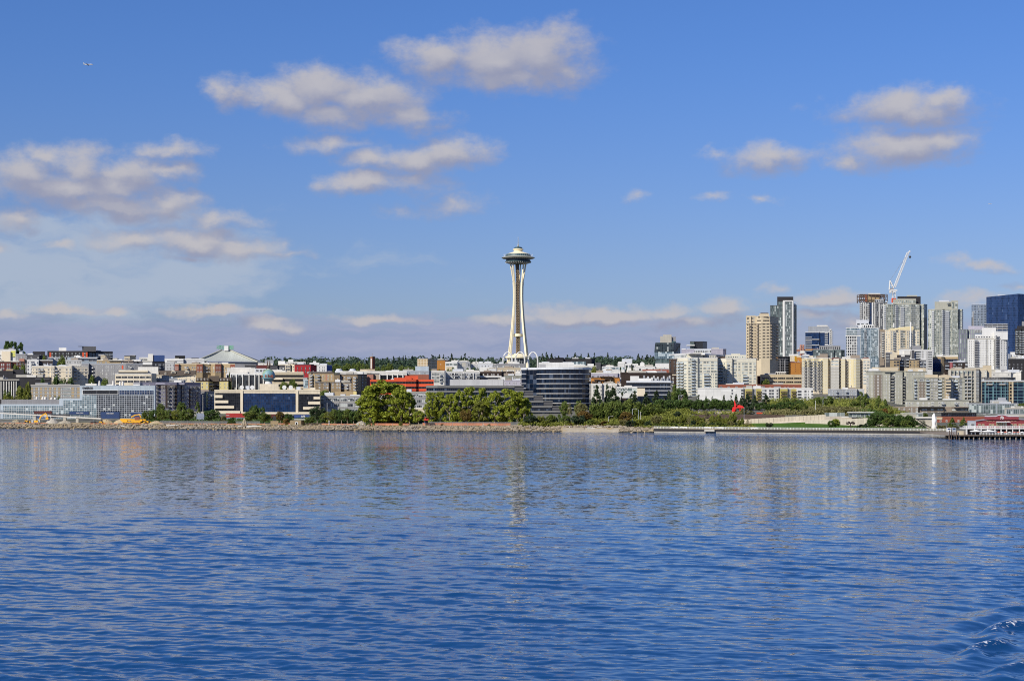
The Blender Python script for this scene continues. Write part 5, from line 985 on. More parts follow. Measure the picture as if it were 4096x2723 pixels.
    b=Bld('podium_building','brown brick base storeys with dark canopies along the waterfront street','H',1225,[-20,370,(374,2),755,(760,-1),780,(880,-1),1135],950,'taupe',D=8,clutter=0,frame='white',gl='green',pl=.35,panel=(.6,.3,.5));b.slabbox('canopy',372,760,942,956,'charcoal',2);b.slabbox('canopy',920,1135,952,966,'charcoal',2);b.fac(-15,368,'n.w.w.sn.W',978,46,2,fw=.2);b.fac(376,752,'.hw.h.wh',985,50,2,fw=.2);b.fac(885,1130,'hwhw',990,46,2);b.done()
    b=Bld('condo_building','concrete condominium with a deep grid of recessed balconies','H',1340,[(850,4),(862,0),1248,(1252,-1.5),1300,(1306,4),1420],374,'concrete',D=18,clutter=3,frame='white',gl='green',pl=.35,slab='concrete',rail='steel',cornice='beige',panel=None);b.box('core',1358,1492,310,520,'beige',3,9);b.box('roof_house',1080,1365,338,378,'concrete',5,8)
    b.fac(866,1248,'gggggg',415,54,1,frame='offwhite');b.fac(1050,1182,'BB',505,54,8);b.fac(1186,1248,'W',505,54,7,frame='offwhite');b.fac(1256,1300,'W',412,54,9,fw=.2);b.fac(1310,1418,'n.w',420,54,2)
    for x in(862,920,984,1050,1116,1182,1248):b.pier(x,9,380,880,'concrete',1.6,'fin')
    b.bands([470,524,578,632,686,740,794,848],8,'concrete',out=1.55,x0=1046,x1=1250,name='floor_slab');b.done()
    b=Bld('building','beige low roof block right of the concrete condominium','H',1420,[1488,1790,(1795,3),1945],420,'offwhite',D=12,clutter=4,frame='grey');b.box('wing',1490,1640,372,425,'concrete',6,8);b.box('wing',1738,1942,388,425,'white',4,8);b.fac(1500,1780,'s...s',450,40,1);b.done()
    b=Bld('office_building','waterfront office of dark blue glass in a pale teal grid with a cream pier','H',1288,[(1338,4),(1348,0),1800,(1822,0),2140],548,'beige',D=22,clutter=0,cornice='silver',panel=None);b.glz(1346,1755,562,895,curtain('ink',3.0,2.55,'teal',.24,.06),.1);b.glz(1826,2130,562,895,curtain('ink',4.2,2.6,'teal',.24,.06),.1);b.glz(1756,1800,566,895,curtain('black',4,2.6,'tan',.9,.02),.12);b.box('roof_storey',1344,1860,498,552,'charcoal',4,12,win=(12,.7,1));b.slabbox('roof',1340,1870,490,500,'dkgrey',-2,10)
    for x in(1400,1522,1640,1700):b.pier(x,7,560,895,'teal',.35)
    b.fac(1410,1700,'B.B',598,20,1);b.done()
    b=Bld('glass_building','low grey green glass building with a grey rooftop pavilion above the brick wharf','H',1190,[(1138,3),(1148,0),1560,(1568,0),1898],898,'grnblue',D=14,clutter=3,wmat=curtain('green',1.7,2.9,'steel',.25,.25),cornice='steel');b.box('roof_pavilion',1468,1735,840,902,'steel',5,8,win=(8,.5,1));b.box('roof_pavilion',1590,1712,800,850,'steel',7,6);b.pier(1565,6,900,1062,'ltblue',.5);b.done()
    b=Bld('building','concrete framed low block with wide dark openings at the right edge','H',1150,[1692,2140],968,'concrete',D=12,clutter=2,frame='steel',gl='green',panel=None);b.fac(1715,2130,'gggg',1018,90,1,fw=.3);b.done()
    b=Bld('brick_warehouse','old red brick warehouse with arched windows behind the pier restaurant','H',1080,[658,738,(742,0),1385],1102,'redbrick',D=14,clutter=0,frame='offwhite',gl='dark',panel=(.5,.22,.5),cornice='brick',base=1260);b.band(1102,1135,'beige',.3,658,738);b.fac(690,1100,'w.w.w.w.w',1160,54,1);b.fac(700,1000,'.w.b..',1220,40,1,gl='black');b.box('glass_pavilion',722,1262,1036,1106,'black',1.5,9,win=(22,.8,0));b.slabbox('roof',678,1440,1030,1040,'charcoal',1.5,12);b.done()
right_side()
# ------------------------------------------------------------------ landmarks
def needle():
    Y=2090.0;X=xat('N',350,Y);Z=lambda y:zat('N',y,Y);R=lambda px:px/2.852*Y/F
    zb=tzY(X,Y)-1
    r=thing('observation_tower','cream observation tower with a saucer top on three flaring pairs of legs','tower',(X,Y,zb))
    W=M('needle',.55,.3,None,.06);dk=M('black',.4,.5);gr=M('grnblue',.5,.4);br=M('mansard',.7,.3)
    def lat(name,prof,mat,n=48,smooth=False):
        m=MB();m.lathe([(R(a),Z(y))for a,y in prof],n,(X,Y,0));return m.build(name,mat,r,smooth=smooth)
    lat('spire',[(9,190),(7,165),(3.4,160),(2.6,120),(1.2,72)],M('sage'),10)
    lat('lantern',[(48,216),(48,204),(40,203),(40,196),(14,194),(12,186)],gr,28)
    lat('collar',[(46,246),(50,234),(60,224),(61,219),(48,215)],W)
    lat('roof',[(137,278),(110,268),(78,258),(56,250),(46,244)],W)
    lat('observation_deck',[(150,302),(146,300),(140,280),(136,277)],gr)
    m=MB()
    for i in range(40):
        a=i*math.tau/40;m.beam([(X+R(158)*math.cos(a),Y+R(158)*math.sin(a),Z(303)),(X+R(166)*math.cos(a),Y+R(166)*math.sin(a),Z(277))],.14,.14)
    m.build('deck_railing',M('silver'),r)
    lat('halo_ring',[(150,331),(178,326),(191,318),(186,313),(150,305),(146,303)],M('sage',.5,.4))
    m=MB()
    for i in range(48):
        a0,a1=(i+.16)*math.tau/48,(i+.84)*math.tau/48
        p=[(R(rr)*math.cos(a),R(rr)*math.sin(a),Z(y))for rr,y,a in((154,331.5,a0),(154,331.5,a1),(176,327.4,a1),(176,327.4,a0))]
        m.poly([(X+q[0],Y+q[1],q[2]-.06)for q in p][::-1])
    m.build('halo_panel',M('offwhite'),r)
    lat('restaurant_window',[(112,350),(139,352),(139,325),(120,322)],dk)
    lat('lower_ring',[(60,392),(90,386),(142,372),(148,366),(150,362),(138,352)],gr)
    m=MB()
    for i in range(36):
        a=i*math.tau/36;m.beam([(X+R(92)*math.cos(a),Y+R(92)*math.sin(a),Z(386)-.2),(X+R(147)*math.cos(a),Y+R(147)*math.sin(a),Z(369)-.2)],.75,.5)
    m.build('ring_rib',M('offwhite'),r)
    # core: lattice shaft with lift rails
    zt=Z(380)
    m=MB();c=24
    m.tube([(X-R(6),Y,zb),(X-R(6),Y,zt)],R(20),6);m.build('lift_core',M('brown',.7,.3),r)
    m=MB();s=R(26);n=46
    for i in range(n):
        z0,z1=zb+(zt-zb)*i/n,zb+(zt-zb)*(i+1)/n
        for sx in(-1,1):m.beam([(X-R(6)+sx*s*.55,Y-s*.95,z0),(X-R(6)-sx*s*.55,Y-s*.95,z1)],.35,.3)
        m.box(X-R(6)-s*.6,X-R(6)+s*.6,Y-s,Y-s*.9,z0-.25,z0+.25)
    for sx in(-1,1):m.box(X-R(6)+sx*s*.62-.3,X-R(6)+sx*s*.62+.3,Y-s,Y-s*.85,zb,zt)
    m.build('lattice',M('dktan',.7,.3),r)
    m=MB();m.box(X+R(19),X+R(25),Y-1,Y+1,zb,zt-12);m.build('stair_rail',M('grey'),r)
    # three legs, each a pair of beams that close at the waist and open again to carry the saucer
    prof=[(1640,124,4.9),(1520,111,4.5),(1400,96,4.1),(1250,79,3.6),(1100,64,3.0),(950,52,2.5),(850,45.5,2.2),(750,43,2.1),(650,44.5,2.4),(600,48,2.9),(520,58,4.2),(450,67,5.2),(385,76,6.2)]
    for k,ang in enumerate((math.radians(207),math.radians(333),math.radians(90))):
        dx,dy=math.cos(ang),math.sin(ang);tx,ty=-dy,dx;m=MB()
        for sg in(-1,1):
            pts=[(X+R(q)*dx*1.1+sg*sp/2*tx,Y+R(q)*dy*1.1+sg*sp/2*ty,max(Z(y),zb))for y,q,sp in prof]
            m.beam(pts[:10],1.75,2.2,side=(tx,ty,0));m.beam(pts[9:],1.25,1.5,side=(tx,ty,0))
        for i,(y,q,sp)in enumerate(prof[:8]):
            for f in(0,.5):
                q2=prof[i+1];yy=y+(q2[0]-y)*f;qq=q+(q2[1]-q)*f;ss_=sp+(q2[2]-sp)*f
                if Z(yy)<zb+1:continue
                cx,cy=X+R(qq)*dx*1.1,Y+R(qq)*dy*1.1
                m.beam([(cx-tx*ss_/2,cy-ty*ss_/2,Z(yy)),(cx+tx*ss_/2,cy+ty*ss_/2,Z(yy))],.8,.9)
        m.build('leg',W,r)
    lat('sky_platform',[(48,1218),(54,1212),(54,1196),(50,1190),(50,1184)],W,24)
    lat('base_pavilion',[(120,1540),(120,1462),(146,1460),(146,1440),(110,1432),(60,1416),(58,1412)],W,40)
    m=MB();m.lathe([(R(121),Z(1536)),(R(121),Z(1468))],40,(X,Y,0));m.build('pavilion_glass',curtain('dark',2,3,'grey',.25,.1),r)
needle()
def arches():
    Y=1870.0;W=M('white',.5,.3,None,.03)
    for x0,x1,yt,d,lab in((40,190,298,0,'white lattice arch leftmost at the tower base'),(228,384,292,-12,'white lattice arch standing in front of the tower legs'),(424,582,294,-6,'white lattice arch on open ground right of the tower base')):
        Yc=Y+d;xa,xb=xat('E',x0,Yc),xat('E',x1,Yc);zt=zat('E',yt,Yc);w=xb-xa;zb=tzY((xa+xb)/2,Yc)-.5
        r=thing('lattice_arch',lab,'arch',((xa+xb)/2,Yc,zb),'white lattice arches at the tower base');cx=(xa+xb)/2;zs=zt-w*.78
        for sx,sy in((-1,-1),(1,-1),(1,1),(-1,1)):
            m=MB();bx,by=cx+sx*w*.46,Yc+sy*w*.3
            for off in(-.45,.45):m.tube([(bx+off,by,zb),(bx+off*.7,by,zs)]+[(cx+sx*w*.46*math.cos(t)*(1-.12*math.sin(t))+off*math.cos(t),Yc+sy*w*.3*math.cos(t),zs+(zt-zs)*math.sin(t))for t in(.25,.5,.75,1.0,1.25,1.5)],.42,5)
            m.build('leg',W,r)
        m=MB();n=9
        def pt(u,v):t=math.pi*(.5+u*.5);return(cx+u*w*.45*(1-.15*(1-abs(u))),Yc+v*w*.3,zs+(zt-zs)*max(0,1-abs(u)**1.7)**.6*(1-.08*abs(v)))
        for i in range(-n,n):
            for j in range(-2,2):
                a,b=pt(i/n,j/2),pt((i+1)/n,(j+1)/2);c,d_=pt((i+1)/n,j/2),pt(i/n,(j+1)/2)
                if abs(i)<n-1:m.tube([a,b],.17,4,0,False);m.tube([c,d_],.17,4,0,False)
        m.build('vault_lattice',W,r)
arches()
def arena():
    Y=1960.0;c='B';X=xat(c,1540,Y);zt=zat(c,268,Y);zb=tzY(X,Y)-1;ze=zat(c,445,Y)
    r=thing('arena','broad grey arena roof sweeping up to a peak carrying two green signs','arena',(X,Y,zb))
    xl,xr=xat(c,1120,Y),xat(c,2090,Y);xa,xb=xat(c,1478,Y),xat(c,1602,Y);h=zt-ze
    A=[(xa,Y,zt),(xb,Y,zt)];fl,frt,bl,brt=(xat(c,1225,Y),Y-42,ze),(xr,Y-30,ze-1),(xl,Y+40,ze),(xr-6,Y+45,ze)
    fl=(xat(c,1190,Y),Y-42,ze)
    def sheet(a,b,p,q,n=10,sag=3.2):
        m=MB();rows=[]
        for i in range(n+1):
            t=i/n;row=[]
            for j in range(n+1):
                s=j/n;L=[a[k]+(p[k]-a[k])*t for k in range(3)];Rr=[b[k]+(q[k]-b[k])*t for k in range(3)]
                P=[L[k]+(Rr[k]-L[k])*s for k in range(3)];P[2]-=sag*math.sin(math.pi*t)*(.35+.65*math.sin(math.pi*s));row.append(tuple(P))
            rows.append(row)
        for i in range(n):
            for j in range(n):m.quad(rows[i+1][j],rows[i+1][j+1],rows[i][j+1],rows[i][j])
        return m.build('roof_sheet',M((.43,.45,.41),.6,.3,(2.2,400)),r)
    sheet(A[0],A[1],fl,frt);sheet(A[0],A[0],bl,fl,sag=1.5);sheet(A[1],A[1],frt,brt,sag=1.5)
    for a,q in((A[0],fl),(A[1],frt),(A[0],bl),(A[1],brt)):m=MB();m.tube([a,q],1.0,5);m.build('ridge_beam',M('sage'),r)
    m=MB();m.prism([(xl,Y+40),(fl[0],fl[1]+2),(xr-2,Y-28),(xr-8,Y+43)],zb,ze-1);m.build('wall',M('grey'),r)
    m=MB();m.box(xat(c,1525,Y),xat(c,1590,Y),Y-4,Y+4,zt-1,zat(c,205,Y));m.build('roof_house',M('white'),r)
    gm=M('green',.5,.4)
    for x0,x1,y0,rot in((1412,1528,195,.12),(1590,1672,198,-.35)):
        m=MB();xx0,xx1=xat(c,x0,Y),xat(c,x1,Y);
        for k in range(5):xk=xx0+(xx1-xx0)*k/4;m.tube([(xk,Y-3,zt-1),(xk,Y-3,zat(c,y0,Y))],.12,4)
        m.build('sign_frame',M('sage'),r)
        for t,yy,h_ in(('CLIMATE',y0+16,26),('PLEDGE',y0+46,24)):lettering(t,gm,r,((xx0+xx1)/2,Y-3.6,zat(c,yy,Y)),h_/3.825*Y/F,(xx1-xx0),rot,True)
arena()
def globe():
    Y=1172.0;c='C';X=xat(c,285,Y);zc=zat(c,655,Y);rad=97/3.825*Y/F;zb=zat(c,786,Y)
    r=thing('sign_globe','big blue and green painted globe sign with red letters on the cream office roof','globe sign',(X,Y,zb))
    m,nt,p=new_mat('globe_paint');tc=nt.nodes.new('ShaderNodeTexCoord');n=noise_n(nt,tc.outputs['Object'],.22,3,.5);n.inputs['Detail'].default_value=3
    sp=nt.nodes.new('ShaderNodeSeparateXYZ');nt.links.new(tc.outputs['Object'],sp.inputs[0])
    f=math_n(nt,'ADD',n.outputs[0],math_n(nt,'MULTIPLY',sp.outputs[2],.014))
    col=mixc(nt,sstep(nt,f,.635,.65),(.12,.26,.30),(.20,.30,.13));n2=noise_n(nt,tc.outputs['Object'],.9,4,.6)
    col=mixc(nt,math_n(nt,'MULTIPLY',n2.outputs[0],.5),col,(.25,.34,.34));nt.links.new(col,p.inputs['Base Color']);p.inputs['Roughness'].default_value=.55
    b=MB();b.lathe([(max(.01,rad*math.sin(t)),-rad*math.cos(t))for t in[math.pi*i/20 for i in range(21)]],40,(X,Y,zc));b.build('ball',m,r,smooth=True)
    b=MB();b.lathe([(rad*1.06,-.4),(rad*1.06,.1),(rad*1.0,.1)],40,(X,Y,zat(c,690,Y)));b.build('letter_band',M('teal'),r)
    for ch,x in(('n',196),('t',255),('h',300),('e',345)):
        dx=xat(c,x,Y)-X;yy=Y-math.sqrt(max(.5,rad**2*1.1-dx*dx));lettering(ch,M('brick'),r,(X+dx,yy,zat(c,664,Y)),(50 if ch!='n' else 34)/3.825*Y/F,None,math.atan2(dx,9)*.8,True)
    b=MB();b.lathe([(rad*.62,zb-zc-.6),(rad*.5,-rad*.98),(rad*.3,-rad*.9)],24,(X,Y,zc));b.build('pedestal',M('white'),r)
    b=MB();zt=zat(c,556,Y)
    b.lathe([(1.2,0),(.9,.5),(.35,1)],12,(X,Y,zt-.4),1)
    b.tube([(X,Y,zt),(X,Y-.3,zt+1.2),(X+.1,Y-.3,zt+2.6)],[.9,1.15,.5],8)
    for s in(-1,1):b.poly([(X+s*.4,Y-.1,zt+.6),(X+s*1.5,Y,zt+2.4),(X+s*.8,Y+.1,zt+6.6),(X+s*.35,Y,zt+4)][::s]);b.poly([(X+s*.4,Y+.25,zt+.6),(X+s*1.5,Y+.3,zt+2.4),(X+s*.8,Y+.3,zt+6.6),(X+s*.35,Y+.3,zt+4)][::-s])
    b.build('winged_finial',[M('brown'),M('white')],r)
globe()
def brick_tower():
    Y=1850.0;c='C';x0,x1=xat(c,1836,Y),xat(c,1908,Y);zt=zat(c,372,Y);xm=xat(c,1872,Y);zb=tzY(xm,Y)-1
    r=thing('bell_tower','slim brick bell tower with pale vertical slots and a thin mast','tower',(xm,Y,zb));w=x1-x0
    b=MB();b.prism([(x0,Y+4),(xm,Y),(x1,Y+4),(xm,Y+8)],zb,zt);b.build('shaft',M('brick',.8,.2,(.8,.4,.5)),r)
    for t in(.3,.5,.7):
        px_,py_=x0+(xm-x0)*t,Y+4-4*t-.12;b=MB();b.box(px_-.35,px_+.35,py_-.2,py_+.3,zat(c,550,Y),zat(c,395,Y));b.build('slot',M('offwhite'),r)
    b=MB();b.prism([(x0-.3,Y+4),(xm,Y-.4),(x1+.3,Y+4),(xm,Y+8.4)],zt,zt+.6);b.build('cap',M('tan'),r)
    b=MB();b.tube([(xm,Y+4,zt+.5),(xm,Y+4,zat(c,315,Y))],.2,5);b.box(xm-.9,xm+.9,Y+3.9,Y+4.1,zat(c,326,Y),zat(c,323,Y));b.build('mast',M('grey'),r)
brick_tower()
def lattice(mb,a,b,w,n,r=.25):
    a,b=Vector(a),Vector(b);d=(b-a).normalized();s=Vector((0,1,0));u=d.cross(s).normalized();h=w/2
    C4=[(-1,-1),(1,-1),(1,1),(-1,1)];f=lambda t,k:a.lerp(b,t)+u*C4[k][0]*h+s*C4[k][1]*h
    for k in range(4):mb.tube([f(0,k),f(1,k)],r,4)
    for i in range(n):
        for k in range(4):
            k2=(k+1)%4;mb.tube([f(i/n,k),f((i+1)/n,k2)],r*.6,3,0,False);mb.tube([f(i/n,k),f(i/n,k2)],r*.6,3,0,False)
def cranes():
    Y=1985.0;c='J';P=lambda x,y:(xat(c,x,Y),Y,zat(c,y,Y));W=M('white',.5,.3,None,.03);x0=P(611,800)
    r=thing('tower_crane','white luffing tower crane with its jib raised high above the condominium towers','crane',(x0[0],Y,tzY(x0[0],Y)))
    m=MB();a=P(611,760);lattice(m,(a[0],Y,r.location.z),P(611,655),3.4,22,.30);m.build('mast',W,r)
    m=MB();lattice(m,P(611,800),P(611,740),3.9,4,.5);m.build('mast_section',M('redorange'),r)
    m=MB();lattice(m,P(622,585),P(806,112),2.2,34,.2);lattice(m,P(806,112),P(840,82),1.2,4,.2);m.build('jib',W,r)
    m=MB();q=P(585,655);q2=P(650,600);m.box(P(560,0)[0],P(648,0)[0],Y-2.5,Y+2.5,P(0,640)[2],P(0,622)[2]);m.box(P(590,0)[0],P(632,0)[0],Y-2.2,Y+2.2,P(0,662)[2],P(0,640)[2]);m.build('slewing_platform',W,r)
    m=MB();m.box(P(556,0)[0],P(605,0)[0],Y-2,Y+2,P(0,622)[2],P(0,600)[2]);m.build('winch',M('grey'),r);m=MB();m.box(P(553,0)[0],P(572,0)[0],Y-2.4,Y+2.4,P(0,668)[2],P(0,630)[2]);m.build('counterweight',M('offwhite'),r)
    m=MB();
    for d in(-1.6,1.6):m.tube([(P(607,0)[0],Y+d,P(0,600)[2]),(P(558,0)[0],Y+d*.3,P(0,494)[2])],.6,5);m.tube([(P(548,0)[0],Y+d,P(0,622)[2]),(P(556,0)[0],Y+d*.3,P(0,494)[2])],.42,5)
    for t in(.3,.6):m.tube([P(607-49*t,600-106*t),P(549+5*t,622-128*t)],.3,4)
    m.build('a_frame',W,r)
    m=MB();m.tube([P(558,494),P(806,114)],.16,4);m.build('pendant_cable',M('grey'),r)
    m=MB();m.tube([P(836,84),P(836,240)],.12,4);m.build('hoist_cable',M('grey'),r);m=MB();m.lathe([(.2,-1.6),(1.4,-.6),(1.4,.7),(.3,1.6)],8,P(836,167));m.build('hook_block',M('charcoal'),r)
    m=MB();m.box(P(634,0)[0],P(651,0)[0],Y-3,Y-.5,P(0,645)[2],P(0,625)[2]);m.build('cab',M('silver'),r)
    Y=2350.0;c='I';x=P(900,0)[0]if False else xat(c,900,Y);z=lambda y:zat(c,y,Y)
    r=thing('tower_crane','small orange tower crane low in the gap between the towers','crane',(x,Y,tzY(x,Y)))
    m=MB();lattice(m,(x,Y,r.location.z),(x,Y,z(1388)),4.5,24,.7);m.build('mast',M('salmon'),r)
    m=MB();lattice(m,(xat(c,826,Y),Y,z(1468)),(xat(c,945,Y),Y,z(1466)),2.0,16,.4);m.build('jib',M('salmon'),r);m=MB();m.tube([(xat(c,832,Y),Y,z(1466)),(x,Y,z(1388)),(xat(c,940,Y),Y,z(1466))],.3,4);m.build('pendant_cable',M('grey'),r)
    m=MB();m.tube([(xat(c,828,Y),Y,z(1530)),(xat(c,855,Y),Y,z(1436))],.8,4);m.build('luffing_arm',M('sage'),r);m=MB();m.box(x-3,x+3,Y-3,Y+3,z(1512),z(1470));m.build('cab',M('offwhite'),r)
cranes()
def plane_at(label,px,py,Y,name='airliner',src=None,s=1.0):
    X=(px-2048)/F*Y;Zc=CAMH+(YH-py)/F*Y
    if src:
        r=src.copy();COL.objects.link(r);r.location=(X,Y,Zc);r.scale=(s,)*3;r['label']=label
        for ch in src.children:c=ch.copy();COL.objects.link(c);c.parent=r
        return r
    r=thing(name,label,'aeroplane',(X,Y,Zc));W=M('white',.35,.5,None,.02);o=Vector((X,Y,Zc))
    def T(p):return tuple(o+Vector(p))
    m=MB();prof=[(-17.5,.25,1.0),(-14,1.0,.5),(-9,1.85,.1),(-2,2.0,0),(9,2.0,0),(13.5,1.75,-.1),(16,1.1,-.4),(17.2,.3,-.6)]
    m.tube([T((x,0,z+x*.06))for x,rr,z in prof],[rr for x,rr,z in prof],14);m.build('fuselage',W,r,smooth=True)
    for s_ in(-1,1):
        m=MB();a,b,c,d=(3.5,s_*1.5,-.9),(-3.5,s_*1.5,-1.2),(-9,s_*16,.4),(-6.5,s_*16,.5);e=[T(q)for q in(a,b,c,d)];f=[T((q[0],q[1],q[2]+.45))for q in(a,b,c,d)]
        for q in((0,1,2,3),):m.poly(e[::s_]if s_>0 else e[::-1]);m.poly(f);
        for i in range(4):m.quad(e[i],e[(i+1)%4],f[(i+1)%4],f[i])
        m.build('wing',M('grey',.5,.4),r,recalc=True)
        m=MB();m.tube([T((2.5,s_*5.5,-2.3)),T((-1.8,s_*5.5,-2.4))],[1.15,.8],10);m.build('engine',M('grey',.5,.4),r)
        m=MB();e=[T(q)for q in((-13,s_*.6,0),(-16.5,s_*.6,0),(-18,s_*6.5,.6),(-16.5,s_*6.5,.6))];f=[(q[0],q[1],q[2]+.3)for q in e];m.poly(e);m.poly(f)
        for i in range(4):m.quad(e[i],e[(i+1)%4],f[(i+1)%4],f[i])
        m.build('tailplane',W,r,recalc=True)
    m=MB();e=[T(q)for q in((-11,-.2,.8),(-16.3,-.2,.5),(-18.6,-.2,6.6),(-16.6,-.2,6.8))];f=[(q[0],q[1]+.4,q[2])for q in e];m.poly(e);m.poly(f)
    for i in range(4):m.quad(e[i],e[(i+1)%4],f[(i+1)%4],f[i])
    m.build('tail_fin',M('ltblue',.4,.4),r,recalc=True);return r
pl=plane_at('white airliner climbing to the right high in the left of the sky',353,259,6000.0);pl.rotation_euler=(0,0,math.radians(12))
p2=plane_at('distant airliner seen as a tiny white streak above the right skyline',3960,816,15000.0,src=pl)
# ------------------------------------------------------------------ trees
CM={}
def crown(kind,seed):
    """crown of many leaf-sized faces gathered in clumps; unit height 1, unit width 1"""
    k=(kind,seed)
    if k in CM:return CM[k]
    rng=np.random.default_rng(seed*31+len(kind));C=[];R=[]
    if kind=='conifer':
        for i in range(46):
            t=rng.uniform(.02,1);z=.10+.88*t;rr=.46*(1-t)**.85+.02;a=rng.uniform(0,6.283);d=rr*rng.uniform(.45,.95)
            C.append((d*math.cos(a),d*math.sin(a),z-.04*d));R.append((.11*(1-t)+.035,.035+.02*(1-t)))
        nl,ls=62,.040
    elif kind=='column':
        for i in range(44):t=rng.uniform(0,1);z=.06+.9*t;rr=.40*math.sin(math.pi*min(1,.16+t*.86))**.7;a=rng.uniform(0,6.283);d=rr*rng.uniform(.3,.9);C.append((d*math.cos(a),d*math.sin(a),z));R.append((.12,.07))
        nl,ls=62,.038
    elif kind=='poplar':
        for i in range(70):
            t=rng.uniform(0,1)**.9;z=.08+.88*t;rr=.46*math.sin(math.pi*min(1,.30+t*.64))**.6;a=rng.uniform(0,6.283);d=rr*rng.uniform(.35,1.05)
            C.append((d*math.cos(a),d*math.sin(a),z));R.append((rng.uniform(.05,.11),rng.uniform(.035,.07)))
        nl,ls=105,.027
    elif kind=='shrub':
        for i in range(34):a=rng.uniform(0,6.283);t=rng.uniform(0,1);rr=.42*math.sqrt(1-t*t*.85);d=rr*math.sqrt(rng.uniform(.1,1));C.append((d*math.cos(a),d*math.sin(a),.12+.74*t));R.append((.13,.11))
        nl,ls=80,.046
    elif kind=='sparse':
        for i in range(26):a=rng.uniform(0,6.283);t=rng.uniform(0,1);d=.40*math.sqrt(rng.uniform(.05,1))*math.sin(math.pi*(.2+.7*t));C.append((d*math.cos(a),d*math.sin(a),.2+.76*t));R.append((.12,.09))
        nl,ls=42,.034
    else:
        for i in range(40):
            v=rng.normal(size=3);v/=np.linalg.norm(v);d=rng.uniform(.45,1.0)**.5;C.append((v[0]*.38*d,v[1]*.38*d,.60+v[2]*.32*d));R.append((rng.uniform(.09,.15),rng.uniform(.07,.12)))
        nl,ls=90,.036
    V=[]
    for(cx,cy,cz),(rh,rv)in zip(C,R):
        p=rng.normal(size=(nl,3));p/=np.linalg.norm(p,axis=1)[:,None];p*=rng.uniform(.55,1.08,size=(nl,1));p=p*(rh,rh,rv)+(cx,cy,cz)
        n=rng.normal(size=(nl,3))+(0,0,.7);n/=np.linalg.norm(n,axis=1)[:,None]
        a=np.cross(n,rng.normal(size=(nl,3)));a/=np.linalg.norm(a,axis=1)[:,None];b=np.cross(n,a)
        s=ls*rng.uniform(.6,1.35,size=(nl,1));sz=np.array((1,1,.75))
        V.append(np.stack([p-a*s*sz,p+b*s*.7*sz,p+a*s*sz,p-b*s*.7*sz],1))
    V=np.concatenate(V).reshape(-1,3);V[:,2]=np.clip(V[:,2],.01,1.0);nq=len(V)//4
    me=bpy.data.meshes.new('crown');me.vertices.add(len(V));me.vertices.foreach_set('co',V.ravel());me.loops.add(nq*4);me.loops.foreach_set('vertex_index',np.arange(nq*4,dtype=np.int32))
    me.polygons.add(nq);me.polygons.foreach_set('loop_start',np.arange(0,nq*4,4,dtype=np.int32));me.polygons.foreach_set('loop_total',np.full(nq,4,dtype=np.int32));me.update(calc_edges=True)
    CM[k]=me;return me
TM={}
def trunk_mesh(kind):
    if kind in TM:return TM[kind]
    m=MB();rng=random.Random(3);h=.9 if kind in('conifer','column')else .55
    m.tube([(0,0,-.02),(.005,0,h*.5),(0,.004,h)],[.028,.02,.006 if h>.6 else .014],7)
    if kind not in('conifer','column'):
        for i in range(7):a=i*.9;z=.2+.05*i;m.tube([(0,0,z),(.16*math.cos(a),.16*math.sin(a),z+.14),(.30*math.cos(a),.30*math.sin(a),z+.30)],[.013,.009,.004],5)
    o=m.build('trunk',M('taupe',.9,.1));TM[kind]=o.data;bpy.data.objects.remove(o);return TM[kind]
TV={}
NAMES={'conifer':('conifer_tree','tree'),'column':('columnar_tree','tree'),'poplar':('poplar_tree','tree'),'shrub':('shrub','shrub'),'round':('broadleaf_tree','tree'),'sparse':('sapling','tree')}
ntree=[0]
def tree(kind,lf,c,x,yt,w,s,label,group=None,absY=None):
    px=PX(c,x);Y=absY if absY else shore(px)+s;X=(px-2048)/F*Y;zb=tzY(X,Y)-.1;h=zat(c,yt,Y)-zb
    wd=w/CR[c][2]*Y/F
    if h<.6:h=.6
    ntree[0]+=1;seed=ntree[0]%4;nm,cat=NAMES[kind]
    r=thing(nm,label,cat,(X,Y,zb),group);wk={'poplar':1.3,'conifer':1.5,'column':1.25,'round':1.15}.get(kind,1.08);r.scale=(wd*wk,wd*wk,h*1.03);r.rotation_euler=(0,0,(ntree[0]*2.4)%6.28)
    me=crown(kind,seed);key=(kind,seed,lf)
    if key not in TV:mm=me.copy();mm.materials.clear();mm.materials.append(leaf(lf));TV[key]=mm
    o=bpy.data.objects.new('crown',TV[key]);COL.objects.link(o);o.parent=r
    o=bpy.data.objects.new('trunk',trunk_mesh(kind));COL.objects.link(o);o.parent=r
    k=min(1.6,h/max(wd,.1))if kind not in('shrub',)else 1;o.scale=(k*.8,k*.8,1)
    return r
def grp(kind,lf,c,items,s,label,group,absY=None):
    for it in items:
        x,yt,w=it[:3];tree(kind,it[3]if len(it)>3 else lf,c,x,yt,w,s+((x*7)%5),label,group,absY+(x*13)%9 if absY else None)
T=tree
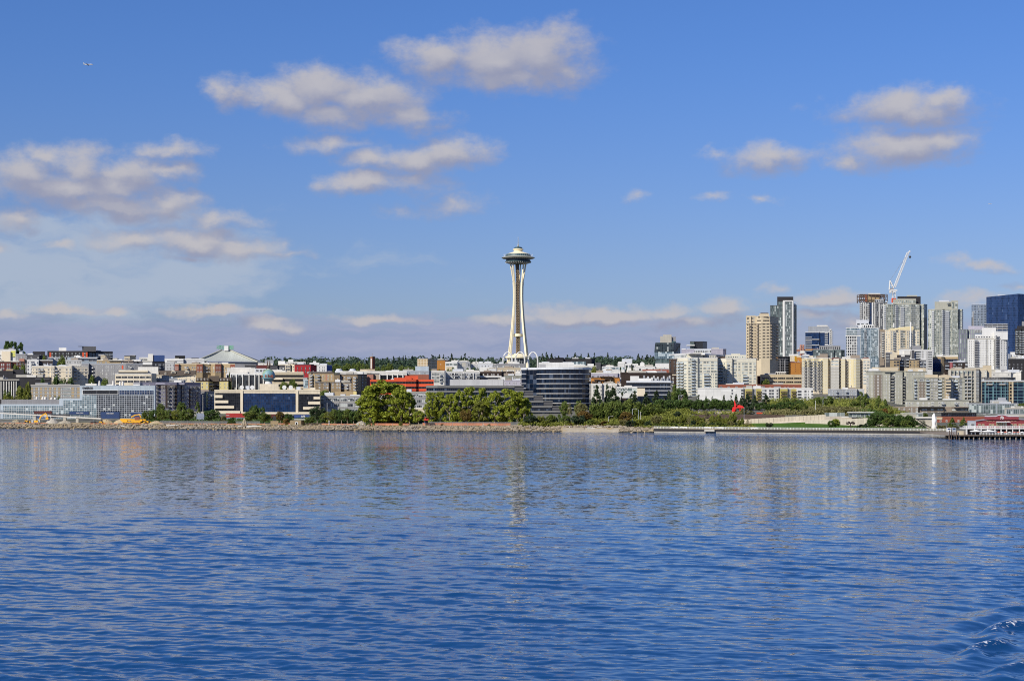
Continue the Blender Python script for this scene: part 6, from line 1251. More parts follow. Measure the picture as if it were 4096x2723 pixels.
# the big poplars by the water
T('poplar','bright','D',170,735,680,66,'largest bright green poplar, broad and round topped, left of the grey factory windows')
T('poplar','bright','D',290,800,440,72,'bright poplar close behind the right shoulder of the broad round topped one')
T('poplar','bright','D',-75,850,330,60,'leftmost big yellow green poplar whose low branches hide the fence')
T('poplar','bright','D',400,850,340,58,'big bright poplar on the right flank of the broad round topped one')
T('poplar','bright','D',530,960,200,62,'narrow bright poplar leaning out over the cream park building')
T('poplar','bright','D',860,912,220,62,'left edge poplar of the long row in front of the terraced office')
T('poplar','bright','D',1000,920,240,64,'second poplar of the row in front of the terraced office')
T('poplar','bright','D',1140,945,230,60,'low topped poplar between the left pair and the tall spire of the row')
T('poplar','bright','D',1300,880,240,62,'tall poplar left of the highest spire in the row')
T('poplar','bright','D',1430,835,260,64,'highest poplar of the row rising over the glass ribbons')
T('poplar','bright','D',1640,860,220,66,'thin poplar standing in the gap between the two poplar masses')
T('poplar','lime','D',1600,1040,200,58,'short poplar filling the gap beneath the thin one')
T('poplar','bright','D',1830,900,280,62,'poplar with white trunk at left of the rightmost mass')
T('poplar','bright','D',2060,868,330,64,'tallest poplar of the rightmost mass')
T('poplar','bright','E',270,915,330,60,'broad poplar at the right end overhanging the terraces')
T('poplar','bright','E',370,1010,220,62,'last drooping poplar on the right above the brown shrubs')
T('round','bright','D',668,1188,180,24,'small bright tree standing alone at the water in front of the cream park building')
T('round','rust','D',1390,1150,180,50,'brownish round tree under the highest poplar')
T('shrub','lime','D',395,1340,70,20,'low green bush on the rocks below the broad poplar')
T('shrub','dry','D',540,1395,70,18,'faded bush on the rocks left of the small lone tree')
T('shrub','rust','D',1030,1392,66,20,'brown bush on the dry grass by the orange fence')
T('shrub','mid','D',1745,1395,60,17,'small green bush on the rocks below the thin poplar')
for a,lab in((1790,'left of three green bushes at the end of the gravel mound'),(1830,'middle of three green bushes at the end of the gravel mound'),(1885,'right of three green bushes at the end of the gravel mound')):T('shrub','mid','C',a,1370,52,17,lab)
# left shore
grp('round','mid','B',[(345,1172,190),(470,1178,180,'dark'),(575,1168,180),(690,1176,170),(790,1160,160,'lime'),(860,1190,140),(960,1163,210)],52,'rounded green tree in the row between the yellow crane and the blue containers','trees behind the construction yard')
T('round','dark','B',1330,1176,270,48,'broad dark tree left of the red container')
T('round','mid','B',540,1060,140,92,'taller tree rising behind the row beside the lavender block')
T('round','mid','B',870,1058,160,90,'tallest tree of the yard row below the lavender block')
T('column','mid','B',1112,1066,90,110,'slender tree by the sloping street')
T('shrub','dry','B',1500,1262,110,50,'dry bush left of the red container');T('shrub','dark','B',1632,1290,130,42,'low dark bush in front of the red container')
T('round','dark','C',60,1108,170,74,'dark tree against the blue glass at the left of the cream office');T('round','dark','C',180,1136,110,72,'smaller dark tree right of the one against the blue glass')
T('round','mid','C',20,1190,260,46,'broad green tree hiding the right end of the red container');T('round','mid','C',220,1214,200,46,'green tree left of the black notice board')
T('round','rust','C',465,1200,150,56,'brownish tree right of the black notice board');T('round','dark','C',590,1236,130,58,'dark bushy tree left of the blue container with white letters');T('shrub','rust','C',555,1306,120,34,'rusty low shrub beside the brick hut')
T('round','pine','C',1030,1104,250,58,'big dark pine like tree over the right corner of the cream office');T('round','pine','C',1110,1150,140,62,'dark tree joined to the big one at the corner of the cream office');T('round','mid','C',905,1280,180,26,'green tree leaning on the brick hut')
T('round','mid','C',1120,1230,130,40,'green tree left of the wispy one');T('sparse','lime','C',1205,1212,210,40,'wispy pale tree with bare twigs before the factory windows')
grp('round','mid','C',[(1300,1166,170),(1400,1172,170,'dark'),(1490,1160,180),(1585,1172,170,'dark'),(1660,1170,160)],60,'green tree in the even row under the factory windows','trees under the factory windows')
# left, further back
T('column','dark','A',112,150,210,0,'left of three dark firs on the hill behind the white block',None,1730);T('column','dark','A',182,150,180,0,'middle of three dark firs on the hill behind the white block',None,1775);T('conifer','dark','A',312,165,260,0,'large separate fir right of the hilltop trio',None,1730);T('column','dark','A',232,162,150,0,'right of three dark firs on the hill behind the white block',None,1782)
T('round','mid','A',250,492,150,0,'green tree beside the dark red brick house',None,1490);T('round','mid','A',350,470,120,0,'green tree left of the white modern corner block',None,1500);T('round','lime','A',330,545,110,0,'yellow green bush in front of the brick house',None,1450)
grp('round','dark','A',[(640,690,120),(850,655,130),(945,700,110),(1030,645,180),(1100,680,90)],0,'dark tree before the cream condominium','dark trees before the cream condominium',1290)
T('round','mid','A',1420,655,140,0,'green tree left of the pair over the pale blue office',None,1300);T('round','mid','A',1600,690,170,0,'green tree between white vents over the pale blue office',None,1290)
grp('round','lime','A',[(110,850,150,'mid'),(300,812,150),(415,760,140),(95,950,140),(235,940,170),(370,900,170)],0,'light green tree in front of the piered office at the left edge','light green trees by the piered office',1226)
T('round','mid','A',680,350,110,0,'tree left of the charcoal hilltop block',None,1600);T('round','mid','A',945,345,140,0,'tree in front of the charcoal hilltop block',None,1620);T('round','mid','A',870,940,110,0,'small tree before the ochre panelled block',None,1235)
T('round','mid','C',520,742,160,0,'left tree of the clump above the cream office roof',None,1340);T('round','mid','C',650,715,200,0,'right tree of the clump above the cream office roof',None,1345);T('round','mid','C',1170,878,260,0,'broad tree in front of the low tan condominium',None,1250)
T('conifer','mid','B',1600,605,60,0,'small fir standing by the pale piered office',None,1375)
grp('round','mid','C',[(1110,465,110),(1210,450,120),(1310,472,130),(1400,478,110),(1500,462,120),(1590,470,110),(1680,440,120),(1770,455,130),(1240,500,140),(1450,510,150),(1640,500,150)],0,'sunlit green tree in the wood left of the brick bell tower','wood left of the bell tower',2130)
grp('round','mid','D',[(30,500,110),(230,462,130),(140,500,110),(420,500,140),(520,490,130),(590,515,110),(370,555,110),(470,540,120)],0,'green tree between the tiled roof and the checkered cube','trees left of the checkered cube',1880)
grp('round','mid','D',[(850,545,80),(1000,560,90),(1130,552,80),(1200,530,90)],0,'green tree under the orange brick block','trees below the orange brick block',1650);grp('round','dark','D',[(1420,515,120),(1500,530,110),(1560,545,90)],0,'dark tree above the pale grey balcony row','trees above the balcony row',1600)
T('round','lime','E',1440,510,130,0,'light green tree right of the curved office roof',None,1540)
grp('conifer','pine','F',[(20,520,60),(105,490,80),(-70,520,60)],0,'pointed fir before the white studio building','firs by the studio building',1500)
# centre-right shore
T('conifer','pine','E',1480,812,180,110,'dark pointed fir right of the curved office');T('conifer','pine','E',1640,790,110,118,'thin topped cedar among the firs');T('conifer','pine','E',1730,855,270,105,'broad cedar with layered boughs');T('conifer','pine','E',1870,900,90,112,'narrow dead topped fir right of the broad cedar')
T('round','mid','E',990,1046,170,96,'green tree before the terraces and the curved office');T('round','mid','E',1200,1012,150,92,'upright green tree against the curved office');T('sparse','dry','E',1065,1076,80,90,'bare reddish tree between two green ones');T('round','dry','E',1255,1080,220,72,'olive brown tree at the foot of the curved office');T('round','rust','E',1280,1196,280,54,'orange tinted autumn tree near the beach')
grp('round','mid','E',[(1460,1040,230),(1560,1060,220),(1680,1050,240),(1800,1030,260),(1920,1080,260),(1500,1140,240),(1850,1150,240,'dark')],78,'full green tree in the mass right of the autumn tree','green trees below the firs')
T('round','pine','E',470,1262,240,32,'brownish dark shrub tree at the right end of the poplars');T('round','lime','E',625,1256,150,36,'yellow green tree among the shore shrubs');T('round','mid','E',770,1252,190,38,'green tree before the terrace steps');T('column','mid','E',905,1250,90,40,'narrow green tree before the terrace steps');T('round','mid','E',1010,1262,180,36,'pale green tree left of the dark beach pine');T('round','pine','E',1200,1250,240,28,'dark spreading pine behind the beach')
grp('shrub','lime','E',[(520,1390,150,'pine'),(690,1340,160),(840,1390,140),(960,1410,130),(1090,1380,140,'rust'),(1390,1335,180,'mid'),(1490,1350,170),(1600,1345,170,'rust'),(1560,1400,160),(1720,1390,190),(1830,1400,150),(1900,1330,200,'dry')],27,'yellow green shrub in the thicket behind the small beach','shrubs behind the beach')
T('round','rust','E',1930,1206,220,48,'olive brown tree over the shrubs at the right of the beach')
# park slope
grp('conifer','pine','F',[(100,925,130),(150,900,150),(320,925,210),(480,895,170),(600,960,130),(670,895,130)],128,'dark conifer in the belt below the low dark office','conifers below the low dark office');T('column','mid','F',760,805,140,150,'tall olive green conifer at the corner of the cream condominium');T('round','dark','F',860,850,240,150,'dark spreading tree against the cream condominium')
grp('conifer','pine','F',[(1130,945,110),(1240,975,70),(1335,975,70),(1515,955,70),(1622,955,70),(1700,945,90),(1780,960,70),(1870,945,150),(1985,950,110)],150,'small fir in the line before the white and olive block','firs before the white block')
grp('round','dark','F',[(560,1012,240),(680,1006,200),(790,1024,180),(900,1012,190),(990,1024,180),(1090,1020,190),(1190,1024,180),(1290,1016,190),(1390,1008,200),(1480,1024,180),(1560,1030,170),(1625,1040,140)],112,'round dark green tree in the close row left of the red sculpture','row of round trees above the bank')
grp('round','mid','F',[(60,1010,220),(200,1030,230),(330,1120,260),(440,1080,250),(520,1140,220),(300,1200,220),(30,1110,200,'dark'),(620,1160,170)],92,'green tree in the mass left of the sandy path','green trees left of the path')
T('round','pine','F',810,1200,140,70,'small dark tree by the sandy path');T('sparse','dry','F',1240,1195,110,74,'thin young tree on the dark bank')
grp('round','lime','F',[(240,1322,200),(500,1268,200,'dry'),(610,1300,170),(750,1290,200),(870,1250,140),(1040,1256,100),(1110,1262,110),(1180,1280,110),(1345,1256,110),(1440,1254,120),(1505,1305,110),(1570,1275,110),(1640,1228,140),(1740,1330,100),(1795,1308,70)],20,'yellow green young tree behind the sea wall railing','young trees behind the railing')
grp('shrub','pine','F',[(90,1342,190),(360,1340,140),(1045,1345,130),(1330,1370,130),(1690,1372,120)],15,'low dark shrub near the sea wall','dark shrubs near the sea wall');grp('shrub','mid','F',[(480,1380,170),(620,1372,170),(760,1376,170),(900,1380,150),(1200,1372,180),(1430,1365,150),(1550,1385,160),(1620,1340,140,'dry')],13,'green shrub filling the bed behind the railing','shrub bed behind the railing')
T('sparse','dry','F',975,1288,110,22,'pale dry bush between the young trees');T('sparse','dry','F',1885,1325,100,18,'bare twiggy shrub before the concrete wall');T('column','mid','G',30,1115,80,20,'upright young tree at the left end of the concrete wall')
T('round','pine','G',448,1176,120,14,'compact dark pine on the lawn by the railing');T('round','dark','G',1395,1150,130,16,'dark half of the tree pair on the lawn');T('round','bright','G',1462,1126,150,18,'bright half of the tree pair on the lawn')
grp('round','dark','G',[(310,880,170),(450,890,180),(540,895,150),(630,868,180),(770,858,170)],118,'round dark tree in the row right of the red sculpture','round trees right of the red sculpture');T('conifer','mid','G',850,895,160,104,'green conifer at the top of the long wall');T('round','mid','G',960,885,170,112,'green tree over the highest part of the wall')
grp('conifer','pine','G',[(40,800,110),(118,768,120),(228,780,130),(398,760,150)],160,'blue green fir before the olive balconies','firs before the olive balconies');T('round','mid','G',700,800,110,190,'green tree covering the olive bay');T('round','mid','G',840,815,130,190,'green tree right of the olive bay');T('round','dark','G',930,828,130,180,'dark tree by the station roof');T('round','mid','G',1180,790,130,195,'tree at the foot of the yellow block');T('round','mid','G',1335,780,200,190,'broad tree under the two tone blue block');T('round','mid','G',390,520,150,0,'round tree on the podium of the tall cream tower',None,1450)
grp('sparse','dry','G',[(720,960,120),(1010,980,150),(1090,960,170),(1220,900,180),(1290,930,150),(1420,920,170),(1530,930,170),(1620,935,150),(1700,950,140)],104,'thin pale tree in the dry thicket above the wall','dry thicket above the wall');grp('shrub','dry','G',[(60,960,130),(170,1000,120),(1000,1010,160),(1130,1000,160),(1240,990,150),(1360,970,150),(1480,970,160),(1590,975,160),(1700,980,160),(1790,985,140)],97,'pale green scrub along the top of the concrete wall','scrub above the wall')
T('column','mid','L',172,676,150,150,'left of the two tallest pointed trees by the grey green condominium');T('column','mid','L',255,712,160,146,'right of the two tallest pointed trees by the grey green condominium');T('column','mid','L',465,740,140,148,'pointed tree before the brick coloured bay');T('column','mid','L',568,796,110,146,'slim pointed tree right of the brick coloured bay');T('round','mid','L',70,810,150,150,'leafy tree left of the two tallest pointed trees')
grp('shrub','lime','L',[(60,930,140),(200,935,140),(340,920,140),(470,935,130),(560,930,130,'rust'),(650,900,130)],118,'yellow green bush along the street below the condominium','bushes below the condominium')
grp('round','dark','L',[(370,1000,230),(470,1005,220),(640,1004,250),(800,1036,240),(960,1044,230),(1040,1130,160),(360,1110,200),(730,1120,200)],30,'big dark dense tree in the mound beside the concrete wall','dark tree mound by the wall');T('round','mid','L',590,1086,180,22,'lighter green tree left in the dark mound');T('round','mid','L',900,1124,190,22,'lighter green tree right in the dark mound');grp('shrub','pine','L',[(175,1186,120),(260,1160,110)],12,'low dark bush left of the tree mound','low bushes left of the mound');T('sparse','pine','L',1165,1128,140,16,'open branched dark tree right of the mound')
T('conifer','mid','H',890,1112,130,60,'left pointed tree before the brick warehouse');T('conifer','mid','H',1066,1104,120,60,'right pointed tree before the brick warehouse');grp('shrub','dry','H',[(690,1215,90),(760,1225,100),(850,1230,90),(950,1240,100)],40,'dry shrub at the foot of the brick warehouse','shrubs by the warehouse');T('round','mid','H',1950,885,140,0,'dark bushy tree at the right edge beside the glass building',None,1210)
T('round','mid','H',470,1040,110,0,'green tree over the left end of the pavilion ramp',None,1130)
grp('shrub','mid','H',[(323,20,80),(530,22,80)],0,'dark bush on a roof terrace above the white frame block','roof terrace bushes',1528)
# far hills: one mass of trees, and the firs that stand out against the sky
def far_wood(name,n,px0,px1,Y0,Y1,hmin,hmax,lf,seed):
    rng=np.random.default_rng(seed);V=[];nl=46
    for i in range(n):
        Y=rng.uniform(Y0,Y1);px=rng.uniform(px0,px1);X=(px-2048)/F*Y;zb=tzY(X,Y);h=rng.uniform(hmin,hmax);con=rng.random()<.3;w=h*(rng.uniform(.24,.34)if con else rng.uniform(.5,.8))
        t=rng.uniform(.12,1,size=nl);a=rng.uniform(0,6.283,size=nl)
        rr=(1-t)*w if con else w*np.sqrt(np.clip(1-((t-.5)/.52)**2,0,1));rr=rr*rng.uniform(.6,1.05,size=nl)
        p=np.stack([X+rr*np.cos(a),Y+rr*np.sin(a),zb+t*h],1);s=h*.11*rng.uniform(.6,1.4,size=(nl,1))
        nrm=rng.normal(size=(nl,3))+(0,-.4,.6);nrm/=np.linalg.norm(nrm,axis=1)[:,None];u=np.cross(nrm,rng.normal(size=(nl,3)));u/=np.linalg.norm(u,axis=1)[:,None];v=np.cross(nrm,u)
        V.append(np.stack([p-u*s,p+v*s*.8,p+u*s,p-v*s*.8],1))
    V=np.concatenate(V).reshape(-1,3);nq=len(V)//4;b=MB();me=bpy.data.meshes.new(name);me.vertices.add(len(V));me.vertices.foreach_set('co',V.ravel());me.loops.add(nq*4);me.loops.foreach_set('vertex_index',np.arange(nq*4,dtype=np.int32));me.polygons.add(nq);me.polygons.foreach_set('loop_start',np.arange(0,nq*4,4,dtype=np.int32));me.polygons.foreach_set('loop_total',np.full(nq,4,dtype=np.int32));me.update(calc_edges=True);me.materials.append(leaf(lf))
    o=bpy.data.objects.new(name,me);COL.objects.link(o);return tag(o,kind='stuff')
far_wood('far_woodland',900,1040,2720,3500,4200,12,24,'far',3)
far_wood('town_trees',260,-100,2600,1500,2400,6,11,'mid',5)
grp('conifer','far','D',[(282,362,50),(372,358,50),(432,350,40),(465,348,50),(570,358,70),(870,330,80),(985,336,70),(1048,334,60),(1172,322,70),(1380,312,100),(1320,358,60)],0,'tall fir breaking the skyline of the far hill left of the tower','skyline firs left of the tower',3930)
grp('conifer','far','E',[(712,300,90),(790,320,80),(1030,336,80),(1150,312,90),(1240,322,60),(1350,314,70),(1445,306,70),(1648,306,60),(650,320,70)],0,'tall fir breaking the skyline of the far hill right of the tower','skyline firs right of the tower',3930)
grp('conifer','far','F',[(205,328,80),(265,352,80),(340,340,110),(390,350,80),(440,360,60)],0,'dark fir on the far hill beside the teal glass tower','skyline firs by the teal tower',3930)
# ------------------------------------------------------------------ the shore, the yard, the park, the pier
def at_s(px,s):Y=shore(px)+s;X=(px-2048)/F*Y;return X,Y,tz(px,s)
def stone_mat():
    m,nt,p=new_mat('shore_stone');ge=nt.nodes.new('ShaderNodeNewGeometry');sn=nt.nodes.new('ShaderNodeVectorMath');sn.operation='SNAP';sn.inputs[1].default_value=(1.3,1.3,1.0);nt.links.new(ge.outputs['Position'],sn.inputs[0])
    wn=nt.nodes.new('ShaderNodeTexWhiteNoise');nt.links.new(sn.outputs[0],wn.inputs['Vector']);n=noise_n(nt,ge.outputs['Position'],.03,2,.5)
    c=mixc(nt,wn.outputs['Value'],(.12,.095,.065),(.34,.29,.22));c=mixc(nt,sstep(nt,n.outputs[0],.42,.62),c,(.24,.19,.125))
    sx=nt.nodes.new('ShaderNodeSeparateXYZ');nt.links.new(ge.outputs['Position'],sx.inputs[0]);c=mixc(nt,sstep(nt,sx.outputs[2],.75,.35),c,(.045,.045,.035))
    nt.links.new(c,p.inputs['Base Color']);p.inputs['Roughness'].default_value=.9;return m
def riprap():
    rng=random.Random(11);m=MB()
    def rock(x,y,z,r):
        n=len(m.v);s=(r*rng.uniform(.8,1.5),r*rng.uniform(.7,1.2),r*rng.uniform(.55,.95));a=rng.uniform(0,3)
        for v in((1,0,.1),(.3,.9,-.1),(-.8,.6,.15),(-.9,-.5,-.1),(.2,-1,.1),(0,.1,1),(.5,-.3,.75)):
            px,py=v[0]*s[0],v[1]*s[1];m.v.append((x+px*math.cos(a)-py*math.sin(a)+rng.uniform(-.1,.1),y+px*math.sin(a)+py*math.cos(a),z+v[2]*s[2]))
        for f in((0,1,5),(1,2,5),(2,3,5),(3,4,6),(4,0,6),(0,5,6),(5,3,6)):m.f.append(tuple(n+i for i in f));m.mi.append(0)
    for px0,px1,d in((-300,2240,.42),(2230,2500,.16),(2480,2625,.5)):
        px=px0
        while px<px1:
            s=rng.uniform(-.8,13.5)if d>.2 else rng.uniform(14,22);px+=rng.uniform(.2,1.0)/d*.62
            X,Y,z=at_s(px,s);hh=.5*math.sin(px*.019)+.3*math.sin(px*.047);rock(X,Y,z+rng.uniform(-.1,.55)+hh*.25*(s>5),rng.uniform(.55,1.35))
    tag(m.build('riprap_rocks',stone_mat(),None,uv=False),kind='stuff')
riprap()
def undergrowth(name,areas,lf,seed):
    rng=np.random.default_rng(seed);V=[]
    for px0,px1,s0,s1,h,n in areas:
        px=rng.uniform(px0,px1,n);s=rng.uniform(s0,s1,n)
        for a,b in zip(px,s):
            X,Y,z=at_s(a,b);hh=h*(.6+.4*math.sin(a*.07+b));k=7
            p=np.stack([X+rng.normal(0,.8,k),Y+rng.normal(0,.6,k),z+rng.uniform(0,1,k)**.8*hh],1);sz=rng.uniform(.25,.55,(k,1))
            nr=rng.normal(size=(k,3))+(0,-.2,.6);nr/=np.linalg.norm(nr,axis=1)[:,None];u=np.cross(nr,rng.normal(size=(k,3)));u/=np.linalg.norm(u,axis=1)[:,None];v=np.cross(nr,u)
            V.append(np.stack([p-u*sz,p+v*sz*.8,p+u*sz,p-v*sz*.8],1))
    V=np.concatenate(V).reshape(-1,3).tolist();b=MB();b.v=V;b.f=[(i,i+1,i+2,i+3)for i in range(0,len(V),4)];b.mi=[0]*len(b.f)
    tag(b.build(name,leaf(lf),None,uv=False),kind='stuff')
undergrowth('undergrowth',[(2080,2600,24,60,2.6,3400),(2560,3010,8,40,2.0,3000),(2300,2760,60,125,3.6,3600),(2690,2960,96,112,1.6,700),(3060,3540,150,330,4.2,3600),(3440,3640,110,300,3.2,1600)],'lime',21)
undergrowth('dry_scrub',[(3080,3470,92,150,3.0,3000),(3060,3200,96,118,2.0,500),(2740,2860,30,64,2.4,700),(3650,3800,8,20,1.0,250)],'dry',22)
undergrowth('shrubbery',[(560,1450,62,96,2.6,2600),(1380,2060,70,100,3.0,2600),(3430,3720,62,120,3.0,1800),(3400,3700,6,34,1.6,1000)],'dark',23)
undergrowth('dry_grass',[(520,2080,13,22,.5,900),(-100,520,13,18,.4,200),(2900,3480,9,12,.5,250)],'dry',24)
# ---- yard: fences, gravel, containers, machines
def strip_fence(name,label,cat,px0,px1,s,h,mat,post=None,group=None,every=30,z_off=0.0,t=.06,gap=.1,rail=None):
    X,Y,z=at_s((px0+px1)/2,s);r=thing(name,label,cat,(X,Y,z),group);m=MB();n=max(2,int((px1-px0)/12));P=[]
    for i in range(n+1):px=px0+(px1-px0)*i/n;x,y,zz=at_s(px,s+.8*math.sin(px*.05));P.append((x,y,max(zz,0)+z_off))
    for a,b in zip(P,P[1:]):m.quad((a[0],a[1],a[2]+gap),(b[0],b[1],b[2]+gap),(b[0],b[1],b[2]+h),(a[0],a[1],a[2]+h));m.quad((b[0],b[1]+t,b[2]+gap),(a[0],a[1]+t,a[2]+gap),(a[0],a[1]+t,a[2]+h),(b[0],b[1]+t,b[2]+h));m.quad((a[0],a[1],a[2]+h),(b[0],b[1],b[2]+h),(b[0],b[1]+t,b[2]+h),(a[0],a[1]+t,a[2]+h))
    m.build('fence_mesh',mat,r)
    k=0
    for px in range(int(px0),int(px1)+1,every):
        x,y,zz=at_s(px,s+.8*math.sin(px*.05));q=MB();q.box(x-.06,x+.06,y-.1,y+.02,zz-.3+z_off,zz+h+.12+z_off);q.build('post',M(post or 'grey'),r);k+=1
        if k>=60:break
    return r
def mesh_mat(key,col,a):
    if key in MATS:return MATS[key]
    m,nt,p=new_mat(key);uv=nt.nodes.new('ShaderNodeUVMap');n=noise_n(nt,uv.outputs[0],.5,3,.6);nt.links.new(mixc(nt,n.outputs[0],tuple(c*.7 for c in col),tuple(min(1,c*1.25)for c in col)),p.inputs['Base Color']);p.inputs['Roughness'].default_value=.85
    tr=nt.nodes.new('ShaderNodeBsdfTransparent');mx=nt.nodes.new('ShaderNodeMixShader');mx.inputs[0].default_value=a;nt.links.new(p.outputs[0],mx.inputs[2]);nt.links.new(tr.outputs[0],mx.inputs[1]);nt.links.new(mx.outputs[0],nt.nodes['Material Output'].inputs[0]);MATS[key]=m;return m
om=mesh_mat('orange_netting',(.50,.20,.11),.55);gm=mesh_mat('wire_mesh',(.16,.17,.18),.42)
strip_fence('safety_fence','orange netting fence along the yard at the left edge of the shore','fence',-120,190,17,1.1,om);strip_fence('safety_fence','orange netting fence in front of the yellow crawler crane','fence',360,590,16,1.1,om)
strip_fence('safety_fence','long orange netting fence from the yellow crane to the red container','fence',600,1060,24,.9,om);strip_fence('safety_fence','orange netting fence between the brick hut and the gravel mound','fence',1108,1560,32,1.0,om);strip_fence('safety_fence','orange netting fence below the big poplars','fence',1480,1640,26,1.6,om);strip_fence('safety_fence','orange netting fence in front of the poplar row by the terraced office','fence',1690,2042,34,1.7,om)
strip_fence('wire_fence','grey wire fence behind the construction yard','fence',640,1040,42,1.9,gm,every=24);strip_fence('wire_fence','grey wire fence behind the orange netting by the poplar row','fence',1715,2090,44,2.1,gm,every=22);strip_fence('wire_fence','pale wire fence at the left end of the yard','fence',-100,60,24,1.6,gm,every=20)
def mound(label,c,x0,x1,yt,s,col,name='gravel_mound'):
    px0,px1=PX(c,x0),PX(c,x1);X,Y,z=at_s((px0+px1)/2,s);w=(px1-px0)/F*Y/2;h=max(.7,zat(c,yt,Y)-z);m=MB();rng=random.Random(int(x0));n=14
    rows=[]
    for i,(rr,zz)in enumerate(((1,-.3),(.82,.25),(.55,.62),(.25,.9),(.02,1))):rows.append([(X+w*rr*math.cos(a)*rng.uniform(.85,1.1),Y+w*.55*rr*math.sin(a),z+h*zz*rng.uniform(.88,1.08))for a in[k*math.tau/n for k in range(n)]])
    for i in range(4):
        for k in range(n):m.quad(rows[i][k],rows[i][(k+1)%n],rows[i+1][(k+1)%n],rows[i+1][k])
    return tag(m.build(name,ground_mat('mound_'+name+str(int(x0)),tuple(q*.85 for q in col),col,tuple(q*.7 for q in col),.8),None,smooth=False),label,'mound')
mound('pale gravel heap under the excavator arm','A',690,900,1305,34,(.42,.39,.34));mound('low grey gravel heap right of the excavator','A',850,1130,1345,26,(.36,.32,.25));mound('sandy dirt heap before the blue containers','A',1480,1760,1325,30,(.42,.33,.20));mound('tan dirt heap left of the excavator','A',150,330,1330,30,(.34,.29,.20));mound('low dirt ridge right of the crawler crane','B',330,620,1350,26,(.40,.32,.20));mound('grey gravel mound at the end of the orange fence by the big poplars','C',1600,1800,1352,30,(.33,.30,.24));mound('flat light dirt bank behind the crawler crane','A',1700,2060,1318,38,(.44,.35,.22))
def container(label,c,x0,x1,y0,y1,Y,mat,text=None,tx=.5,th=.5,tcol='white'):
    X0,X1,z0,z1=xat(c,x0,Y),xat(c,x1,Y),zat(c,y1,Y),zat(c,y0,Y);r=thing('shipping_container',label,'container',((X0+X1)/2,Y,z0));k=M(mat,.55,.3,(.32,99),.12)
    m=MB();m.box(X0,X1,Y,Y+2.5,z0+.12,z1-.12);m.build('body',k,r);m=MB()
    for a in(X0,X1):m.box(a-.12,a+.12,Y-.06,Y+2.56,z0,z1)
    m.box(X0+.12,X1-.12,Y-.06,Y+.1,z1-.16,z1);m.box(X0+.12,X1-.12,Y-.06,Y+.1,z0,z0+.16);m.build('frame',k,r)
    if text:lettering(text,M(tcol),r,(X0+(X1-X0)*tx,Y-.12,(z0+z1)/2),(z1-z0)*th,None,0,True)
    return r
Yc=1148
container('dark red container behind the excavator','A',520,785,1199,1246,Yc,'maroon');container('blue container with white letters low behind the excavator arm','A',540,745,1264,1312,Yc-2,'contblue','CMA CGM',.62,.34);container('blue container with white letters between the dark red one and the blue pair','A',1062,1355,1206,1254,Yc,'contblue','CMA CGM',.54,.36)
container('upper blue container of the pair with white letters before the pale blue office','A',1540,1826,1210,1262,Yc-6,'contblue','CMA CGM',.5,.34);container('lower blue container of the pair before the pale blue office','A',1540,1826,1263,1314,Yc-6,'contblue');container('lower dark container under the dark red one','A',785,1050,1250,1300,Yc+3,'dkgrey')
Yc=1128
container('blue container with white marking behind the yellow crane cab','B',88,285,1216,1290,Yc,'contblue','CMA',.75,.3);container('upper blue grey container among the yard trees','B',1098,1206,1234,1284,Yc-14,'contgrey',None);container('lower blue grey container among the yard trees','B',1098,1206,1285,1336,Yc-14,'contgrey',None)
container('bright red container in front of the cream office','B',1545,1830,1233,1296,Yc-8,'contred','OOCL',.1,.22);container('blue grey container under the bright red one','B',1545,1830,1297,1350,Yc-8,'contgrey','OOCL',.62,.3);container('dark red container half hidden by trees under the cream office','C',285,470,1246,1300,Yc-10,'maroon');container('blue container with large white letters above the brick hut','C',678,930,1257,1308,Yc-14,'contgrey' if False else 'blue','APL',.55,.62)
def ramp_bridge():
    Y=1120.0;c='A';r=thing('footbridge_ramp','long footbridge ramp with dark railings descending across the construction yard','ramp',(xat(c,700,Y),Y,tzY(xat(c,700,Y),Y)))
    P=lambda x,y,d=0:(xat(c,x,Y),Y+d,zat(c,y,Y));a0,a1=(-120,1216),(1540,1306)
    m=MB();A,B=P(*a0),P(*a1);m.poly([A,B,(B[0],B[1],B[2]-.75),(A[0],A[1],A[2]-.75)][::-1]);m.poly([A,(A[0],A[1]+3,A[2]),(B[0],B[1]+3,B[2]),B][::-1]);m.poly([(A[0],A[1]+3,A[2]),(A[0],A[1]+3,A[2]-.75),(B[0],B[1]+3,B[2]-.75),(B[0],B[1]+3,B[2])]);m.build('deck',M('offwhite'),r,recalc=True)
    m=MB()
    for k in(.35,.75,1.25,1.55):m.beam([(A[0],Y-.1,A[2]+k),(B[0],Y-.1,B[2]+k)],.1,.12,side=(0,1,0))
    n=70
    for i in range(n+1):t=i/n;x=A[0]+(B[0]-A[0])*t;z=A[2]+(B[2]-A[2])*t;m.box(x-.05,x+.05,Y-.16,Y-.05,z,z+1.6)
    m.build('railing',M('charcoal'),r)
    for x in(525,985,1178):X=xat(c,x,Y);z1=zat(c,1216+(x+120)*90/1660,Y);m=MB();m.box(X-.9,X+.9,Y+.4,Y+2.4,tzY(X,Y)-1,z1+.3);m.build('pier',M('concrete'),r)
ramp_bridge()
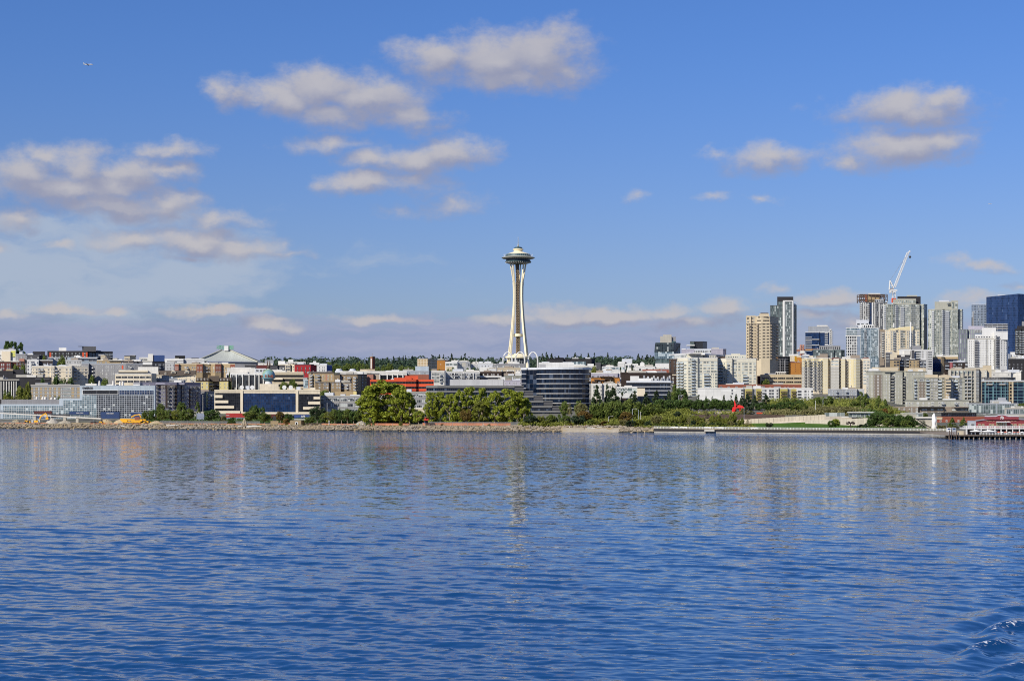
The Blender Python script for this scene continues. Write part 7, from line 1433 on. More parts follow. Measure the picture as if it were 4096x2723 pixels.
def excavator():
    s=30;px=PX('A',585);X,Y,z=at_s(px,s);k=3.825*F/Y;P=lambda x,y:(xat('A',x,Y),Y,zat('A',y,Y));r=thing('excavator','yellow excavator with a raised folded arm on the gravel','excavator',(X,Y,z));ye=M('machine',.5,.4)
    m=MB();m.box(X-2.2,X+2.2,Y-1.5,Y-.8,z,z+.9);m.box(X-2.2,X+2.2,Y+.8,Y+1.5,z,z+.9);m.build('track',M('charcoal'),r)
    m=MB();m.box(X-2.4,X+.6,Y-1.4,Y+1.4,z+1,z+2.2);m.build('body',ye,r);m=MB();m.box(X+.1,X+1.6,Y-1.4,Y-.1,z+1.05,z+2.9);m.build('cab',glass('dark'),r)
    m=MB();m.beam([P(605,1325),P(625,1278),P(700,1236)],.55,.8,side=(0,1,0));m.build('boom',ye,r);m=MB();m.beam([P(692,1230),P(712,1250),P(728,1306)],.45,.6,side=(0,1,0));m.build('stick',ye,r);m=MB();a=P(728,1306);m.prism([(a[0]-1.2,Y-.6),(a[0]+.6,Y-.6),(a[0]+.6,Y+.6),(a[0]-1.2,Y+.6)],a[2]-.9,a[2]+.3);m.build('bucket',ye,r)
excavator()
def wheel(mb,x,y,z,rr,w=.5):mb.lathe([(rr*.3,-w/2),(rr,-w/2),(rr,w/2),(rr*.3,w/2)],14,(0,0,0));n=14*4;mb.v[-n:]=[(x+v[0],y+v[2],z+v[1])for v in mb.v[-n:]]
def crane_truck():
    px=PX('A',2110);s=22;X,Y,z=at_s(px,s);P=lambda x,y:(xat('B',x,Y),zat('B',y,Y));r=thing('mobile_crane','orange yellow mobile crane on many wheels behind the orange netting','crane truck',(X,Y,z));ye=M('machine',.45,.4)
    x0,x1=xat('A',1862,Y),P(318,0)[0];L=x1-x0;m=MB();m.box(x0+L*.05,x1-L*.08,Y-1.5,Y+1.5,z+1.25,z+2.1);m.prism([(x0,Y-1.4),(x0+L*.25,Y-1.4),(x0+L*.25,Y+1.4),(x0,Y+1.4)],z+2.0,z+3.0);m.build('chassis',ye,r)
    m=MB();m.box(x1-L*.20,x1-L*.03,Y-1.5,Y+1.5,z+.8,z+2.9);m.build('cab',ye,r);m=MB();m.box(x1-L*.13,x1-L*.04,Y-1.56,Y-1.5,z+1.9,z+2.7);m.build('cab_window',glass('dark'),r)
    m=MB();m.box(x0+L*.42,x0+L*.86,Y-1.3,Y+1.3,z+2.2,z+3.6);m.build('superstructure',ye,r);m=MB();m.box(x0+L*.56,x0+L*.76,Y-1.35,Y-1.3,z+3.0,z+5.0);m.build('grille',M('brick'),r)
    m=MB();zb=zat('B',1300,Y);m.beam([(x0-1,Y-.2,z+3.3),(x1+L*.0,Y-.2,z+3.0)],.9,1.0,side=(0,1,0));m.build('folded_boom',ye,r);m=MB();a,b=P(95,1290),P(222,1252);m.beam([(a[0],Y,a[1]),(P(150,0)[0],Y,P(0,1262)[1]),(b[0],Y,b[1]),(P(245,0)[0],Y,P(0,1300)[1])],.5,.7,side=(0,1,0));m.build('arm',ye,r)
    for i in range(6):m=MB();wheel(m,x0+L*(.1+.14*i),Y-1.3,z+.7,.75);wheel(m,x0+L*(.1+.14*i),Y+1.3,z+.7,.75);m.build('wheel',M('black'),r)
crane_truck()
def loader(label,c,x,w,s,body,name='wheel_loader',cat='loader'):
    px=PX(c,x);X,Y,z=at_s(px,s);L=w/3.825/F*Y;r=thing(name,label,cat,(X,Y,z));b=M(body,.5,.4)
    m=MB();m.box(X-L*.48,X-L*.02,Y-1.1,Y+1.1,z+.8,z+2.0);m.box(X-L*.02,X+L*.25,Y-.7,Y+.7,z+.7,z+1.3);m.build('body',b,r);m=MB();m.box(X-L*.22,X+L*.02,Y-.9,Y+.9,z+2.0,z+3.1);m.build('cab',glass('dark'),r)
    m=MB();m.beam([(X+L*.05,Y,z+1.7),(X+L*.32,Y,z+1.1)],.3,.4,side=(0,1,0));m.prism([(X+L*.3,Y-1.3),(X+L*.5,Y-1.3),(X+L*.44,Y+1.3),(X+L*.3,Y+1.3)],z+.2,z+1.3);m.build('bucket',b,r)
    for sx in(-.32,.14):m=MB();wheel(m,X+L*sx,Y-1.1,z+.75,.75);wheel(m,X+L*sx,Y+1.1,z+.75,.75);m.build('wheel',M('black'),r)
loader('yellow wheel loader right behind the mobile crane','B',365,110,34,'machine');loader('dark dozer on the dirt between the excavator and the mobile crane','A',1450,120,22,'charcoal','dozer','dozer');loader('small yellow roller right of the dark dozer','A',1565,90,22,'machine','road_roller','roller');loader('small yellow loader at the left of the yard','A',428,90,36,'machine')
def portaloo(label,c,x,s,col):
    px=PX(c,x);X,Y,z=at_s(px,s);r=thing('portable_toilet',label,'toilet cabin',(X,Y,z));m=MB();m.box(X-.6,X+.6,Y-.6,Y+.6,z,z+2.1);m.build('cabin',M(col),r);m=MB();m.prism([(X-.65,Y-.65),(X+.65,Y-.65),(X+.65,Y+.65),(X-.65,Y+.65)],z+2.1,z+2.35);m.build('roof',M('white'),r);m=MB();m.box(X-.42,X+.42,Y-.65,Y-.6,z+.1,z+1.95);m.build('door',M('ltblue'),r)
portaloo('pale blue toilet cabin left of the excavator','A',498,34,'steel')
def hut():
    px=PX('C',715);Y=shore(px)+21;c='C';x0,x1,x2=xat(c,612,Y),xat(c,782,Y),xat(c,828,Y+3);z=tzY(x0,Y)-.3;zt=zat(c,1342,Y);r=thing('brick_hut','small tan brick hut with a white arched doorway and flat roof on the shore','hut',((x0+x2)/2,Y,z))
    m=MB();m.prism([(x0,Y),(x1,Y),(x2,Y+3),(x2,Y+7),(x0,Y+7)],z,zt);m.build('wall',M('tan',.85,.2,(.5,.25,.5)),r)
    a,b=xat(c,664,Y),xat(c,872,Y);m=MB();m.prism([(a,Y+1.5),(b,Y+1.5),(b,Y+8),(a,Y+8)],zat(c,1334,Y),zat(c,1324,Y),0,None,True);m.build('roof',M('offwhite'),r)
    d=xat(c,712,Y);m=MB();w=.95;pts=[(d-w,z),(d+w,z)]+[(d+w*math.cos(t),zat(c,1384,Y)+w*math.sin(t))for t in[math.pi*i/10 for i in range(11)]];m.poly([(p[0],Y-.06,p[1])for p in pts]);m.build('doorway_surround',M('white'),r)
    m=MB();w=.5;pts=[(d-w,z),(d+w,z)]+[(d+w*math.cos(t),zat(c,1384,Y)+w*math.sin(t))for t in[math.pi*i/10 for i in range(11)]];m.poly([(p[0],Y-.1,p[1])for p in pts]);m.build('doorway',M('black'),r);m=MB();m.box(xat(c,782,Y),xat(c,824,Y+3),Y+1.4,Y+1.6,z,z+.01);
hut()
def notice():
    px=PX('C',375);X,Y,z=at_s(px,24);r=thing('notice_board','tall black notice board on a stone plinth by the water','notice board',(X,Y,z));m=MB();m.prism([(X-2.4,Y-1),(X+2.6,Y-1),(X+2.2,Y+1),(X-2,Y+1)],z-.3,zat('C',1350,Y));m.build('plinth',M('tan',.9,.2,(.5,.3,.5)),r);zt=zat('C',1350,Y);m=MB();m.box(X-1.0,X-.1,Y-.1,Y+.1,zt,zat('C',1272,Y));m.box(X+.1,X+1.0,Y-.1,Y+.1,zt,zat('C',1280,Y));m.build('board',M('charcoal'),r)
notice()
m=MB();px=PX('D',785);X,Y,z=at_s(px,62);r=thing('red_tent','red canopy tent left of the poplar row','tent',(X,Y,z));k=75/3.825/F*Y/2;m.prism([(X-k,Y-2),(X+k,Y-2),(X+k,Y+2),(X-k,Y+2)],z+2.2,z+3);m.tri((X-k,Y-2,z+3),(X+k,Y-2,z+3),(X,Y,z+4.6));m.tri((X+k,Y-2,z+3),(X+k,Y+2,z+3),(X,Y,z+4.6));m.tri((X-k,Y+2,z+3),(X-k,Y-2,z+3),(X,Y,z+4.6));m.build('canopy',M('contred'),r);m=MB();m.box(X-k,X+k,Y+1.8,Y+1.9,z,z+2.2);m.build('back_panel',M('contblue'),r)
# ---- driftwood
def log(label,c,x0,y0,x1,y1,s,rr=.35,col='offwhite'):
    a=at_s(PX(c,x0),s);b=at_s(PX(c,x1),s+1.5);m=MB();m.tube([(a[0],a[1],zat(c,y0,a[1])),((a[0]+b[0])/2,(a[1]+b[1])/2,(zat(c,y0,a[1])+zat(c,y1,b[1]))/2+.15),(b[0],b[1],zat(c,y1,b[1]))],[rr,rr*.9,rr*.6],8);tag(m.build('driftwood_log',M(col,.9,.1),None),label,'log')
log('bleached driftwood log on the rocks below the crawler crane','A',1850,1428,1960,1438,6);log('bleached driftwood log on the rocks right of the dirt ridge','B',630,1424,820,1418,7);log('long pale log by the wooden tripod','B',1720,1440,1800,1432,6);log('long white log lying at the waterline left of the grey rocks','B',1860,1440,2090,1436,5,.45);log('short driftwood log on the small sandy beach','E',1060,1440,1090,1448,12);log('thin driftwood log on the right half of the sandy beach','E',1330,1456,1450,1462,9);log('pale log high on the sandy beach','E',1480,1452,1620,1458,13,.3)
px=PX('B',1835);X,Y,z=at_s(px,10);r=thing('driftwood_tripod','leaning driftwood poles stacked as a tripod on the shore','driftwood',(X,Y,z))
for dx,dy in((-2.6,0),(-1,-1.4),(1.2,-.6),(1.8,1),(.2,1.6)):m=MB();m.tube([(X+dx,Y+dy,z),(X-.3,Y,z+5.2)],[.28,.16],6);m.build('pole',M('sand',.9,.1),r)
# ---- people
def person_mesh():
    me=bpy.data.meshes.new('person');V=[(0,0,.95),(0,0,1.2),(0,0,1.42),(0,0,1.54),(0,0,1.66),(.11,0,.88),(.13,-.03,.48),(.13,.02,.06),(.14,-.14,.04),(-.11,0,.88),(-.12,.08,.49),(-.13,.16,.08),(-.13,.02,.04),(.2,0,1.40),(.27,.03,1.12),(.25,-.12,.88),(-.2,0,1.40),(-.27,.04,1.12),(-.26,-.05,.86)]
    E=[(0,1),(1,2),(2,3),(3,4),(0,5),(5,6),(6,7),(7,8),(0,9),(9,10),(10,11),(11,12),(2,13),(13,14),(14,15),(2,16),(16,17),(17,18)];R=[.14,.14,.15,.06,.115,.10,.07,.05,.04,.10,.07,.05,.04,.075,.05,.04,.075,.05,.04]
    me.from_pydata(V,E,[]);o=bpy.data.objects.new('person',me);COL.objects.link(o);o.modifiers.new('skin','SKIN');
    for sv,q in zip(me.skin_vertices[0].data,R):sv.radius=(q,q)
    me.skin_vertices[0].data[0].use_root=True;o.modifiers.new('sub','SUBSURF').levels=1
    dg=bpy.context.evaluated_depsgraph_get();bpy.context.view_layer.update();out=bpy.data.meshes.new_from_object(o.evaluated_get(dg));bpy.data.objects.remove(o);return out
PM=person_mesh()
def person(label,c,x,s,top='white',trousers='charcoal',rot=0.0,sx=1.0):
    X,Y,z=at_s(PX(c,x),s);me=PM.copy();me.materials.clear()
    for k in('flesh',top,trousers):me.materials.append(M(k,.8,.2))
    for p in me.polygons:q=p.center;p.material_index=0 if(q.z>1.5 or(q.z<1.15 and abs(q.x)>.21))else(1 if q.z>.92 else 2)
    o=bpy.data.objects.new('person',me);COL.objects.link(o);o.location=(X,Y,z);o.rotation_euler=(0,0,rot);tag(o,label,'person')
for a in(('person in a pale shirt standing left of the small lone tree','D',770,16,'white','dkgrey',1.2),('person in pink on the dry grass right of the small lone tree','D',828,18,'pink','grey',-1),('person in dark clothes by the orange fence near the red tent','D',872,19,'charcoal','navy',.4),('person in white by the fence below the rightmost poplars','D',1664,22,'white','navy',2),('person in yellow on the bank left of the gravel mound','C',1675,20,'machine','charcoal',.7),('left walker of a pair in pale tops by the gravel mound','C',1724,20,'white','grey',-.6),('right walker of a pair in pale tops by the gravel mound','C',1740,21,'yellow','navy',.2),('dark clad person crouched low right of the brick hut','C',1058,19,'charcoal','charcoal',1.5),('left one of two people in dark clothes before the hut tree','C',910,17,'maroon','navy',0),('right one of two people in dark clothes before the hut tree','C',940,17,'charcoal','black',2.5),('worker in white under the excavator yard fence','A',570,15,'white','navy',0),('person in orange standing on the sandy beach','E',1312,12,'redorange','navy',1),('person in dark clothes on the sandy beach','E',1288,6,'black','charcoal',1),('person in white on the terrace by the red sculpture','F',1425,97,'white','grey',.5),('person in blue at the terrace rail left of the red sculpture','F',1372,97,'blue','charcoal',0),('person in grey under the trees at the left end of the terrace','F',1128,98,'grey','black',2),('person in white on the terrace path left of the row of round trees','F',868,99,'white','charcoal',1)):person(*a)
# ---- parked cars on the sloping street
def car(label,c,x,s,col,rot=0.0):
    X,Y,z=at_s(PX(c,x),s);r=thing('parked_car',label,'car',(X,Y,z));b=M(col,.3,.5,None,.02)
    m=MB();m.prism([(X-2.2,Y-.9),(X+2.2,Y-.9),(X+2.2,Y+.9),(X-2.2,Y+.9)],z+.35,z+.95);m.prism([(X-1.3,Y-.78),(X+1.0,Y-.78),(X+1.0,Y+.78),(X-1.3,Y+.78)],z+.95,z+1.5);m.build('body',b,r);m=MB();m.box(X-1.2,X+.9,Y-.83,Y-.79,z+1.0,z+1.4);m.build('side_window',glass('dark'),r)
    for sx in(-1.35,1.35):m=MB();wheel(m,X+sx,Y-.8,z+.34,.34,.24);m.build('wheel',M('black'),r);m=MB();wheel(m,X+sx,Y+.8,z+.34,.34,.24);m.build('wheel',M('black'),r)
car('blue car parked on the sloping street left of the blue glass office','B',1178,150,'blue');car('black car parked behind the blue one on the sloping street','B',1240,158,'charcoal');car('dark car with white roof rack before the lavender block','B',1030,150,'dkgrey')
fan_grid('road',list(range(760,860,10)),[110,130,160,200,240],lambda px,s_:tz(px,s_)+.35,[M('concrete',.9,.1)])
# ---- sea wall, railing, retaining walls
def seawall():
    P=list(range(2616,3800,16));r=thing('sea_wall','long dark sea wall with a pale footing below the lawn and shrubs','sea wall',at_s(3200,0));W=MB();Ft=MB();Cp=MB()
    for a,b in zip(P,P[1:]):
        q=[at_s(a,0),at_s(b,0)]
        for mb,d0,d1,z0,z1 in((W,0,1.5,-1.5,2.2),(Ft,-.9,0,-1.5,.6),(Cp,-.15,1.6,2.2,2.3)):
            mb.prism([(q[0][0],q[0][1]+d0),(q[1][0],q[1][1]+d0),(q[1][0],q[1][1]+d1),(q[0][0],q[0][1]+d1)],z0,z1)
    W.build('wall',M('charcoal',.85,.2,(5,9)),r);Ft.build('footing',M('concrete',.9,.1,(4,9),.3),r);Cp.build('coping',M('beige',.8,.2,(4,9)),r)
    r2=thing('railing','long white railing along the top of the sea wall','railing',at_s(3200,.8));m=MB()
    for a,b in zip(P,P[1:]):
        q=[at_s(a,.3),at_s(b,.3)];A=Vector((q[0][0],q[0][1],0));B=Vector((q[1][0],q[1][1],0))
        for z in(2.55,2.8,3.05,3.42):m.beam([A+Vector((0,0,z)),B+Vector((0,0,z))],.07,.08 if z<3.3 else .14,side=(0,1,0))
    m.build('rails',M('white',.4,.4,None,.02),r2)
    for px in range(2616,3790,13):x,y,z=at_s(px,.3);q=MB();q.box(x-.12,x+.12,y-.08,y+.08,2.3,3.5);q.build('post',M('white',.4,.4,None,.02),r2)
    # landing platform and benches
    a,b=PX('F',1210),PX('F',1360);A,B=at_s(a,0),at_s(b,0);r3=thing('lookout_platform','small concrete lookout jutting from the sea wall','platform',((A[0]+B[0])/2,A[1]-1.5,1.6));m=MB();m.prism([(A[0],A[1]-2.6),(B[0],B[1]-2.6),(B[0],B[1]-.3),(A[0],A[1]-.3)],.9,2.0,0,None,True);m.build('slab',M('concrete'),r3);m=MB()
    for t in(.1,.5,.9):x=A[0]+(B[0]-A[0])*t;m.box(x-.25,x+.25,A[1]-2.2,A[1]-1.7,-1,.9)
    m.build('pile',M('taupe'),r3)
    for c,x,lab in(('F',760,'white bench leftmost behind the sea wall railing'),('F',895,'white bench second from left behind the sea wall railing'),('F',1265,'white bench above the lookout platform'),('F',1455,'white bench right of the lookout platform'),('F',1975,'white bench below the left end of the concrete wall')):
        X,Y,z=at_s(PX(c,x),2.2);r4=thing('park_bench',lab,'bench',(X,Y,z));m=MB();m.box(X-2,X+2,Y-.5,Y+.1,2.75,2.9);m.build('seat',M('white'),r4);m=MB();m.box(X-2,X+2,Y+.1,Y+.22,2.9,3.45);m.build('backrest',M('white'),r4)
        for sx in(-1.6,1.6):m=MB();m.box(X+sx-.12,X+sx+.12,Y-.4,Y+.1,z-.1,2.75);m.build('leg',M('white'),r4)
seawall()
def walls():
    Y0=lambda px:shore(px)+58
    r=thing('retaining_wall','long pale concrete wall of leaning panels above the lawn','wall',(xat('G',700,Y0(3140)),Y0(3140),3))
    m=MB();n=24;xs=[-60+(1310+60)*i/n for i in range(n+1)]
    for i in range(n):
        a,b=xs[i],xs[i+1];t=(i+.5)/n;yt=1142+(1062-1142)*(t**1.0);yb=1246-70*sm(t,0,.72);pa,pb=PX('G',a),PX('G',b-2);Ya,Yb=Y0(pa),Y0(pb);d=.25*(i%2)
        m.prism([((pa-2048)/F*Ya,Ya-d),((pb-2048)/F*Yb,Yb-d),((pb-2048)/F*Yb,Yb+.6),((pa-2048)/F*Ya,Ya+.6)],tz(pa,58)-1.2,zat('G',yt,Ya))
    m.build('panel_row',M((.50,.44,.35),.85,.15,(2.6,40),.2),r)
    m=MB()
    for i in range(n):
        a,b=xs[i],xs[i+1];t=i/n;t2=(i+1)/n;pa,pb=PX('G',a),PX('G',b);Ya,Yb=Y0(pa)-3.5,Y0(pb)-3.5;za,zb_=zat('G',1246-66*sm(t,0,.72),Ya),zat('G',1246-66*sm(t2,0,.72),Yb)
        m.quad(((pa-2048)/F*Ya,Ya,za),((pb-2048)/F*Yb,Yb,zb_),((pb-2048)/F*(Yb+3.2),Yb+3.2,zb_+.9),((pa-2048)/F*(Ya+3.2),Ya+3.2,za+.9));m.quad(((pa-2048)/F*Ya,Ya,za-3),((pb-2048)/F*Yb,Yb,zb_-3),((pb-2048)/F*Yb,Yb,zb_),((pa-2048)/F*Ya,Ya,za))
    m.build('path_edge',M((.54,.47,.38),.9,.1,None,.15),r)
    Yw=lambda px:shore(px)+50
    r=thing('retaining_wall','second concrete wall slanting behind the bright lawn tree to the dark tree mound','wall',(xat('G',1650,Yw(3390)),Yw(3390),3));m=MB();pts=[(1000,1152),(1290,1142),(1560,1130),(1940,1114),(2380,1098)]
    for(a,ya),(b,yb)in zip(pts,pts[1:]):
        pa,pb=PX('G',a),PX('G',b);Ya,Yb=Yw(pa),Yw(pb);za,zb_=zat('G',ya,Ya),zat('G',yb,Yb);A,B=((pa-2048)/F*Ya,Ya),((pb-2048)/F*Yb,Yb);m.prism([A,B,(B[0],B[1]+.5),(A[0],A[1]+.5)],tz(pa,50)-1.5,[za,zb_,zb_,za])
    m.build('panel_row',M((.50,.45,.37),.85,.15,(3.2,40),.2),r)
    # glass sided ramp above
    Yr=lambda px:shore(px)+72
    r=thing('overlook_ramp','glass railed concrete ramp with a white roof edge above the second wall','ramp',(xat('G',1650,Yr(3390)),Yr(3390),8));
    def slab(name,a,b,y0,y1,mat,d=0,th=.6):
        pa,pb=PX('G',a),PX('G',b);Y=Yr((pa+pb)/2)+d;m=MB();m.prism([((pa-2048)/F*Y,Y),((pb-2048)/F*Y,Y),((pb-2048)/F*Y,Y+th),((pa-2048)/F*Y,Y+th)],zat('G',y1,Y),zat('G',y0,Y),0,None,True);m.build(name,mat,r)
    slab('glass_panel',1296,1600,1034,1088,curtain('pale',2.2,4,'white',.12,.3));slab('ramp_wall',1290,2000,1088,1170,M((.52,.46,.38),.85,.15,(3,40)),.2);slab('glass_panel',1662,2000,1040,1100,curtain('pale',2.4,2.2,'white',.16,.2),-.3);slab('roof_edge',1660,2070,1022,1034,M('white'),-1.2,4);slab('landing',1560,1850,1098,1108,M('white'),-1.5,1.2)
    slab('roof_edge',2480,2800,1040,1050,M('white'),-2,4);slab('ramp_wall',2360,2800,1056,1110,M('concrete'),4);slab('glass_panel',2700,2800,1050,1092,curtain('pale',2.4,2.2,'grey',.16,.2),-.3)
    # stepped wall by the white oval sculpture
    r=thing('retaining_wall','pale stepped concrete wall behind the white oval sculpture','wall',(xat('H',470,945),945,3));m=MB();A,B=(xat('H',300,945),945),(xat('H',658,945),945);m.prism([A,B,(B[0],B[1]+.6),(A[0],A[1]+.6)],1.5,zat('H',1096,945));m.build('wall',M((.50,.46,.38),.85,.15,(3,2)),r);m=MB();m.prism([(xat('H',330,944),944),(xat('H',590,944),944),(xat('H',590,944),944.8),(xat('H',330,944),944.8)],zat('H',1118,944),zat('H',1098,944));m.build('coping',M('offwhite'),r)
    m=MB();Y=942;
    m.beam([(xat('H',345,Y),Y,zat('H',1130,Y)),(xat('H',540,Y),Y,zat('H',1250,Y)),(xat('H',640,Y),Y,zat('H',1250,Y))],.5,.5,side=(0,1,0));m.build('stair_handrail',M('charcoal'),r)
walls()
# ---- sculptures: plain stand-ins of the same size and colour
def sculptures():
    px=PX('F',1715);s=102;X,Y,z=at_s(px,s);P=lambda x,y,d=0.0:(xat('F',x,Y),Y+d,zat('F',y,Y));r=thing('sculpture','big red steel sculpture with a tall spike and splayed curved legs','sculpture',(X,Y,z));R_=M('sculpt',.45,.4,None,.03)
    def blade(name,pts,ws,d=(0,1,0),th=.35):
        m=MB();pts=[Vector(p)for p in pts]
        L=[];Rr=[]
        for i,p in enumerate(pts):
            t=(pts[min(i+1,len(pts)-1)]-pts[max(i-1,0)]).normalized();n=Vector((t.z,0,-t.x)).normalized();L.append(p+n*ws[i]);Rr.append(p-n*ws[i])
        o=Vector((0,th,0))
        for i in range(len(pts)-1):
            m.quad(L[i],L[i+1],Rr[i+1],Rr[i]);m.quad(Rr[i]+o,Rr[i+1]+o,L[i+1]+o,L[i]+o);m.quad(L[i+1],L[i],L[i]+o,L[i+1]+o);m.quad(Rr[i],Rr[i+1],Rr[i+1]+o,Rr[i]+o)
        m.v=[tuple(v)for v in m.v];m.build(name,R_,r,recalc=True)
    blade('spike',[P(1672,1030),P(1680,1075),P(1690,1115),P(1702,1140)],[.1,.35,.7,1.1]);blade('leg',[P(1700,1135,-.6),P(1660,1160,-1.2),P(1640,1195,-2),P(1634,1212,-2)],[.9,.9,.5,.15]);blade('leg',[P(1705,1130,.8),P(1680,1170,1),P(1662,1215,1.6),P(1660,1246,1.6)],[.8,.9,.6,.45]);blade('leg',[P(1700,1140,1.4),P(1702,1190,1.6),P(1696,1246,2)],[.4,.32,.3]);blade('beak_arm',[P(1696,1135),P(1750,1130),P(1790,1136),P(1826,1150)],[.7,1.0,.75,.1]);blade('leg',[P(1735,1132,.4),P(1758,1150,.6),P(1765,1190,.8),P(1772,1246,1)],[.6,.7,.4,.2])
    px=PX('H',612);X,Y,z=at_s(px,12);zt=zat('H',1036,Y);zb=zat('H',1268,Y);rr=34/3.825/F*Y;r=thing('sculpture','tall slender white oval sculpture standing at the end of the sea wall','sculpture',(X,Y,z));m=MB();n=18;prof=[(max(.02,rr*math.sin(math.pi*i/n)**.72*(1+.06*math.sin(i*.9))),zb+(zt-zb)*i/n)for i in range(n+1)];m.lathe(prof,20,(0,0,0));m.v=[(X+v[0]+.12*math.sin(v[2]*1.1),Y+v[1]*.8,v[2])for v in m.v];m.build('oval_body',M('umbwhite',.5,.3,None,.04),r,smooth=True);m=MB();m.lathe([(1.6,0),(1.4,zb-z+.9),(.8,zb-z+1.6)],16,(X,Y,z));m.build('plinth',M('offwhite'),r)
    px=PX('G',1692);X,Y,z=at_s(px,14);r=thing('sculpture','dark rust post with short radiating arms standing on the lawn','sculpture',(X,Y,z));P=lambda x,y:(xat('G',x,Y),Y,zat('G',y,Y));m=MB();m.tube([(X,Y,z),(X,Y,zat('G',1180,Y))],.35,6);m.build('post',M('dkbrown'),r)
    for x,y in((1638,1188),(1745,1190),(1645,1208),(1738,1206),(1665,1176),(1722,1176)):m=MB();m.beam([(X,Y,zat('G',1192,Y)),P(x,y)],.35,.35,side=(0,1,0));a=P(x,y);m.box(a[0]-.6,a[0]+.6,Y-.3,Y+.3,a[2]-.25,a[2]+.35);m.build('arm',M('dkbrown'),r)
sculptures()
strip_fence('garden_fence','low pale wall along the terrace left of the red sculpture','wall',2792,3000,100,1.3,M('beige',.85,.2,(2,5)),'beige',every=40,t=.3)
for c,x0,x1,lab in(('G',255,355,'row of red chairs on the terrace right of the red sculpture'),('G',452,488,'single red bench on the terrace under the round trees')):
    X0,X1=at_s(PX(c,x0),97),at_s(PX(c,x1),97);r=thing('garden_bench',lab,'bench',((X0[0]+X1[0])/2,X0[1],X0[2]));m=MB();m.box(X0[0],X1[0],X0[1],X0[1]+.5,X0[2]+.45,X0[2]+.6);m.build('seat',M('redorange'),r);m=MB();m.box(X0[0],X1[0],X0[1]+.52,X0[1]+.66,X0[2]+.45,X0[2]+1.3);m.build('backrest',M('redorange'),r);m=MB();m.box(X0[0],X1[0],X0[1]+.1,X0[1]+.4,X0[2],X0[2]+.45);m.build('base',M('brown'),r)
# ---- lamp and flag posts
def post(label,c,x,y0,s,col='silver',lamp=True,thick=.2):
    X,Y,z=at_s(PX(c,x),s);zt=zat(c,y0,Y);r=thing('lamp_post' if lamp else 'pole',label,'lamp post' if lamp else 'pole',(X,Y,z));m=MB();m.tube([(X,Y,z),(X,Y,zt)],[thick*.6,thick*.45],6);m.build('shaft',M(col),r)
    if lamp:m=MB();m.tube([(X,Y,zt-.2),(X+1.2,Y,zt+.25),(X+2.2,Y,zt+.2)],.06,5);m.build('arm',M(col),r);m=MB();m.box(X+1.9,X+2.9,Y-.25,Y+.25,zt+.12,zt+.27);m.build('lamp_head',M('white'),r)
    else:m=MB();m.lathe([(thick*1.2,0),(.02,.4)],6,(X,Y,zt));m.build('cap',M(col),r)
post('pale pole left of the sandy path among the green trees','F',112,1168,56,'silver',True,.28);post('pale pole right of the lamp by the green trees','F',240,1222,50,'offwhite',False,.28);post('blue white banner pole between two pale poles','F',206,1192,60,'ltblue',False,.25);post('street lamp in front of the cream condominium trees','F',822,958,140,'silver',True,.2);post('thin blue pole right of the red sculpture','F',1822,1150,66,'ltblue',False,.16);post('white street lamp by the bare saplings above the wall','G',1155,862,100,'white',False,.26);post('street lamp before the two tone blue block','G',1270,815,180,'silver',True,.2);post('slim pole left of the cream park building','C',1372,1000,78,'charcoal',False,.22);post('white flagpole under the factory windows','C',1180,1085,80,'white',False,.2);post('utility pole left of the lavender block street','B',1192,960,120,'offwhite',False,.24);post('utility pole beside the ochre panelled block','A',535,870,110,'taupe',False,.25);post('pale post on the dry slope behind the beach','E',1660,1284,44,'white',True,.2);post('white sign post on the dry grass by the fence','C',1210,1358,24,'white',False,.45)
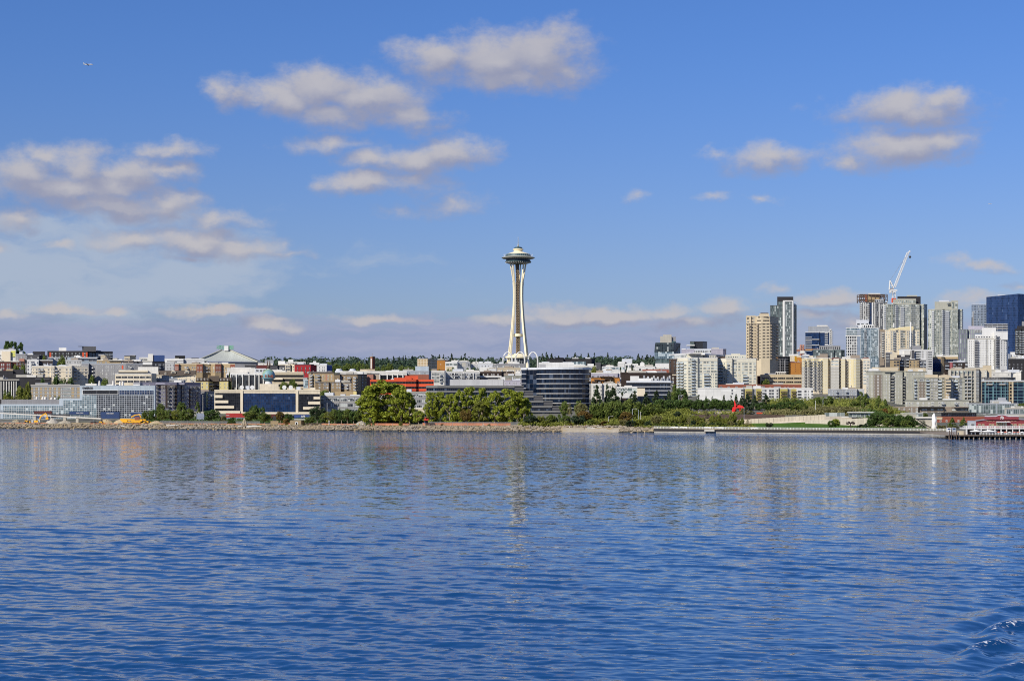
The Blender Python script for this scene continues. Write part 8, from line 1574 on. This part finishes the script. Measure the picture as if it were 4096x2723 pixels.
# ------------------------------------------------------------------ the pier at the right edge
def pier():
    c='H';Yf,Yb=800.0,872.0;x0=xat(c,832,Yf);x1=x0+120;W=M('white',.5,.3,None,.04)
    r=thing('pier_deck','timber pier deck on dark piles at the right edge of the water','pier',((x0+x1)/2,Yf+30,-1.0))
    zd=zat(c,1372,Yf);m=MB();m.prism([(x0,Yf),(x1,Yf),(x1,Yb),(x0+4,Yb)],zd-.45,zd,0,None,True);m.build('deck',M('taupe',.9,.1,(6,.3)),r)
    m=MB();m.box(x0,x1,Yf-.35,Yf-.03,zd-.6,zd-.05);m.build('edge_beam',M('mansard'),r)
    rng=random.Random(4);n=0
    for row in range(4):
        x=x0+.6+row*.9
        while x<x1 and n<100:
            y=Yf+.6+row*1.9;q=MB();q.tube([(x,y,-2.0),(x+rng.uniform(-.1,.1),y,zd-.4)],rng.uniform(.24,.34),7);q.build('pile',M('taupe',.9,.1,None,.4),r);x+=rng.uniform(1.9,3.0);n+=1
    m=MB();m.box(x0+.5,x1,Yf+7,Yf+7.5,-2,zd-.45);m.build('void_shade_sheet',M('black'),r)  # black sheet behind the piles: the shade under the deck put in as colour
    m=MB()
    for z in(.35,.7,1.1):m.beam([(x0+15.5,Yf+.3,zd+z),(x1,Yf+.3,zd+z)],.07,.1 if z<1 else .16,side=(0,1,0))
    xx=x0+15.5
    while xx<x1:m.box(xx-.08,xx+.08,Yf+.24,Yf+.4,zd,zd+1.2);xx+=1.5
    m.build('railing',W,r);m=MB();m.box(xat(c,965,Yf),xat(c,1068,Yf),Yf+.2,Yf+.5,zd,zat(c,1312,Yf));m.build('wind_screen',M('beige'),r)
    m=MB();
    for z in(.4,.8,1.15):m.beam([(x0,Yf+.4,zd+z),(xat(c,962,Yf),Yf+.4,zd+z)],.06,.08,side=(0,1,0))
    for i in range(9):x=x0+i*1.9;m.box(x-.06,x+.06,Yf+.35,Yf+.5,zd,zd+1.2)
    m.build('gangway_railing',M('steel'),r)
    # red boat shed restaurant
    Y=812.0;z=lambda y:zat(c,y,Y);X=lambda x:xat(c,x,Y);b=thing('pier_building','dark red gabled pier hall numbered in white above a pale gallery','hall',(X(1600),Y,zd));red=M((.27,.055,.065),.75,.2,(6,.35))
    m=MB();xe=X(2160);xm=X(1640);zw=z(1160);kb=(Y+40)/Y;m.prism([(X(1255),Y),(xe,Y),(xe*kb,Y+40),(X(1255)*kb,Y+40)],zd,z(1163));m.build('wall',red,b)
    m=MB();zl,zt_=z(1163),z(1118);m.poly([(X(1250),Y-.25,zl),(xe,Y-.25,zl),(xe,Y-.25,zl+.2),(X(1640),Y-.25,zt_),(X(1250),Y-.25,zl)][:4]);m.build('gable',red,b)
    m=MB();m.quad((X(1245),Y-.6,zl),(xm,Y-.6,zt_+.25),(xm*kb,Y+40,zt_+.25),(X(1245)*kb,Y+40,zl));m.quad((xm,Y-.6,zt_+.25),(xe+1,Y-.6,zl),(xe*kb+1,Y+40,zl),(xm*kb,Y+40,zt_+.25));m.build('roof',M('roofgrey'),b)
    pts=[(1385,1138),(1900,1138),(1900,1094),(1742,1094),(1728,1088),(1700,1078),(1645,1070),(1590,1078),(1560,1088),(1545,1094),(1385,1094)]
    m=MB();P=[(X(x),z(y))for x,y in pts];F_=[(p[0],Y-.9,p[1])for p in P];B_=[(p[0],Y+.2,p[1])for p in P];m.poly(F_);m.poly(B_[::-1])
    for i in range(len(P)):j=(i+1)%len(P);m.quad(F_[j],F_[i],B_[i],B_[j])
    m.build('false_front',red,b,recalc=True)
    m=MB();m.tube([(X(x),Y-.85,z(y)+.1)for x,y in((1380,1092),(1545,1092),(1590,1076),(1645,1067),(1700,1076),(1742,1092),(1905,1092))],.22,5);m.build('coping',M('silver'),b)
    lettering('70',M('white'),b,(X(1641),Y-1.0,z(1115)),42/3.825*Y/F,None,0,True);lettering('PIER',M('white'),b,(X(1641),Y-1.0,z(1085)),8/3.825*Y/F,None,0,True)
    m=MB();m.quad((X(1545),Y-2.6,z(1180)),(X(1770),Y-2.6,z(1180)),(X(1752),Y-.05,z(1166)),(X(1562),Y-.05,z(1166)));m.build('awning',M('silver'),b)
    def wins(xs,y0,y1,frame='paleyellow'):
        for a,e in xs:
            m=MB();win_geo(m,X(e)-X(a),z(y0)-z(y1),.1,2,Matrix.Translation(((X(a)+X(e))/2,Y-.12,(z(y0)+z(y1))/2)));m.build('window',[glass('dark',.2),M(frame)],b)
    wins([(1410,1440),(1445,1495),(1510,1535),(1690,1715),(1725,1770),(1785,1822),(1838,1870)],1146,1167);wins([(1285,1330),(1345,1380),(1452,1490),(1500,1530),(1782,1822),(1835,1872),(1905,1935),(1950,1989)],1206,1234);wins([(1560,1600),(1610,1640),(1645,1680),(1690,1725)],1176,1234)
    m=MB();m.prism([(X(1128),Y),(X(1252),Y),(X(1252)*1.03,Y+25),(X(1128)*1.03,Y+25)],zd,z(1166));m.build('side_wing',M('steel'),b);wins([(1168,1226)],1200,1234,'white')
    # gallery
    Yg=806.0;zg=lambda y:zat(c,y,Yg);Xg=lambda x:xat(c,x,Yg);m=MB();m.prism([(Xg(1052),Yg),(x1,Yg),(x1,Y-.3),(Xg(1052),Y-.3)],zg(1282),zg(1268),0,None,True);m.build('gallery_floor',W,b)
    m=MB()
    for yy in(1236,1248,1258):m.beam([(Xg(1055),Yg+.1,zg(yy)),(x1,Yg+.1,zg(yy))],.06,.1 if yy>1240 else .18,side=(0,1,0))
    x=Xg(1055)
    while x<x1:m.box(x-.05,x+.05,Yg+.05,Yg+.18,zg(1268),zg(1234));x+=.9
    m.build('gallery_railing',W,b)
    for xx in(1108,1235,1335,1435,1547,1640,1725,1818,1922,2010,2100):m=MB();m.box(Xg(xx)-.2,Xg(xx)+.2,Yg+.1,Yg+.5,zd,zg(1236));m.build('gallery_post',W,b)
    m=MB();m.quad((X(1130),Y-.15,zd),(xe,Y-.15,zd),(xe,Y-.15,z(1284)),(X(1130),Y-.15,z(1284)));m.build('shopfront',curtain('dark',1.8,3.2,'maroon',.25,.12),b)
    # parasols
    for i,(xx,yt,w,col,lab)in enumerate(((1255,1294,190,'umbwhite','large white parasol left on the pier deck'),(1455,1296,235,'umbwhite','largest white parasol right of the left one on the pier deck'),(1600,1320,56,'redorange','orange parasol next to the largest white one'),(1650,1322,56,'umbwhite','small white parasol between two orange ones'),(1708,1322,52,'redorange','orange parasol right of the small white one'),(1768,1322,58,'offwhite','cream parasol in the middle of the pier row'),(1842,1324,52,'redorange','orange parasol right of the cream one'),(1900,1324,50,'redorange','orange parasol second from the right edge'),(1962,1322,60,'umbwhite','white parasol at the right edge of the pier row'))):
        Yp=Yf+3.2;X0=xat(c,xx,Yp);k=w/3.825/F*Yp/2;u=thing('parasol',lab,'parasol',(X0,Yp,zd));zz=zat(c,yt,Yp);m=MB();m.lathe([(k,-.28*min(k,2.2)-.25),(k,-.28*min(k,2.2)),(.05,0)],10,(X0,Yp,zz));m.build('canopy',M(col,.8,.2),u);m=MB();m.tube([(X0,Yp,zd),(X0,Yp,zz)],.07,5);m.build('pole',M('grey'),u)
    for i in range(12):
        X0=xat(c,1600+i*34,Yf+2);Yp=Yf+1.6+(i%3);t=thing('cafe_table',['small dark cafe table on the pier deck under the parasols','small dark cafe table on the pier deck under the parasols'][0],'table',(X0,Yp,zd),'cafe tables on the pier');m=MB();m.lathe([(.45,.72),(.45,.78)],10,(X0,Yp,zd));m.build('tabletop',M(['charcoal','brown'][i%2]),t);m=MB();m.tube([(X0,Yp,zd),(X0,Yp,zd+.72)],.06,5);m.build('leg',M('grey'),t)
    for xx,col,lab in((838,'white','white kiosk box at the landward end of the pier'),(915,'steel','blue grey kiosk panel beside the white box on the pier')):
        Yp=885;X0=xat(c,xx,Yp);zz=tzY(X0,Yp);k=thing('kiosk',lab,'kiosk',(X0,Yp,zz));m=MB();m.box(X0-1.1,X0+1.1,Yp-.6,Yp+.6,zz,zat(c,1262,Yp));m.build('cabinet',M(col),k);m=MB();m.box(X0-.7,X0+.7,Yp-.66,Yp-.6,zat(c,1290,Yp),zat(c,1272,Yp));m.build('poster',M('contblue'),k)
    for xx,lab in((848,'leftmost reddish mooring pile by the pier'),(880,'thin mooring pile right of the leftmost'),(958,'tall thin mooring pile near the kiosk')):Yp=Yf-1;X0=xat(c,xx,Yp);m=MB();m.tube([(X0,Yp,-2),(X0,Yp,zat(c,1300,Yp))],.22,7);tag(m.build('mooring_pile',M('brown'),None),lab,'pile')
pier()

# ---- pieces that belong to a part go under that part
def under(cat,parent,kids):
    for r in[o for o in S.objects if o.parent is None and o.get('category')==cat]:
        ch=list(r.children);base=lambda o:o.name.split('.')[0];ps=[o for o in ch if base(o)==parent]
        if not ps:continue
        for o in ch:
            if base(o)in kids:o.parent=min(ps,key=lambda p:(sum((Vector(b)for b in p.bound_box),Vector())/8-sum((Vector(b)for b in o.bound_box),Vector())/8).length)
under('tower','halo_ring',('halo_panel',));under('tower','observation_deck',('deck_railing',));under('tower','lower_ring',('ring_rib','restaurant_window'));under('tower','lift_core',('lattice','stair_rail'));under('tower','base_pavilion',('pavilion_glass',));under('tower','cap',('mast',))
under('crane','slewing_platform',('winch','counterweight','cab'));under('crane','hoist_cable',('hook_block',));under('crane','a_frame',('pendant_cable',));under('arena','roof_house',('sign_frame',));under('lamp post','arm',('lamp_head',));under('crane truck','cab',('cab_window',));under('hut','doorway_surround',('doorway',));under('globe sign','letter_band',('lettering',));under('excavator','stick',('bucket',));under('hall','gallery_floor',('gallery_railing','gallery_post'));under('hall','false_front',('coping','lettering'));under('toilet cabin','cabin',('door',));under('kiosk','cabinet',('poster',));under('container','body',('lettering',))
